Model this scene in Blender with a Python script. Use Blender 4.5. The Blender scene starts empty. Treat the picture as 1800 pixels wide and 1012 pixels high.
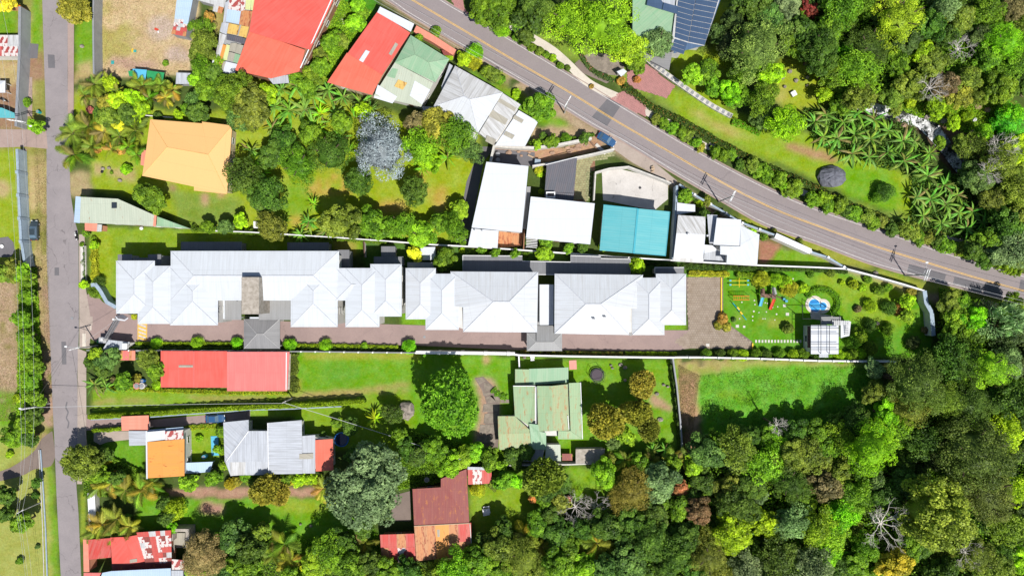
import bpy, math, random
import numpy as np
from mathutils import Vector, Matrix
R = math.radians
scene = bpy.context.scene
col = scene.collection
# ---------------------------------------------------------------- camera, sky, sun, exposure
CAM_H = 150.0
cam_d = bpy.data.cameras.new('drone_camera'); cam = bpy.data.objects.new('drone_camera', cam_d)
col.objects.link(cam); cam.location = (0, 0, CAM_H); cam.rotation_euler = (0, 0, 0)
cam_d.sensor_width = 36; cam_d.lens = 24.0; cam_d.clip_start = 0.5; cam_d.clip_end = 5000
scene.camera = cam
SUN_EL, SUN_AZ = 58.0, 148.0      # azimuth clockwise from +Y; the sun stands low right of the picture
sd = Vector((math.sin(R(SUN_AZ))*math.cos(R(SUN_EL)), math.cos(R(SUN_AZ))*math.cos(R(SUN_EL)), math.sin(R(SUN_EL))))
world = bpy.data.worlds.new('World'); scene.world = world; world.use_nodes = True
wn = world.node_tree; wn.nodes.clear()
sky = wn.nodes.new('ShaderNodeTexSky'); sky.sky_type = 'NISHITA'; sky.sun_disc = False
sky.sun_elevation = R(SUN_EL); sky.sun_rotation = R(SUN_AZ)
bg = wn.nodes.new('ShaderNodeBackground'); bg.inputs[1].default_value = 0.075
wo = wn.nodes.new('ShaderNodeOutputWorld')
wn.links.new(sky.outputs[0], bg.inputs[0]); wn.links.new(bg.outputs[0], wo.inputs[0])
sun_d = bpy.data.lights.new('sun', 'SUN'); sun_d.energy = 4.8; sun_d.angle = R(0.5); sun_d.color = (1.0, 0.955, 0.89)
sun = bpy.data.objects.new('sun', sun_d); col.objects.link(sun)
sun.rotation_euler = sd.to_track_quat('Z', 'Y').to_euler(); sun.location = sd*200
vs = scene.view_settings
vs.view_transform = 'Standard'; vs.look = 'None'; vs.gamma = 1; vs.use_curve_mapping = False; vs.exposure = 0.35
scene.cycles.max_bounces = 6; scene.cycles.transparent_max_bounces = 6
# ---------------------------------------------------------------- measuring: plan drawing units -> metres
def W(px, py, h=0.0):
    "a survey mark read off the aerial photograph, 8 units to the metre, at height h above the ground"
    s = (CAM_H - h)/CAM_H/8.0
    return Vector(((px-900)*s, (506-py)*s, h))
# ---------------------------------------------------------------- tagging
def tag(o, label=None, cat=None, group=None, kind=None):
    if label: o['label'] = label
    if cat: o['category'] = cat
    if group: o['group'] = group
    if kind: o['kind'] = kind
    return o
def thing(name, label, cat, loc=(0, 0, 0), group=None, rz=0):
    o = bpy.data.objects.new(name, None); col.objects.link(o); o.location = loc; o.rotation_euler = (0, 0, rz)
    o.empty_display_size = 0.5
    return tag(o, label, cat, group)
class MB:
    def __init__(s): s.v = []; s.f = []; s.uv = []
    def poly(s, pts, uv=None):
        n = len(s.v); s.v += [tuple(p) for p in pts]; s.f.append(tuple(range(n, n+len(pts))))
        s.uv += list(uv) if uv else [(p[0], p[1]) for p in pts]
        return s
    def prism(s, pts, z0, z1):
        "pts: plan outline (x, y); closed block between two heights"
        a = 0.0
        for i in range(len(pts)):
            p, q = pts[i], pts[(i+1) % len(pts)]; a += p[0]*q[1]-q[0]*p[1]
        if a < 0: pts = list(reversed(pts))
        s.poly([(p[0], p[1], z1) for p in pts]); s.poly([(p[0], p[1], z0) for p in reversed(pts)])
        acc = 0
        for i in range(len(pts)):
            p, q = pts[i], pts[(i+1) % len(pts)]; L = math.hypot(q[0]-p[0], q[1]-p[1])
            s.poly([(p[0], p[1], z0), (q[0], q[1], z0), (q[0], q[1], z1), (p[0], p[1], z1)], [(acc, z0), (acc+L, z0), (acc+L, z1), (acc, z1)]); acc += L
        return s
    def box(s, c, d, rz=0, rx=0, ry=0):
        M = Matrix.Rotation(rz, 3, 'Z') @ Matrix.Rotation(ry, 3, 'Y') @ Matrix.Rotation(rx, 3, 'X'); c = Vector(c)
        P = [c + M @ Vector((sx*d[0]/2, sy*d[1]/2, sz*d[2]/2)) for sz in (-1, 1) for sy in (-1, 1) for sx in (-1, 1)]
        for q in ((0, 2, 3, 1), (4, 5, 7, 6), (0, 1, 5, 4), (2, 6, 7, 3), (0, 4, 6, 2), (1, 3, 7, 5)): s.poly([P[i] for i in q], [(0, 0), (1, 0), (1, 1), (0, 1)])
        return s
    def tube(s, pts, r, n=6, r2=None, cap=True):
        pts = [Vector(p) for p in pts]; rings = []; m = len(pts)
        for i, p in enumerate(pts):
            t = (pts[min(i+1, m-1)]-pts[max(i-1, 0)]).normalized()
            a = t.orthogonal().normalized() if i == 0 else (a0 - t*a0.dot(t)).normalized()
            a0 = a; b = t.cross(a); rr = r if r2 is None else r+(r2-r)*i/(m-1)
            rings.append([p + (a*math.cos(2*math.pi*k/n)+b*math.sin(2*math.pi*k/n))*rr for k in range(n)])
        for i in range(m-1):
            for k in range(n):
                s.poly([rings[i][k], rings[i][(k+1) % n], rings[i+1][(k+1) % n], rings[i+1][k]])
        if cap: s.poly(list(reversed(rings[0]))); s.poly(rings[-1])
        return s
    def ball(s, c, rad, n=8, m=6, sc=(1, 1, 1), jit=0, rnd=None):
        c = Vector(c); g = []
        for j in range(m+1):
            th = math.pi*j/m; row = []
            for i in range(n):
                ph = 2*math.pi*i/n; k = 1+(rnd.uniform(-jit, jit) if jit else 0)
                row.append(c+Vector((math.sin(th)*math.cos(ph)*sc[0], math.sin(th)*math.sin(ph)*sc[1], math.cos(th)*sc[2]))*rad*k)
            if j in (0, m): row = [row[0]]*n
            g.append(row)
        for j in range(m):
            for i in range(n):
                a, b, cc, d = g[j][i], g[j+1][i], g[j+1][(i+1) % n], g[j][(i+1) % n]
                if j == 0: s.poly([a, b, cc])
                elif j == m-1: s.poly([a, b, d])
                else: s.poly([a, b, cc, d])
        return s
    def build(s, name, mat, parent=None, smooth=False, weld=False):
        off = parent.location if parent is not None else Vector((0, 0, 0))
        me = bpy.data.meshes.new(name)
        me.from_pydata([(x-off[0], y-off[1], z-off[2]) for x, y, z in s.v], [], s.f)
        ul = me.uv_layers.new(name='UVMap'); ul.data.foreach_set('uv', np.array(s.uv, dtype=np.float32).ravel())
        for m_ in (mat if isinstance(mat, (list, tuple)) else [mat]): me.materials.append(m_)
        if weld:
            import bmesh
            bm = bmesh.new(); bm.from_mesh(me); bmesh.ops.remove_doubles(bm, verts=bm.verts, dist=0.0005); bmesh.ops.recalc_face_normals(bm, faces=bm.faces); bm.to_mesh(me); bm.free()
        if smooth: me.polygons.foreach_set('use_smooth', [True]*len(me.polygons))
        o = bpy.data.objects.new(name, me); col.objects.link(o)
        if parent is not None: o.parent = parent
        return o
def copy_tree(o, parent=None):
    c = o.copy(); col.objects.link(c)
    if parent is not None: c.parent = parent
    for ch in list(o.children): copy_tree(ch, c)
    return c
def area2(p): return sum(p[i][0]*p[(i+1) % len(p)][1]-p[(i+1) % len(p)][0]*p[i][1] for i in range(len(p)))
def offset(poly, d):
    "inset (d>0) a plan polygon"
    P = [Vector((p[0], p[1])) for p in poly]
    if area2(P) < 0: P.reverse()
    out = []; n = len(P)
    for i in range(n):
        a, b, c = P[i-1], P[i], P[(i+1) % n]; e1 = (b-a).normalized(); e2 = (c-b).normalized()
        n1 = Vector((-e1.y, e1.x)); n2 = Vector((-e2.y, e2.x)); k = 1+n1.dot(n2)
        out.append(b + (n1+n2)*(d/max(k, 0.35)))
    return out
# ---------------------------------------------------------------- materials
class NT:
    def __init__(s, name):
        s.m = bpy.data.materials.new(name); s.m.use_nodes = True; s.t = s.m.node_tree; s.t.nodes.clear()
        s.out = s.n('ShaderNodeOutputMaterial'); s.b = s.n('ShaderNodeBsdfPrincipled'); s.l(s.b.outputs[0], s.out.inputs[0])
    def n(s, ty, **kw):
        x = s.t.nodes.new(ty)
        for k, v in kw.items(): setattr(x, k, v)
        return x
    def l(s, a, b): s.t.links.new(a, b)
    def math(s, op, a, b=None, c=None, clamp=False):
        x = s.n('ShaderNodeMath', operation=op); x.use_clamp = clamp
        for i, v in enumerate((a, b, c)):
            if v is None: continue
            if isinstance(v, (int, float)): x.inputs[i].default_value = v
            else: s.l(v, x.inputs[i])
        return x.outputs[0]
    def mix(s, f, a, b, mode='MIX'):
        x = s.n('ShaderNodeMix', data_type='RGBA', blend_type=mode)
        for i, v in ((0, f), (6, a), (7, b)):
            if isinstance(v, (int, float)): x.inputs[i].default_value = v
            elif isinstance(v, tuple): x.inputs[i].default_value = (*v[:3], 1)
            else: s.l(v, x.inputs[i])
        return x.outputs[2]
    def noise(s, vec, scale, detail=4, rough=0.6, dist=0.0):
        x = s.n('ShaderNodeTexNoise'); x.inputs['Scale'].default_value = scale; x.inputs['Detail'].default_value = detail
        x.inputs['Roughness'].default_value = rough; x.inputs['Distortion'].default_value = dist
        if vec is not None: s.l(vec, x.inputs['Vector'])
        return x.outputs[0]
    def ramp(s, f, lo, hi, a=0.0, b=1.0):
        x = s.n('ShaderNodeMapRange'); x.inputs[1].default_value = lo; x.inputs[2].default_value = hi; x.inputs[3].default_value = a; x.inputs[4].default_value = b
        s.l(f, x.inputs[0]); return x.outputs[0]
    def mapping(s, vec, scale=(1, 1, 1), loc=(0, 0, 0)):
        x = s.n('ShaderNodeMapping'); x.inputs[3].default_value = scale; x.inputs[1].default_value = loc; s.l(vec, x.inputs[0]); return x.outputs[0]
    def pos(s): return s.n('ShaderNodeNewGeometry').outputs['Position']
    def bump(s, h, strength=0.5, dist=0.05):
        x = s.n('ShaderNodeBump'); x.inputs[0].default_value = strength; x.inputs[1].default_value = dist; s.l(h, x.inputs[2]); s.l(x.outputs[0], s.b.inputs['Normal'])
    def col(s, c):
        if isinstance(c, tuple): s.b.inputs['Base Color'].default_value = (*c[:3], 1)
        else: s.l(c, s.b.inputs['Base Color'])
    def fin(s, rough=0.8, metal=0, spec=0.3):
        s.b.inputs['Roughness'].default_value = rough; s.b.inputs['Metallic'].default_value = metal; s.b.inputs['Specular IOR Level'].default_value = spec
        return s.m
def m_plain(name, c, rough=0.6, var=0.25, scale=1.5, c2=None, bump=0.0, metal=0, spec=0.3, fine=18):
    t = NT(name); p = t.pos()
    f = t.ramp(t.noise(p, scale, 5), 0.35, 0.65); g = t.noise(p, fine, 3)
    c2 = c2 or tuple(x*(1-var) for x in c)
    k = t.mix(f, c, c2); k = t.mix(t.ramp(g, 0.3, 0.7, 0, var*0.8), k, tuple(x*0.55 for x in c)); t.col(k)
    if bump: t.bump(g, bump, 0.03)
    return t.fin(rough, metal, spec)
def m_roof(name, c, c2, streak=0.35, rust=0.0, rustc=(0.32, 0.12, 0.03), corr=0.5, rough=0.55, sheet=0.06, bump=0.6, tile=False, spots=0.0, spotc=(0.6, 0.6, 0.58), stripe=0.12, blotch=1.0):
    t = NT(name); uv = t.n('ShaderNodeUVMap').outputs[0]
    sx = t.n('ShaderNodeSeparateXYZ'); t.l(uv, sx.inputs[0]); U, V = sx.outputs[0], sx.outputs[1]
    s1 = t.noise(t.mapping(uv, (2.2, 0.14, 1)), 1.0, 5, 0.65); s2 = t.noise(uv, 0.22, 4); s3 = t.noise(uv, 5.0, 4, 0.7)
    f = t.math('MULTIPLY', t.ramp(s1, 0.42, 0.68), streak, clamp=True)
    k = t.mix(f, c, c2)
    k = t.mix(t.math('MULTIPLY', t.ramp(s2, 0.45, 0.62), 0.5*blotch), k, tuple(0.6*a+0.4*b for a, b in zip(c, c2)))
    # every sheet a little different
    wn_ = t.n('ShaderNodeTexWhiteNoise', noise_dimensions='2D'); cb = t.n('ShaderNodeCombineXYZ')
    t.l(t.math('FLOOR', t.math('DIVIDE', U, 0.85)), cb.inputs[0]); t.l(t.math('FLOOR', t.math('DIVIDE', V, 3.6)), cb.inputs[1]); t.l(cb.outputs[0], wn_.inputs[0])
    k = t.mix(t.ramp(wn_.outputs[0], 0, 1, 0, sheet*2), k, tuple(a*0.5 for a in c))
    # sheet laps and fine grime
    lap = t.math('LESS_THAN', t.math('FRACT', t.math('DIVIDE', V, 3.6)), 0.018)
    k = t.mix(t.math('MULTIPLY', lap, 0.22), k, tuple(a*0.35 for a in c))
    k = t.mix(t.ramp(s3, 0.55, 0.8, 0, 0.35), k, tuple(a*0.45 for a in c2))
    w = t.math('SINE', t.math('MULTIPLY', U, 2*math.pi/corr))
    k = t.mix(t.ramp(w, 0.2, 1.0, 0, stripe), k, tuple(a*0.4 for a in c))
    if rust:
        rn = t.noise(t.mapping(uv, (1.6, 0.5, 1)), 0.9, 6, 0.75); rm = t.ramp(rn, 0.62-0.3*rust, 0.72-0.25*rust)
        ru = t.mix(t.ramp(s3, 0.35, 0.65), rustc, tuple(a*0.45 for a in rustc)); k = t.mix(rm, k, ru)
    if spots:
        v = t.noise(t.mapping(uv, (1.1, 0.7, 1)), 1.0, 3, 0.5); k = t.mix(t.ramp(v, 0.60-0.25*spots, 0.62-0.25*spots), k, spotc)
    t.col(k)
    h = t.math('ABSOLUTE', w) if tile else w
    h2 = t.math('ADD', h, t.math('MULTIPLY', s3, 0.6)); t.bump(h2, bump, 0.045)
    return t.fin(rough, 0, 0.35)
def m_wall(name, c): return m_plain(name, c, 0.85, 0.18, 0.6, bump=0.15)
M = {}
M['white_wall'] = m_wall('white_render', (0.62, 0.61, 0.58)); M['cream_wall'] = m_wall('cream_render', (0.55, 0.45, 0.30)); M['grey_wall'] = m_wall('grey_render', (0.32, 0.33, 0.34))
M['coral_wall'] = m_wall('coral_render', (0.62, 0.28, 0.17)); M['brick_wall'] = m_wall('brown_wall', (0.28, 0.14, 0.08)); M['blue_wall'] = m_wall('pale_blue_render', (0.36, 0.45, 0.52))
M['glass'] = m_plain('window_glass', (0.03, 0.04, 0.05), 0.08, 0.1, spec=0.8); M['frame'] = m_plain('window_frame', (0.55, 0.55, 0.53), 0.5, 0.1)
M['r_white'] = m_roof('white_metal_roof', (0.515, 0.55, 0.59), (0.41, 0.43, 0.45), 0.6, sheet=0.035, bump=0.22, stripe=0.04, blotch=0.6)
M['r_white2'] = m_roof('weathered_white_metal_roof', (0.505, 0.535, 0.57), (0.40, 0.405, 0.41), 0.7, sheet=0.03, bump=0.3, stripe=0.09)
M['r_white3'] = m_roof('stained_white_metal_roof', (0.52, 0.53, 0.54), (0.27, 0.26, 0.24), 0.95, sheet=0.05, bump=0.5, stripe=0.13)
M['r_clean'] = m_roof('clean_white_membrane_roof', (0.53, 0.56, 0.605), (0.48, 0.50, 0.535), 0.5, sheet=0.0, bump=0.05, stripe=0.0, blotch=0.2)
M['r_grey'] = m_roof('grey_metal_roof', (0.22, 0.22, 0.225), (0.15, 0.15, 0.155), 0.7, bump=0.4)
M['r_lgrey'] = m_roof('light_grey_metal_roof', (0.44, 0.47, 0.52), (0.27, 0.28, 0.30), 0.8, bump=0.5, stripe=0.18)
M['r_mgrey'] = m_roof('mid_grey_metal_roof', (0.27, 0.275, 0.28), (0.20, 0.20, 0.20), 0.6, bump=0.3, stripe=0.06)
M['r_terrace'] = m_roof('dark_grey_terrace_metal_roof', (0.17, 0.175, 0.19), (0.12, 0.12, 0.125), 0.5, bump=0.3, stripe=0.1)  # dark grey is the own colour of the lower roofs' metal
M['r_concrete'] = m_plain('concrete_roof', (0.42, 0.38, 0.33), 0.9, 0.4, 1.2, c2=(0.25, 0.22, 0.18), bump=0.2)
M['r_red'] = m_roof('red_metal_roof', (0.58, 0.085, 0.065), (0.56, 0.18, 0.15), 0.35, bump=0.5, sheet=0.03, stripe=0.08)
M['r_pink'] = m_roof('sun_bleached_red_roof', (0.56, 0.145, 0.135), (0.57, 0.21, 0.19), 0.55, bump=0.5, sheet=0.04, stripe=0.07)
M['r_coral'] = m_roof('coral_red_roof', (0.60, 0.115, 0.07), (0.58, 0.2, 0.14), 0.35, bump=0.35, sheet=0.03, stripe=0.05)
M['r_salmon'] = m_roof('salmon_tile_roof', (0.66, 0.22, 0.15), (0.6, 0.3, 0.22), 0.4, bump=0.5, corr=0.3)
M['r_orange'] = m_roof('pale_orange_roof', (0.68, 0.40, 0.16), (0.64, 0.38, 0.16), 0.3, bump=0.12, sheet=0.01, stripe=0.02, blotch=0.7)
M['r_orange2'] = m_roof('ochre_orange_roof', (0.66, 0.27, 0.055), (0.55, 0.25, 0.09), 0.35, rust=0.12, rustc=(0.3, 0.08, 0.02), bump=0.3, stripe=0.03)
M['r_green'] = m_roof('pale_green_metal_roof', (0.23, 0.36, 0.20), (0.32, 0.37, 0.21), 0.6, rust=0.24, rustc=(0.42, 0.22, 0.08), bump=0.5, stripe=0.1)
M['r_greenr'] = m_roof('rusting_green_metal_roof', (0.25, 0.35, 0.18), (0.36, 0.33, 0.18), 0.7, rust=0.34, rustc=(0.46, 0.24, 0.09), bump=0.5)
M['r_green2'] = m_roof('sea_green_metal_roof', (0.20, 0.36, 0.22), (0.36, 0.42, 0.30), 0.5, bump=0.4, stripe=0.1)
M['r_ggrey'] = m_roof('grey_green_metal_roof', (0.42, 0.46, 0.37), (0.30, 0.35, 0.28), 0.5, bump=0.4, rust=0.05)
M['r_teal'] = m_roof('turquoise_metal_roof', (0.085, 0.36, 0.40), (0.17, 0.42, 0.43), 0.5, bump=0.45, sheet=0.04, stripe=0.14)
M['r_cap_teal'] = m_plain('turquoise_ridge_metal', (0.05, 0.34, 0.42), 0.5, 0.1)
M['r_maroon'] = m_roof('maroon_rusting_roof', (0.215, 0.045, 0.04), (0.27, 0.10, 0.08), 0.55, rust=0.22, rustc=(0.52, 0.18, 0.04), bump=0.6, stripe=0.12)
M['r_rust'] = m_roof('rusted_iron_roof', (0.50, 0.21, 0.085), (0.42, 0.25, 0.13), 0.9, rust=0.4, rustc=(0.36, 0.08, 0.035), bump=0.6, stripe=0.14)
M['r_redrust'] = m_roof('flaking_red_roof', (0.48, 0.05, 0.04), (0.45, 0.2, 0.17), 0.6, rust=0.2, rustc=(0.36, 0.08, 0.03), bump=0.5)
M['r_redwhite'] = m_roof('red_roof_with_flaked_white_paint', (0.34, 0.06, 0.055), (0.3, 0.1, 0.1), 0.5, spots=0.42, spotc=(0.55, 0.50, 0.48), bump=0.5)
M['r_blue'] = m_roof('slate_blue_metal_roof', (0.06, 0.11, 0.20), (0.10, 0.17, 0.28), 0.4, bump=0.4, stripe=0.1)
M['r_bluewhite'] = m_roof('pale_blue_metal_roof', (0.40, 0.52, 0.66), (0.34, 0.45, 0.58), 0.5, bump=0.35)
M['r_dark'] = m_roof('dark_tiled_roof', (0.085, 0.095, 0.12), (0.16, 0.12, 0.12), 0.5, corr=0.42, bump=1.0, stripe=0.5)
M['r_ybits'] = m_roof('ochre_translucent_sheet', (0.60, 0.42, 0.12), (0.5, 0.3, 0.1), 0.7, rust=0.25)
M['r_lime'] = m_roof('lime_translucent_sheet', (0.55, 0.60, 0.28), (0.5, 0.5, 0.25), 0.5)
M['r_clear'] = m_roof('grimy_translucent_sheet', (0.36, 0.34, 0.28), (0.24, 0.22, 0.18), 0.8)
M['ridge'] = m_plain('ridge_metal', (0.50, 0.52, 0.57), 0.5, 0.15); M['ridge_grey'] = m_plain('grey_ridge_metal', (0.42, 0.42, 0.42), 0.5, 0.15)
M['ridge_green'] = m_plain('green_ridge_metal', (0.25, 0.38, 0.25), 0.5, 0.2); M['ridge_red'] = m_plain('red_ridge_metal', (0.55, 0.12, 0.08), 0.5, 0.2); M['ridge_or'] = m_plain('orange_ridge_metal', (0.72, 0.44, 0.17), 0.5, 0.1)
M['white'] = m_plain('white_paint', (0.72, 0.73, 0.74), 0.5, 0.12); M['offwhite'] = m_plain('off_white_concrete', (0.58, 0.56, 0.52), 0.8, 0.25)
M['grey'] = m_plain('grey_paint', (0.25, 0.26, 0.28), 0.5, 0.15); M['blue_grey'] = m_plain('blue_grey_coping', (0.30, 0.38, 0.46), 0.6, 0.2)
M['dark'] = m_plain('dark_metal', (0.04, 0.042, 0.05), 0.5, 0.2); M['black'] = m_plain('black_rubber', (0.015, 0.015, 0.017), 0.7, 0.2)
M['steel'] = m_plain('galvanised_steel', (0.5, 0.51, 0.52), 0.4, 0.15, metal=0.3); M['concrete'] = m_plain('pole_concrete', (0.42, 0.41, 0.38), 0.85, 0.2)
M['cable'] = m_plain('cable_sheath', (0.42, 0.43, 0.44), 0.5, 0.05); M['cable_dark'] = m_plain('dark_cable_sheath', (0.06, 0.06, 0.06), 0.5, 0.05)
M['rock'] = m_plain('boulder_stone', (0.33, 0.29, 0.25), 0.9, 0.5, 1.5, bump=0.8, fine=6); M['rock_dark'] = m_plain('blue_grey_boulder_stone', (0.16, 0.17, 0.20), 0.9, 0.5, 1.2, bump=1.0, fine=4, c2=(0.09, 0.09, 0.11))
M['rock_brown'] = m_plain('brown_slab_stone', (0.26, 0.22, 0.18), 0.9, 0.4, 1.0, bump=0.5, fine=4); M['rock_tan'] = m_plain('tan_boulder_stone', (0.42, 0.28, 0.2), 0.9, 0.4, 1.5, bump=0.6)
M['soil'] = m_plain('bare_soil', (0.20, 0.10, 0.06), 0.95, 0.5, 0.8, c2=(0.30, 0.19, 0.12), bump=0.8, fine=5)
M['wood'] = m_plain('weathered_wood', (0.25, 0.15, 0.10), 0.8, 0.4, 3); M['bark'] = m_plain('tree_bark', (0.14, 0.10, 0.07), 0.9, 0.3, 3)
M['bare'] = m_plain('bleached_dead_wood', (0.62, 0.58, 0.53), 0.9, 0.3, 2)
for nm, c in dict(blue=(0.02, 0.13, 0.45), red=(0.6, 0.06, 0.03), yellow=(0.75, 0.48, 0.02), teal=(0.02, 0.35, 0.36), orange=(0.72, 0.2, 0.03), green=(0.03, 0.28, 0.1), lblue=(0.10, 0.42, 0.62), pink=(0.6, 0.25, 0.2), brown=(0.16, 0.09, 0.07), tan=(0.45, 0.33, 0.22)).items():
    M[nm] = m_plain(nm+'_paint', c, 0.45, 0.15)
M['carblack'] = m_plain('black_car_paint', (0.035, 0.05, 0.06), 0.2, 0.1, spec=0.7); M['carblue'] = m_plain('navy_car_paint', (0.03, 0.09, 0.20), 0.2, 0.1, spec=0.7)
M['carglass'] = m_plain('car_glass', (0.10, 0.16, 0.22), 0.06, 0.05, spec=0.9); M['lamp'] = m_plain('lamp_lens', (0.7, 0.7, 0.68), 0.15, 0.05); M['lamp_red'] = m_plain('tail_lamp_lens', (0.4, 0.02, 0.02), 0.2, 0.05)  # car glass colour is lightened and blued to stand for reflected sky
def leaf_mat(name, trans=0.28):
    t = NT(name); oi = t.n('ShaderNodeObjectInfo'); at = t.n('ShaderNodeAttribute', attribute_name='var'); p = t.pos()
    v = at.outputs['Fac']; n1 = t.noise(p, 0.55, 3); 
    base = oi.outputs['Color']
    hs = t.n('ShaderNodeHueSaturation'); t.l(base, hs.inputs['Color'])
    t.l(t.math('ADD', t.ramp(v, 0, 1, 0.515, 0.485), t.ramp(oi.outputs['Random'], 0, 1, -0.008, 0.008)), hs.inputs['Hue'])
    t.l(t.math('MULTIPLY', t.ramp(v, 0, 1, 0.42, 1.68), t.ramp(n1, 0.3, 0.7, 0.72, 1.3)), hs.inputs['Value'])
    t.col(hs.outputs[0]); t.fin(0.55, 0, 0.25)
    tr = t.n('ShaderNodeBsdfTranslucent'); t.l(hs.outputs[0], tr.inputs[0]); mx = t.n('ShaderNodeMixShader'); mx.inputs[0].default_value = trans
    t.l(t.b.outputs[0], mx.inputs[1]); t.l(tr.outputs[0], mx.inputs[2]); t.l(mx.outputs[0], t.out.inputs[0])
    return t.m
M['leaf'] = leaf_mat('foliage')
# ================================================================ GROUND
STEP = 0.5; XS = np.arange(-126, 126.01, STEP); YS = np.arange(-76, 76.01, STEP)
GX, GY = np.meshgrid(XS, YS); rg = np.random.default_rng(5)
def smooth_noise(scale, seed):
    g = np.random.default_rng(seed); n = int(260/scale)+4; a = g.random((n, n))
    x = (GX+130)/scale; y = (GY+130)/scale*1.0; y = np.clip(y, 0, n-2); xi = x.astype(int); yi = y.astype(int); fx = x-xi; fy = y-yi
    fx = fx*fx*(3-2*fx); fy = fy*fy*(3-2*fy)
    return (a[yi, xi]*(1-fx)+a[yi, xi+1]*fx)*(1-fy)+(a[yi+1, xi]*(1-fx)+a[yi+1, xi+1]*fx)*fy
N1, N2, N3, N4 = smooth_noise(2.2, 1)-.5, smooth_noise(2.2, 2)-.5, smooth_noise(7, 3), smooth_noise(1.3, 4)
def inside(px, py, poly):
    r = np.zeros(px.shape, bool); n = len(poly)
    for i in range(n):
        x1, y1 = poly[i]; x2, y2 = poly[(i+1) % n]
        if y1 == y2: continue
        c = ((y1 > py) != (y2 > py)) & (px < (x2-x1)*(py-y1)/(y2-y1)+x1); r ^= c
    return r
PXG, PYG = GX*8+900, 506-GY*8
def blur(m, k):
    for _ in range(k):
        m = (m+np.roll(m, 1, 0)+np.roll(m, -1, 0)+np.roll(m, 1, 1)+np.roll(m, -1, 1))/5
    return m
TINT = np.zeros(GX.shape+(3,)); TINT[:] = (0.055, 0.085, 0.018); RUF = np.ones(GX.shape)*0.8
def paint(c, poly, feather=2, warp=10, k=1.0, patchy=0.0, ruf=None):
    m = inside(PXG+N1*warp, PYG+N2*warp, poly).astype(float); m = blur(m, feather)*k
    if patchy: m = m*np.clip((N3*0.6+N4*0.4-(0.5-0.35*(1-patchy)))*5+.5, 0, 1)
    m = m[..., None]; TINT[:] = TINT*(1-m)+np.array(c)*m
    if ruf is not None: RUF[:] = RUF*(1-m[..., 0])+ruf*m[..., 0]
def circ(x, y, r, r2=None): r2 = r2 or r; return [(x+r*math.cos(a*math.pi/6), y+r2*math.sin(a*math.pi/6)) for a in range(12)]
LAWN = (0.12, 0.245, 0.010); YG = (0.205, 0.275, 0.014); DRY = (0.34, 0.265, 0.12); SOIL = (0.24, 0.15, 0.09); LUSH = (0.055, 0.19, 0.010); PINK = (0.30, 0.20, 0.14)
# west of the lane
paint((0.20, 0.20, 0.045), [(-120, -120), (84, -120), (84, 460), (100, 1150), (-120, 1150)], 3)
paint(DRY, [(44, 0), (60, 0), (62, 170), (46, 170)], 2, patchy=.6); paint(LAWN, [(58, -50), (74, -50), (74, 90), (58, 90)], 2)
paint(DRY, [(46, 260), (80, 260), (92, 700), (95, 780), (70, 800), (56, 470)], 2, patchy=.75); paint(PINK, [(78, 500), (92, 500), (98, 760), (74, 780)], 2, patchy=.7)
paint(LAWN, [(-60, 14), (32, 14), (32, 60), (-60, 60)]); paint(SOIL, [(-60, 112), (36, 108), (40, 230), (-60, 225)], 2); paint(DRY, [(-60, 112), (36, 112), (36, 150), (-60, 150)], 2, patchy=.5)
paint(SOIL, [(42, 110), (74, 90), (80, 140), (46, 150)], 2, patchy=.4); paint(YG, [(-60, 262), (33, 262), (38, 458), (-60, 460)]); paint(DRY, circ(5, 330, 14, 20), 2, patchy=.4)
paint((0.36, 0.26, 0.17), [(-60, 470), (24, 470), (36, 700), (10, 760), (-60, 760)], 3, patchy=.25); paint(LAWN, [(-60, 690), (40, 690), (40, 760), (-60, 750)], 3, patchy=.5)
paint((0.24, 0.28, 0.055), [(-60, 750), (40, 770), (62, 790), (0, 830), (-60, 840)], 3); paint((0.25, 0.27, 0.06), [(-60, 850), (20, 840), (80, 815), (90, 860), (100, 1100), (-60, 1100)], 3)
paint(LAWN, [(84, 820), (92, 820), (106, 1040), (92, 1040)], 2, patchy=.4)
# verge east of the lane, dry field
paint(LAWN, [(130, 30), (164, 10), (166, 130), (131, 130)]); paint(DRY, [(130, 110), (166, 110), (160, 240), (128, 240)], 3, patchy=.35); paint(YG, [(131, 150), (160, 150), (158, 215), (129, 215)], 2, patchy=.4)
paint((0.44, 0.33, 0.185), [(166, -60), (360, -60), (345, 60), (336, 132), (170, 134)], 1, 6, ruf=1); paint((0.33, 0.29, 0.09), [(172, -20), (240, 60), (260, 100), (172, 110)], 4, patchy=.5)
paint((0.42, 0.33, 0.27), circ(285, 50, 28, 22), 3, patchy=.3); paint((0.40, 0.31, 0.26), circ(312, 95, 20, 16), 3); paint((0.38, 0.25, 0.19), [(200, 100), (270, 108), (275, 122), (195, 122)], 2)
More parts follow.
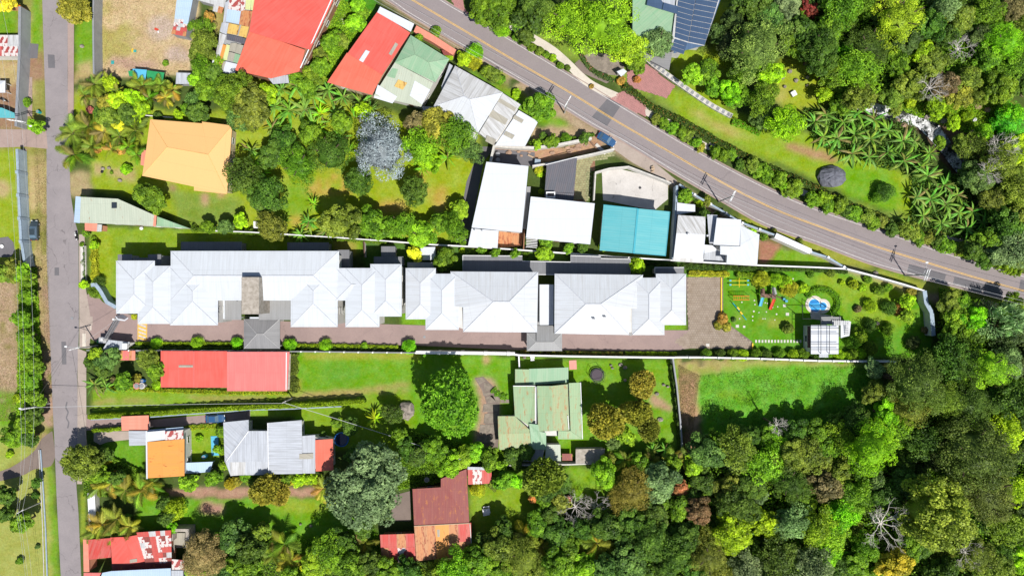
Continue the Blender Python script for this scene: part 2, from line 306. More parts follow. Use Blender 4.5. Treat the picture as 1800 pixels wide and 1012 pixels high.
# orange house garden and the big central garden
paint(YG, [(152, 195), (430, 190), (440, 410), (330, 400), (240, 350), (160, 330)], 2); paint((0.15, 0.22, 0.03), [(290, 330), (430, 350), (430, 405), (320, 400)], 3)
paint((0.30, 0.24, 0.12), [(120, 300), (160, 300), (160, 345), (120, 345)], 2); paint(DRY, [(160, 285), (240, 300), (235, 318), (160, 305)], 3, patchy=.5); paint(SOIL, circ(304, 331, 7), 2); paint((0.36, 0.22, 0.14), circ(360, 350, 9, 12), 2)
paint((0.34, 0.22, 0.11), [(395, 215), (404, 215), (398, 345), (385, 345)], 2)
paint((0.22, 0.285, 0.014), [(420, 130), (640, 190), (840, 230), (860, 285), (820, 430), (430, 410)], 3); paint((0.15, 0.26, 0.012), [(500, 320), (560, 330), (550, 372), (495, 380)], 3)
for x, y, a, b in ((592, 318, 30, 12), (580, 330, 45, 14), (690, 362, 30, 14), (745, 320, 16, 26), (775, 355, 14, 30), (520, 385, 12, 10), (470, 215, 14, 8)):
    paint((0.36, 0.24, 0.05), circ(x, y, a, b), 4, patchy=.45, k=.85)
paint(LUSH, [(600, -40), (665, 0), (655, 30), (560, 150), (520, 135)], 2, patchy=.1); paint((0.34, 0.27, 0.08), [(590, -30), (606, -10), (540, 128), (528, 122)], 1, 3)
paint(DRY, circ(604, 30, 9, 10), 2); paint(DRY, circ(582, 104, 7, 6), 2); paint((0.3, 0.25, 0.08), [(370, 10), (400, 20), (385, 60), (372, 50)], 3)
# gardens round the long white building
paint((0.16, 0.25, 0.014), [(160, 400), (640, 410), (640, 445), (300, 445), (205, 550), (158, 500)], 1, 4); paint(YG, [(168, 420), (200, 410), (200, 500), (172, 500)], 3)
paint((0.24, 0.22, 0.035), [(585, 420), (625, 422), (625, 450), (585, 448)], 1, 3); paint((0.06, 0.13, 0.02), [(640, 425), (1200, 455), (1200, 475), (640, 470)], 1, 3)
paint(LAWN, [(705, 545), (760, 558), (760, 580), (705, 572)], 1, 2); paint(LAWN, [(1165, 565), (1208, 565), (1208, 584), (1165, 584)], 1, 2)
# playground lawn
paint((0.09, 0.235, 0.010), [(1205, 470), (1580, 478), (1640, 520), (1640, 630), (1320, 622), (1268, 560), (1268, 490), (1205, 488)], 1, 3)
paint((0.17, 0.27, 0.016), [(1400, 485), (1580, 490), (1620, 540), (1560, 590), (1490, 560), (1440, 500)], 5, patchy=.5); paint(YG, circ(1455, 486, 22, 8), 4, patchy=.4); paint((0.2, 0.24, 0.03), [(1290, 555), (1390, 560), (1380, 575), (1290, 570)], 3, patchy=.7)
# south of the driveway
paint((0.11, 0.25, 0.010), [(510, 620), (735, 618), (905, 628), (900, 790), (520, 790), (520, 700)], 1, 4); paint((0.15, 0.26, 0.014), [(160, 680), (720, 690), (730, 735), (160, 730)], 1, 4)
paint((0.22, 0.24, 0.03), [(512, 618), (740, 618), (740, 630), (528, 632), (528, 690), (512, 690)], 2, 3, patchy=.3); paint((0.30, 0.22, 0.08), [(530, 690), (620, 684), (720, 670), (725, 678), (620, 694), (530, 698)], 2, 4, k=.8)
paint((0.30, 0.22, 0.09), [(160, 703), (520, 694), (720, 684), (725, 690), (520, 702), (160, 710)], 2, 4, patchy=.4, k=.8); paint((0.08, 0.22, 0.02), circ(600, 655, 40, 20), 6, k=.5)
paint((0.38, 0.24, 0.14), circ(852, 633, 7, 9), 2); paint((0.33, 0.22, 0.15), [(832, 665), (868, 662), (880, 700), (876, 790), (832, 780), (845, 720)], 2, 5)
paint((0.12, 0.25, 0.012), [(905, 630), (1192, 634), (1198, 790), (1000, 800), (905, 700)], 1, 3); paint((0.32, 0.22, 0.13), [(1150, 690), (1160, 700), (1185, 716), (1180, 724), (1150, 715), (1140, 700)], 1, 3)
# rough field
paint((0.36, 0.22, 0.13), [(1190, 632), (1545, 640), (1545, 660), (1240, 662), (1235, 800), (1200, 800)], 3, 9, patchy=.38); paint((0.22, 0.27, 0.05), [(1190, 632), (1545, 640), (1545, 655), (1190, 655)], 3, patchy=.6)
paint((0.10, 0.285, 0.018), [(1228, 655), (1330, 645), (1530, 640), (1560, 700), (1540, 800), (1240, 800), (1222, 700)], 2, 8, ruf=1.6); paint((0.24, 0.25, 0.03), [(1262, 688), (1320, 702), (1320, 706), (1262, 694)], 3, k=.7)
# road sides
paint((0.30, 0.22, 0.14), [(700, -20), (1000, 190), (1060, 235), (1200, 325), (1340, 425), (1600, 500), (1800, 560), (1800, 590), (1560, 500), (1330, 430), (1180, 330), (1000, 220), (640, -20)], 2, 4, patchy=.1)
paint((0.22, 0.25, 0.03), [(860, 100), (900, 140), (940, 180), (1010, 230), (1000, 238), (900, 190), (850, 130)], 2, patchy=.4); paint(LAWN, [(820, 120), (900, 165), (1000, 220), (970, 228), (920, 205), (840, 150)], 2, patchy=.1)
paint((0.34, 0.25, 0.15), [(930, 225), (1010, 226), (1040, 245), (940, 258)], 2); paint((0.33, 0.20, 0.12), [(868, 256), (1000, 258), (1052, 238), (1062, 262), (940, 290), (868, 270)], 1, 3)
paint((0.22, 0.24, 0.03), [(1290, 370), (1500, 440), (1540, 470), (1480, 468), (1300, 390)], 2, patchy=.3); paint((0.13, 0.25, 0.012), [(1340, 430), (1400, 440), (1490, 470), (1335, 468)], 1, 3); paint((0.27, 0.13, 0.08), [(1334, 422), (1376, 428), (1350, 462), (1332, 464)], 1, 2)
paint((0.21, 0.24, 0.03), [(1540, 470), (1800, 540), (1800, 560), (1540, 490)], 2, patchy=.5)
# north-east
paint((0.16, 0.23, 0.03), [(840, 10), (1130, 170), (1440, 360), (1800, 470), (1800, 440), (1420, 330), (1130, 130), (880, 10)], 2, patchy=.1)
paint((0.185, 0.275, 0.014), [(1175, 150), (1300, 200), (1440, 240), (1600, 310), (1640, 350), (1600, 380), (1440, 320), (1200, 210), (1168, 170)], 2, 6); paint((0.36, 0.27, 0.10), [(1195, 185), (1290, 225), (1320, 245), (1280, 240)], 4, patchy=.4, k=.8)
paint((0.12, 0.26, 0.010), [(1480, 290), (1560, 300), (1590, 340), (1570, 370), (1480, 340)], 3); paint((0.30, 0.18, 0.09), [(1380, 250), (1450, 265), (1480, 285), (1450, 285), (1380, 262)], 2, 5)
paint((0.20, 0.28, 0.014), [(1180, 90), (1240, 85), (1300, 60), (1290, 0), (1250, 0), (1250, 70), (1300, 130), (1270, 200), (1180, 140)], 3); paint((0.23, 0.28, 0.016), [(1370, 105), (1420, 100), (1455, 150), (1460, 180), (1400, 200), (1350, 170)], 3, 8); paint((0.33, 0.27, 0.08), circ(1376, 168, 14), 4, k=.6)
paint((0.27, 0.29, 0.02), [(1540, 180), (1620, 180), (1760, 170), (1800, 200), (1740, 250), (1640, 210), (1560, 215)], 3, 10, patchy=.1); paint((0.20, 0.12, 0.07), [(1640, 225), (1720, 220), (1760, 260), (1720, 310), (1670, 300)], 3, 8)
paint((0.30, 0.24, 0.18), [(1680, 400), (1760, 440), (1740, 455), (1680, 425)], 3, patchy=.3)
# south gardens
paint((0.10, 0.235, 0.010), [(180, 775), (255, 775), (258, 840), (190, 840)], 2); paint((0.16, 0.26, 0.012), [(322, 745), (392, 745), (392, 812), (322, 812)], 1, 3); paint((0.15, 0.25, 0.012), [(520, 710), (720, 700), (730, 790), (560, 790)], 2, 5)
paint((0.105, 0.245, 0.010), [(240, 874), (600, 874), (660, 930), (700, 1000), (600, 1000), (380, 930), (240, 930)], 1, 4); paint((0.2, 0.27, 0.02), circ(530, 890, 50, 14), 5, patchy=.4)
paint((0.30, 0.18, 0.12), [(286, 858), (600, 856), (600, 873), (286, 873)], 1, 4, patchy=.06); paint((0.3, 0.17, 0.12), [(355, 880), (395, 884), (392, 905), (350, 900)], 2, 4)
paint((0.165, 0.26, 0.014), [(830, 850), (945, 850), (960, 920), (900, 980), (830, 960)], 2); paint((0.14, 0.26, 0.012), [(1000, 820), (1100, 830), (1080, 900), (1010, 880)], 2); paint((0.14, 0.26, 0.012), [(870, 770), (1000, 795), (1000, 835), (865, 835)], 2, patchy=.3)
paint((0.2, 0.27, 0.02), [(144, 862), (152, 862), (150, 950), (142, 950)], 1, 2)
# stream bed carved below the banks
RIV = [(1500, 178), (1555, 194), (1590, 200), (1625, 210), (1650, 232), (1672, 262), (1690, 290), (1730, 330), (1790, 360), (1880, 380)]
def dist_line(px, py, pts):
    d = np.full(px.shape, 1e9)
    for (x1, y1), (x2, y2) in zip(pts[:-1], pts[1:]):
        L2 = (x2-x1)**2+(y2-y1)**2; t = np.clip(((px-x1)*(x2-x1)+(py-y1)*(y2-y1))/L2, 0, 1); d = np.minimum(d, np.hypot(px-(x1+t*(x2-x1)), py-(y1+t*(y2-y1))))
    return d
dr = dist_line(PXG+N1*10, PYG+N2*10, RIV)/8.0
Z = -1.7*np.clip(1-(dr-1.0)/2.6, 0, 1)**1.3
Z += np.where(dr > 5, np.clip(RUF-1.0, 0, 1)*0.5*(N4-.2), 0)
kb = np.clip(1-(dr-1.0)/2.4, 0, 1)[..., None]; TINT = TINT*(1-kb)+np.array((0.15, 0.10, 0.07))*kb
# outer skirt: the same sheet goes on to the horizon
xs = np.concatenate([[-3000, -800, -260], XS, [260, 800, 3000]]); ys = np.concatenate([[-3000, -700, -180], YS, [180, 700, 3000]])
nx, ny = len(xs), len(ys); gx, gy = np.meshgrid(xs, ys); zz = np.zeros((ny, nx)); zz[3:-3, 3:-3] = Z
cc = np.zeros((ny, nx, 3)); cc[:] = (0.08, 0.14, 0.03); cc[3:-3, 3:-3] = TINT
idx = np.arange(nx*ny).reshape(ny, nx); quads = np.stack([idx[:-1, :-1], idx[:-1, 1:], idx[1:, 1:], idx[1:, :-1]], -1).reshape(-1, 4)
def fast_mesh(name, co, quads):
    me = bpy.data.meshes.new(name); n = len(quads); k = quads.shape[1]
    me.vertices.add(len(co)); me.vertices.foreach_set('co', co.astype(np.float32).ravel())
    me.loops.add(n*k); me.loops.foreach_set('vertex_index', quads.astype(np.int32).ravel())
    me.polygons.add(n); me.polygons.foreach_set('loop_start', np.arange(0, n*k, k, dtype=np.int32)); me.polygons.foreach_set('loop_total', np.full(n, k, dtype=np.int32))
    me.update(calc_edges=True); return me
gm = fast_mesh('ground', np.stack([gx, gy, zz], -1).reshape(-1, 3), quads)
ca = gm.color_attributes.new('tint', 'FLOAT_COLOR', 'POINT'); ca.data.foreach_set('color', np.concatenate([cc, np.ones((ny, nx, 1))], -1).astype(np.float32).ravel())
gm.polygons.foreach_set('use_smooth', [True]*len(gm.polygons))
t = NT('grass_and_soil'); at = t.n('ShaderNodeAttribute', attribute_name='tint'); p = t.pos()
n1 = t.noise(p, 0.35, 6, 0.7); n2 = t.noise(p, 2.2, 5, 0.75); n3 = t.noise(p, 9, 3, 0.7)
hs = t.n('ShaderNodeHueSaturation'); t.l(at.outputs['Color'], hs.inputs['Color'])
t.l(t.ramp(t.noise(p, 0.9, 4), 0.3, 0.7, 0.515, 0.485), hs.inputs['Hue']); t.l(t.ramp(n1, 0.35, 0.65, 1.04, 0.93), hs.inputs['Saturation'])
t.l(t.math('MULTIPLY', t.math('MULTIPLY', t.ramp(n1, 0.3, 0.7, 0.86, 1.14), t.ramp(n2, 0.3, 0.7, 0.78, 1.22)), t.ramp(n3, 0.3, 0.7, 0.62, 1.35)), hs.inputs['Value'])
t.col(hs.outputs[0]); t.bump(t.math('ADD', n2, n3), 0.9, 0.12); gm.materials.append(t.fin(0.95, 0, 0.1))
ground = bpy.data.objects.new('ground', gm); col.objects.link(ground); tag(ground, kind='structure')
# ---------------------------------------------------------------- water of the stream
def ribbon(name, pts, widths, z, mat, kind='structure', parent=None):
    "flat strip along a centre line given in plan units; widths in metres"
    P = [W(x, y).to_2d() for x, y in pts]; m = MB(); L = []; Rr = []
    for i, p in enumerate(P):
        d = (P[min(i+1, len(P)-1)]-P[max(i-1, 0)]).normalized(); n = Vector((-d.y, d.x)); w = widths[i] if isinstance(widths, (list, tuple)) else widths
        L.append(p+n*w/2); Rr.append(p-n*w/2)
    for i in range(len(P)-1): m.poly([(*Rr[i], z), (*Rr[i+1], z), (*L[i+1], z), (*L[i], z)])
    o = m.build(name, mat, parent)
    if kind and parent is None: tag(o, kind=kind)
    return o
t = NT('stream_water'); p = t.pos(); w1 = t.noise(p, 0.9, 6, 0.75, 1.5); w2 = t.noise(p, 0.22, 3)
t.col(t.mix(t.math('MULTIPLY', t.ramp(w1, 0.42, 0.54), t.ramp(w2, 0.40, 0.52), clamp=True), (0.035, 0.04, 0.035), (0.75, 0.76, 0.78))); t.bump(w1, 0.8, 0.15)
water = ribbon('stream_water', RIV, [1.8, 3, 3.2, 3.4, 3.6, 3.0, 2.4, 2.4, 2.4, 2.4], -1.15, t.fin(0.15, 0, 0.5))
# ---------------------------------------------------------------- roads
def m_asphalt(name, c, crack=0.5, c2=None):
    t = NT(name); p = t.pos(); n1 = t.noise(p, 0.25, 5, 0.7); n2 = t.noise(p, 3, 5, 0.75); n3 = t.noise(p, 25, 2)
    k = t.mix(t.ramp(n1, 0.35, 0.65), c, c2 or tuple(a*0.8 for a in c)); k = t.mix(t.ramp(n2, 0.45, 0.75, 0, 0.35), k, tuple(a*0.6 for a in c)); k = t.mix(t.ramp(n3, 0.4, 0.7, 0, 0.2), k, tuple(a*1.4 for a in c))
    if crack:
        v = t.n('ShaderNodeTexVoronoi', feature='DISTANCE_TO_EDGE'); v.inputs['Scale'].default_value = 0.16
        nv = t.n('ShaderNodeTexNoise'); nv.inputs['Scale'].default_value = 0.6; nv.inputs['Detail'].default_value = 5; t.l(p, nv.inputs['Vector'])
        va = t.n('ShaderNodeVectorMath', operation='MULTIPLY_ADD'); t.l(nv.outputs['Color'], va.inputs[0]); va.inputs[1].default_value = (2.5, 2.5, 0); t.l(p, va.inputs[2]); t.l(va.outputs[0], v.inputs['Vector'])
        cr = t.math('MULTIPLY', t.math('MULTIPLY', t.math('LESS_THAN', v.outputs['Distance'], 0.006), t.ramp(n1, 0.45, 0.55), clamp=True), crack)
        k = t.mix(cr, k, tuple(a*0.3 for a in c))
    t.col(k); t.bump(n2, 0.2, 0.02); return t.fin(0.9, 0, 0.2)
M['asphalt'] = m_asphalt('bleached_asphalt', (0.25, 0.225, 0.23), 0.5, (0.21, 0.19, 0.196)); M['asphalt2'] = m_asphalt('main_road_asphalt', (0.235, 0.205, 0.205), 0.15, (0.215, 0.187, 0.19)); M['patch'] = m_asphalt('asphalt_repair', (0.14, 0.135, 0.145), 0)
M['gutter'] = m_asphalt('gutter_concrete', (0.33, 0.25, 0.22), 0.3); M['pave'] = m_asphalt('pavement_concrete', (0.36, 0.30, 0.26), 0.4); M['court'] = m_asphalt('bleached_court_concrete', (0.50, 0.48, 0.46), 0.5, (0.40, 0.38, 0.36)); M['walk'] = m_asphalt('pale_path_concrete', (0.55, 0.50, 0.43), 0.2)
M['drive'] = m_asphalt('driveway_asphalt', (0.275, 0.205, 0.19), 0.25, (0.235, 0.175, 0.165)); M['gravel'] = m_asphalt('dark_gravel', (0.19, 0.15, 0.13), 0); M['brickred'] = m_asphalt('brick_paving_joint', (0.22, 0.12, 0.11), 0)
M['line_y'] = m_plain('worn_yellow_road_paint', (0.72, 0.44, 0.10), 0.7, 0.3, 2); M['line_w'] = m_plain('worn_white_road_paint', (0.58, 0.55, 0.54), 0.7, 0.35, 2)
def sheet(name, px, z, mat, parent=None, kind='structure', h0=None):
    m = MB(); P = [W(x, y, 0).to_2d() for x, y in px]
    if area2(P) < 0: P.reverse()
    if h0 is None: m.poly([(p.x, p.y, z) for p in P])
    else: m.prism(P, h0, z)
    o = m.build(name, mat, parent)
    if parent is None: tag(o, kind=kind)
    return o
def smooth_path(pts, n=5):
    out = []; P = [Vector(p) for p in pts]
    for i in range(len(P)-1):
        a, b, c, d = P[max(i-1, 0)], P[i], P[i+1], P[min(i+2, len(P)-1)]
        for k in range(n):
            t_ = k/n; out.append(tuple(0.5*((2*b)+(c-a)*t_+(2*a-5*b+4*c-d)*t_**2+(3*b-a-3*c+d)*t_**3)))
    out.append(tuple(P[-1])); return out
cen = smooth_path([(640, -50), (726, 1), (819, 56), (908, 109), (1002, 163), (1080, 211), (1147, 250), (1238, 303), (1290, 332), (1364, 369), (1440, 398), (1539, 433), (1638, 464), (1712, 487), (1810, 514), (1960, 553)])
upl = smooth_path([(684, -60), (773, 0), (829, 33), (898, 72), (992, 128), (1080, 181), (1194, 250), (1302, 309), (1376, 345), (1440, 371), (1563, 412), (1662, 446), (1796, 485), (1960, 530)])
lol = smooth_path([(600, -56), (690, 2), (720, 23), (794, 67), (868, 111), (947, 158), (1041, 217), (1105, 251), (1179, 297), (1278, 355), (1347, 393), (1440, 426), (1546, 465), (1687, 502), (1800, 529), (1960, 572)])
def widen(a, b, k): return [(x+(x-ox)*k, y+(y-oy)*k) for (x, y), (ox, oy) in zip(a, b)]
def nearest(p, path): return min(path, key=lambda q: (q[0]-p[0])**2+(q[1]-p[1])**2)
def outset(path, away, d):
    out = []
    for i, p in enumerate(path):
        q, r = path[max(i-1, 0)], path[min(i+1, len(path)-1)]; t_ = Vector((r[0]-q[0], r[1]-q[1])).normalized(); n = Vector((t_.y, -t_.x))
        if n.dot(Vector(away)) < 0: n = -n
        out.append((p[0]+n.x*d, p[1]+n.y*d))
    return out
up_e = outset(upl, (0.5, -0.85), 3.0); lo_e = outset(lol, (-0.5, 0.85), 3.5)
def strip2(name, A, B, z, mat, kind='structure', parent=None, dens=80):
    "road surface between two edge lines"
    m = MB()
    def samp(P, n):
        L = [0]
        for a, b in zip(P[:-1], P[1:]): L.append(L[-1]+math.hypot(b[0]-a[0], b[1]-a[1]))
        return [(np.interp(L[-1]*k/n, L, [p[0] for p in P]), np.interp(L[-1]*k/n, L, [p[1] for p in P])) for k in range(n+1)]
    a, b = samp(A, dens), samp(B, dens)
    for i in range(dens):
        q = [W(*a[i]), W(*b[i]), W(*b[i+1]), W(*a[i+1])]
        if area2([(v.x, v.y) for v in q]) < 0: q.reverse()
        m.poly([(v.x, v.y, z) for v in q])
    o = m.build(name, mat, parent)
    if parent is None: tag(o, kind=kind)
    return o
strip2('main_road', up_e, lo_e, 0.03, M['asphalt2'])
for k, (c, nm, wdt) in enumerate(((outset(cen, (0.5, -0.85), 0.95), 'line_y', 0.11), (outset(cen, (-0.5, 0.85), 0.95), 'line_y', 0.11), (upl, 'line_w', 0.13), (lol, 'line_w', 0.13))):
    ribbon('road_marking', c, wdt, 0.038, M[nm])
ribbon('tar_mark', smooth_path([(118, 706), (116, 716), (120, 724), (117, 734), (121, 742), (119, 752)], 3), 0.3, 0.036, M['patch'])
for q in ([(96, 470), (104, 470), (104, 484), (96, 484)], [(108, 600), (116, 600), (117, 640), (109, 640)], [(84, 96), (96, 97), (97, 120), (85, 120)], [(1069, 172), (1092, 185), (1067, 222), (1040, 206)], [(1598, 464), (1663, 482), (1659, 496), (1594, 478)], [(1678, 486), (1760, 507), (1760, 520), (1674, 500)], [(1794, 491), (1860, 510), (1855, 530), (1790, 512)]):
    sheet('road_repair_patch', q, 0.034, M['patch'])
strip2('roadside_kerb', outset(lo_e, (-0.5, 0.85), 2.2), lo_e, 0.10, M['gutter']); strip2('roadside_kerb', up_e, outset(up_e, (0.5, -0.85), 1.6), 0.07, M['gutter'])
lane_l = [(73, -60), (76, 60), (79, 150), (82, 260), (82, 450), (86, 550), (92, 700), (96, 780), (100, 880), (107, 1012), (111, 1070)]
lane_r = [(119, -60), (119, 60), (119, 150), (122, 262), (124, 340), (132, 390), (138, 410), (139, 580), (136, 660), (137, 750), (134, 850), (138, 900), (143, 1012), (145, 1070)]
strip2('side_lane', lane_l, lane_r, 0.03, M['asphalt'])
strip2('gutter', [(119, -60), (119.5, 200)], [(130, -60), (129, 200)], 0.06, M['gutter'], dens=6); ribbon('kerb', [(130.5, -60), (129.5, 205)], 0.18, 0.16, M['gutter'])
sheet('pavement', [(139, 412), (149, 412), (150, 500), (160, 560), (158, 612), (140, 612)], 0.07, M['pave']); sheet('pavement', [(137, 612), (152, 618), (152, 790), (144, 850), (136, 850)], 0.065, M['pave'])
sheet('side_lane_crossing', [(-80, 226), (50, 228), (80, 215), (84, 262), (46, 258), (-80, 262)], 0.034, M['gutter'])
sheet('footpath', [(36, 262), (47, 262), (52, 462), (44, 462)], 0.06, M['gutter']); sheet('footpath', [(45, 136), (57, 136), (57, 205), (46, 205)], 0.055, M['gutter']); sheet('driveway_ramp', [(46, 76), (68, 78), (66, 103), (46, 103)], 0.04, M['patch'])
sheet('gravel_track', smooth_path([(-80, 834), (0, 828), (40, 808), (62, 790), (74, 770), (92, 757)], 3)+smooth_path([(98, 800), (90, 818), (72, 822), (56, 826), (30, 838), (-80, 862)], 3), 0.02, M['gravel'])
sheet('driveway', [(150, 520), (158, 515), (172, 520), (180, 530), (206, 545), (250, 560), (420, 562), (760, 572), (1000, 580), (1212, 580), (1212, 612), (1180, 617), (912, 615), (735, 607), (300, 603), (240, 600), (222, 600), (176, 604), (150, 590)], 0.05, M['drive'])
sheet('pavement_slab', [(150, 556), (163, 556), (163, 572), (152, 572)], 0.056, M['pave']); sheet('pavement_slab', [(154, 572), (161, 572), (161, 580), (154, 580)], 0.062, M['walk']); sheet('pavement_slab', [(145, 586), (151, 586), (152, 609), (145, 609)], 0.09, M['walk'])
cz = sheet('hatched_crossing', [(243, 565), (258, 565), (258, 597), (243, 597)], 0.056, M['line_w'])
for i in range(5):
    y = 566+i*6.6; sheet('road_marking', [(244, y+2.5), (257, y+7), (257, y+3.2), (244, y-1.3)] if i else [(244, 568.5), (257, 572), (257, 568)], 0.062, M['line_y'])
for a in ([(242, 565), (244, 565), (244, 598), (242, 598)], [(257, 565), (259, 565), (259, 598), (257, 598)]): sheet('road_marking', a, 0.068, M['line_y'])
walk = smooth_path([(868, 28), (900, 46), (930, 64), (970, 88), (1000, 114), (1020, 134), (1044, 152), (1086, 171)]); ribbon('pale_footway', walk, 1.75, 0.055, M['walk'])
sheet('pale_footway', [(1134, 187), (1150, 196), (1180, 212), (1215, 238), (1262, 262), (1256, 268), (1200, 246), (1165, 222), (1134, 202)], 0.055, M['walk'])
for q in ([(1248, 250), (1274, 262), (1270, 270), (1244, 258)], [(1297, 276), (1318, 286), (1312, 293), (1295, 284)], [(1405, 330), (1420, 336), (1416, 345), (1404, 342)], [(1502, 358), (1515, 368), (1508, 373), (1498, 366)], [(1560, 384), (1588, 392), (1584, 400), (1556, 394)], [(1608, 398), (1700, 424), (1742, 436), (1738, 446), (1690, 434), (1606, 408)]): sheet('pale_footway', q, 0.055, M['walk'])
strip2('roadside_slabs', [(1070, 232), (1150, 285), (1190, 318)], [(1078, 262), (1110, 285), (1185, 326)], 0.045, M['pave'], dens=12)
sheet('garage_court', [(1058, 302), (1085, 296), (1150, 312), (1174, 326), (1174, 350), (1150, 370), (1060, 352)], 0.06, M['court'])
sheet('concrete_yard', [(1188, 330), (1196, 330), (1196, 450), (1186, 452)], 0.05, M['pave']); sheet('courtyard_base', [(1205, 487), (1271, 487), (1271, 556), (1284, 572), (1322, 600), (1322, 613), (1212, 612)], 0.045, M['gravel'])
sheet('pool_house_drive', [(150, 728), (215, 730), (215, 742), (440, 722), (440, 745), (215, 752), (150, 756)], 0.04, M['drive']); sheet('tan_terrace', [(165, 758), (228, 757), (228, 772), (190, 776), (176, 781), (165, 775)], 0.05, M['pave'])
sheet('roof_court', [(868, 262), (940, 268), (940, 292), (866, 290)], 0.04, M['patch']); sheet('alley_floor', [(822, 430), (850, 285), (870, 258), (845, 258), (820, 320), (800, 432)], 0.03, M['patch'])
sheet('patio', [(1024, 100), (1040, 92), (1075, 96), (1098, 116), (1092, 134), (1050, 130)], 0.05, M['rock_brown']); sheet('patio', [(1018, 105), (1040, 128), (1080, 140), (1066, 147), (1022, 128), (1010, 112)], 0.05, M['gravel'])
sheet('patio', [(692, 870), (722, 862), (722, 915), (686, 915)], 0.04, M['gravel']); sheet('patio', [(0, 418), (14, 416), (24, 426), (26, 440), (20, 452), (-20, 452), (-20, 418)], 0.05, M['patch'])
# paving blocks: real raised blocks, too small to pick apart singly
def pavers(name, px, size, z, mat, parent=None, ang=0, gap=0.1, h=0.02):
    poly = [tuple(W(x, y).to_2d()) for x, y in px]; xs_ = [p[0] for p in poly]; ys_ = [p[1] for p in poly]; ca_, sa_ = math.cos(ang), math.sin(ang)
    cx, cy = sum(xs_)/len(xs_), sum(ys_)/len(ys_); Rm = max(math.hypot(x-cx, y-cy) for x, y in poly); n = int(Rm/min(size))+2; rr = random.Random(3); m = MB()
    for i in range(-n, n+1):
        for j in range(-n, n+1):
            u, v = (i+(0.5 if j % 2 else 0))*size[0], j*size[1]; x, y = cx+u*ca_-v*sa_, cy+u*sa_+v*ca_
            if inside(np.array([x]), np.array([y]), poly)[0]:
                a, b = size[0]*(1-gap)/2, size[1]*(1-gap)/2; zt = z+h*rr.uniform(0.7, 1.3)
                P = [(x+s*a*ca_-t_*b*sa_, y+s*a*sa_+t_*b*ca_) for s, t_ in ((-1, -1), (1, -1), (1, 1), (-1, 1))]
                m.poly([(*q, zt) for q in P])
                for k in range(4): m.poly([(*P[k], z), (*P[(k+1) % 4], z), (*P[(k+1) % 4], zt), (*P[k], zt)])
    o = m.build(name, mat, parent); tag(o, kind='stuff')
    if parent is None: tag(o, 'small '+name.replace('_', ' ')+' laid in rows', 'paving')
    return o
M['paver'] = m_plain('tan_concrete_paver', (0.33, 0.275, 0.22), 0.9, 0.45, 0.8, c2=(0.24, 0.19, 0.14), fine=6); M['paver_g'] = m_plain('mossy_paver', (0.32, 0.32, 0.17), 0.9, 0.4, 1.2, fine=6); M['paver_r'] = m_plain('pink_brick_paver', (0.42, 0.20, 0.19), 0.9, 0.3, 1.0, c2=(0.34, 0.17, 0.16), fine=6)
o = pavers('paving_blocks', [(1208, 488), (1268, 488), (1269, 556), (1284, 574), (1318, 600), (1318, 611), (1200, 611), (1185, 600), (1210, 582)], (0.52, 0.52), 0.052, M['paver']); o['label'] = 'tan paving blocks of the courtyard between the long building and playground'
sheet('carport_court', [(1008, 276), (1046, 272), (1046, 300), (1030, 302), (1030, 355), (1002, 355)], 0.03, M['soil']); o = pavers('paving_blocks', [(1012, 278), (1046, 272), (1080, 268), (1080, 276), (1040, 284), (1036, 352), (1008, 352)], (0.62, 0.5), 0.032, M['paver_g'], ang=0.12); o['label'] = 'mossy square paving blocks beside the dark tiled carport'
for q, a, lb in (([(1103, 118), (1120, 108), (1135, 112), (1186, 152), (1172, 173), (1150, 166), (1102, 152)], 0.3, 'pink brick paving blocks of the parking bay north of the main road'), ([(1072, 174), (1098, 158), (1136, 184), (1134, 206)], -0.5, 'pink brick paving blocks of the driveway mouth on the main road'), ([(784, -14), (812, -14), (816, 14), (824, 26), (800, 12)], -0.5, 'pink brick paving blocks at the top edge beside the main road')):
    sheet('brick_court', q, 0.05, M['brickred']); o = pavers('brick_paving', q, (0.45, 0.28), 0.055, M['paver_r'], ang=a); o['label'] = lb
# flagstone path beside the big round tree
fp = sheet('garden_path', [(834, 664), (850, 662), (868, 680), (880, 700), (878, 712), (876, 790), (846, 778), (858, 720), (850, 690)], 0.03, M['gravel'])
for q in ([(836, 664), (848, 663), (854, 669), (842, 676)], [(850, 672), (860, 674), (866, 684), (852, 688)], [(845, 678), (851, 690), (864, 688), (860, 693), (850, 696)], [(852, 698), (866, 694), (872, 706), (858, 708)], [(860, 694), (877, 697), (878, 706), (874, 707)], [(880, 701), (895, 702), (895, 708), (880, 708)], [(850, 710), (862, 709), (876, 710), (875, 722), (848, 724)], [(852, 727), (874, 725), (874, 742), (850, 744)], [(844, 746), (873, 745), (872, 760), (842, 763)], [(840, 766), (872, 763), (871, 778), (836, 778)]):
    sheet('flagstone', q, 0.075, M['rock_brown'], parent=fp, h0=0.032)
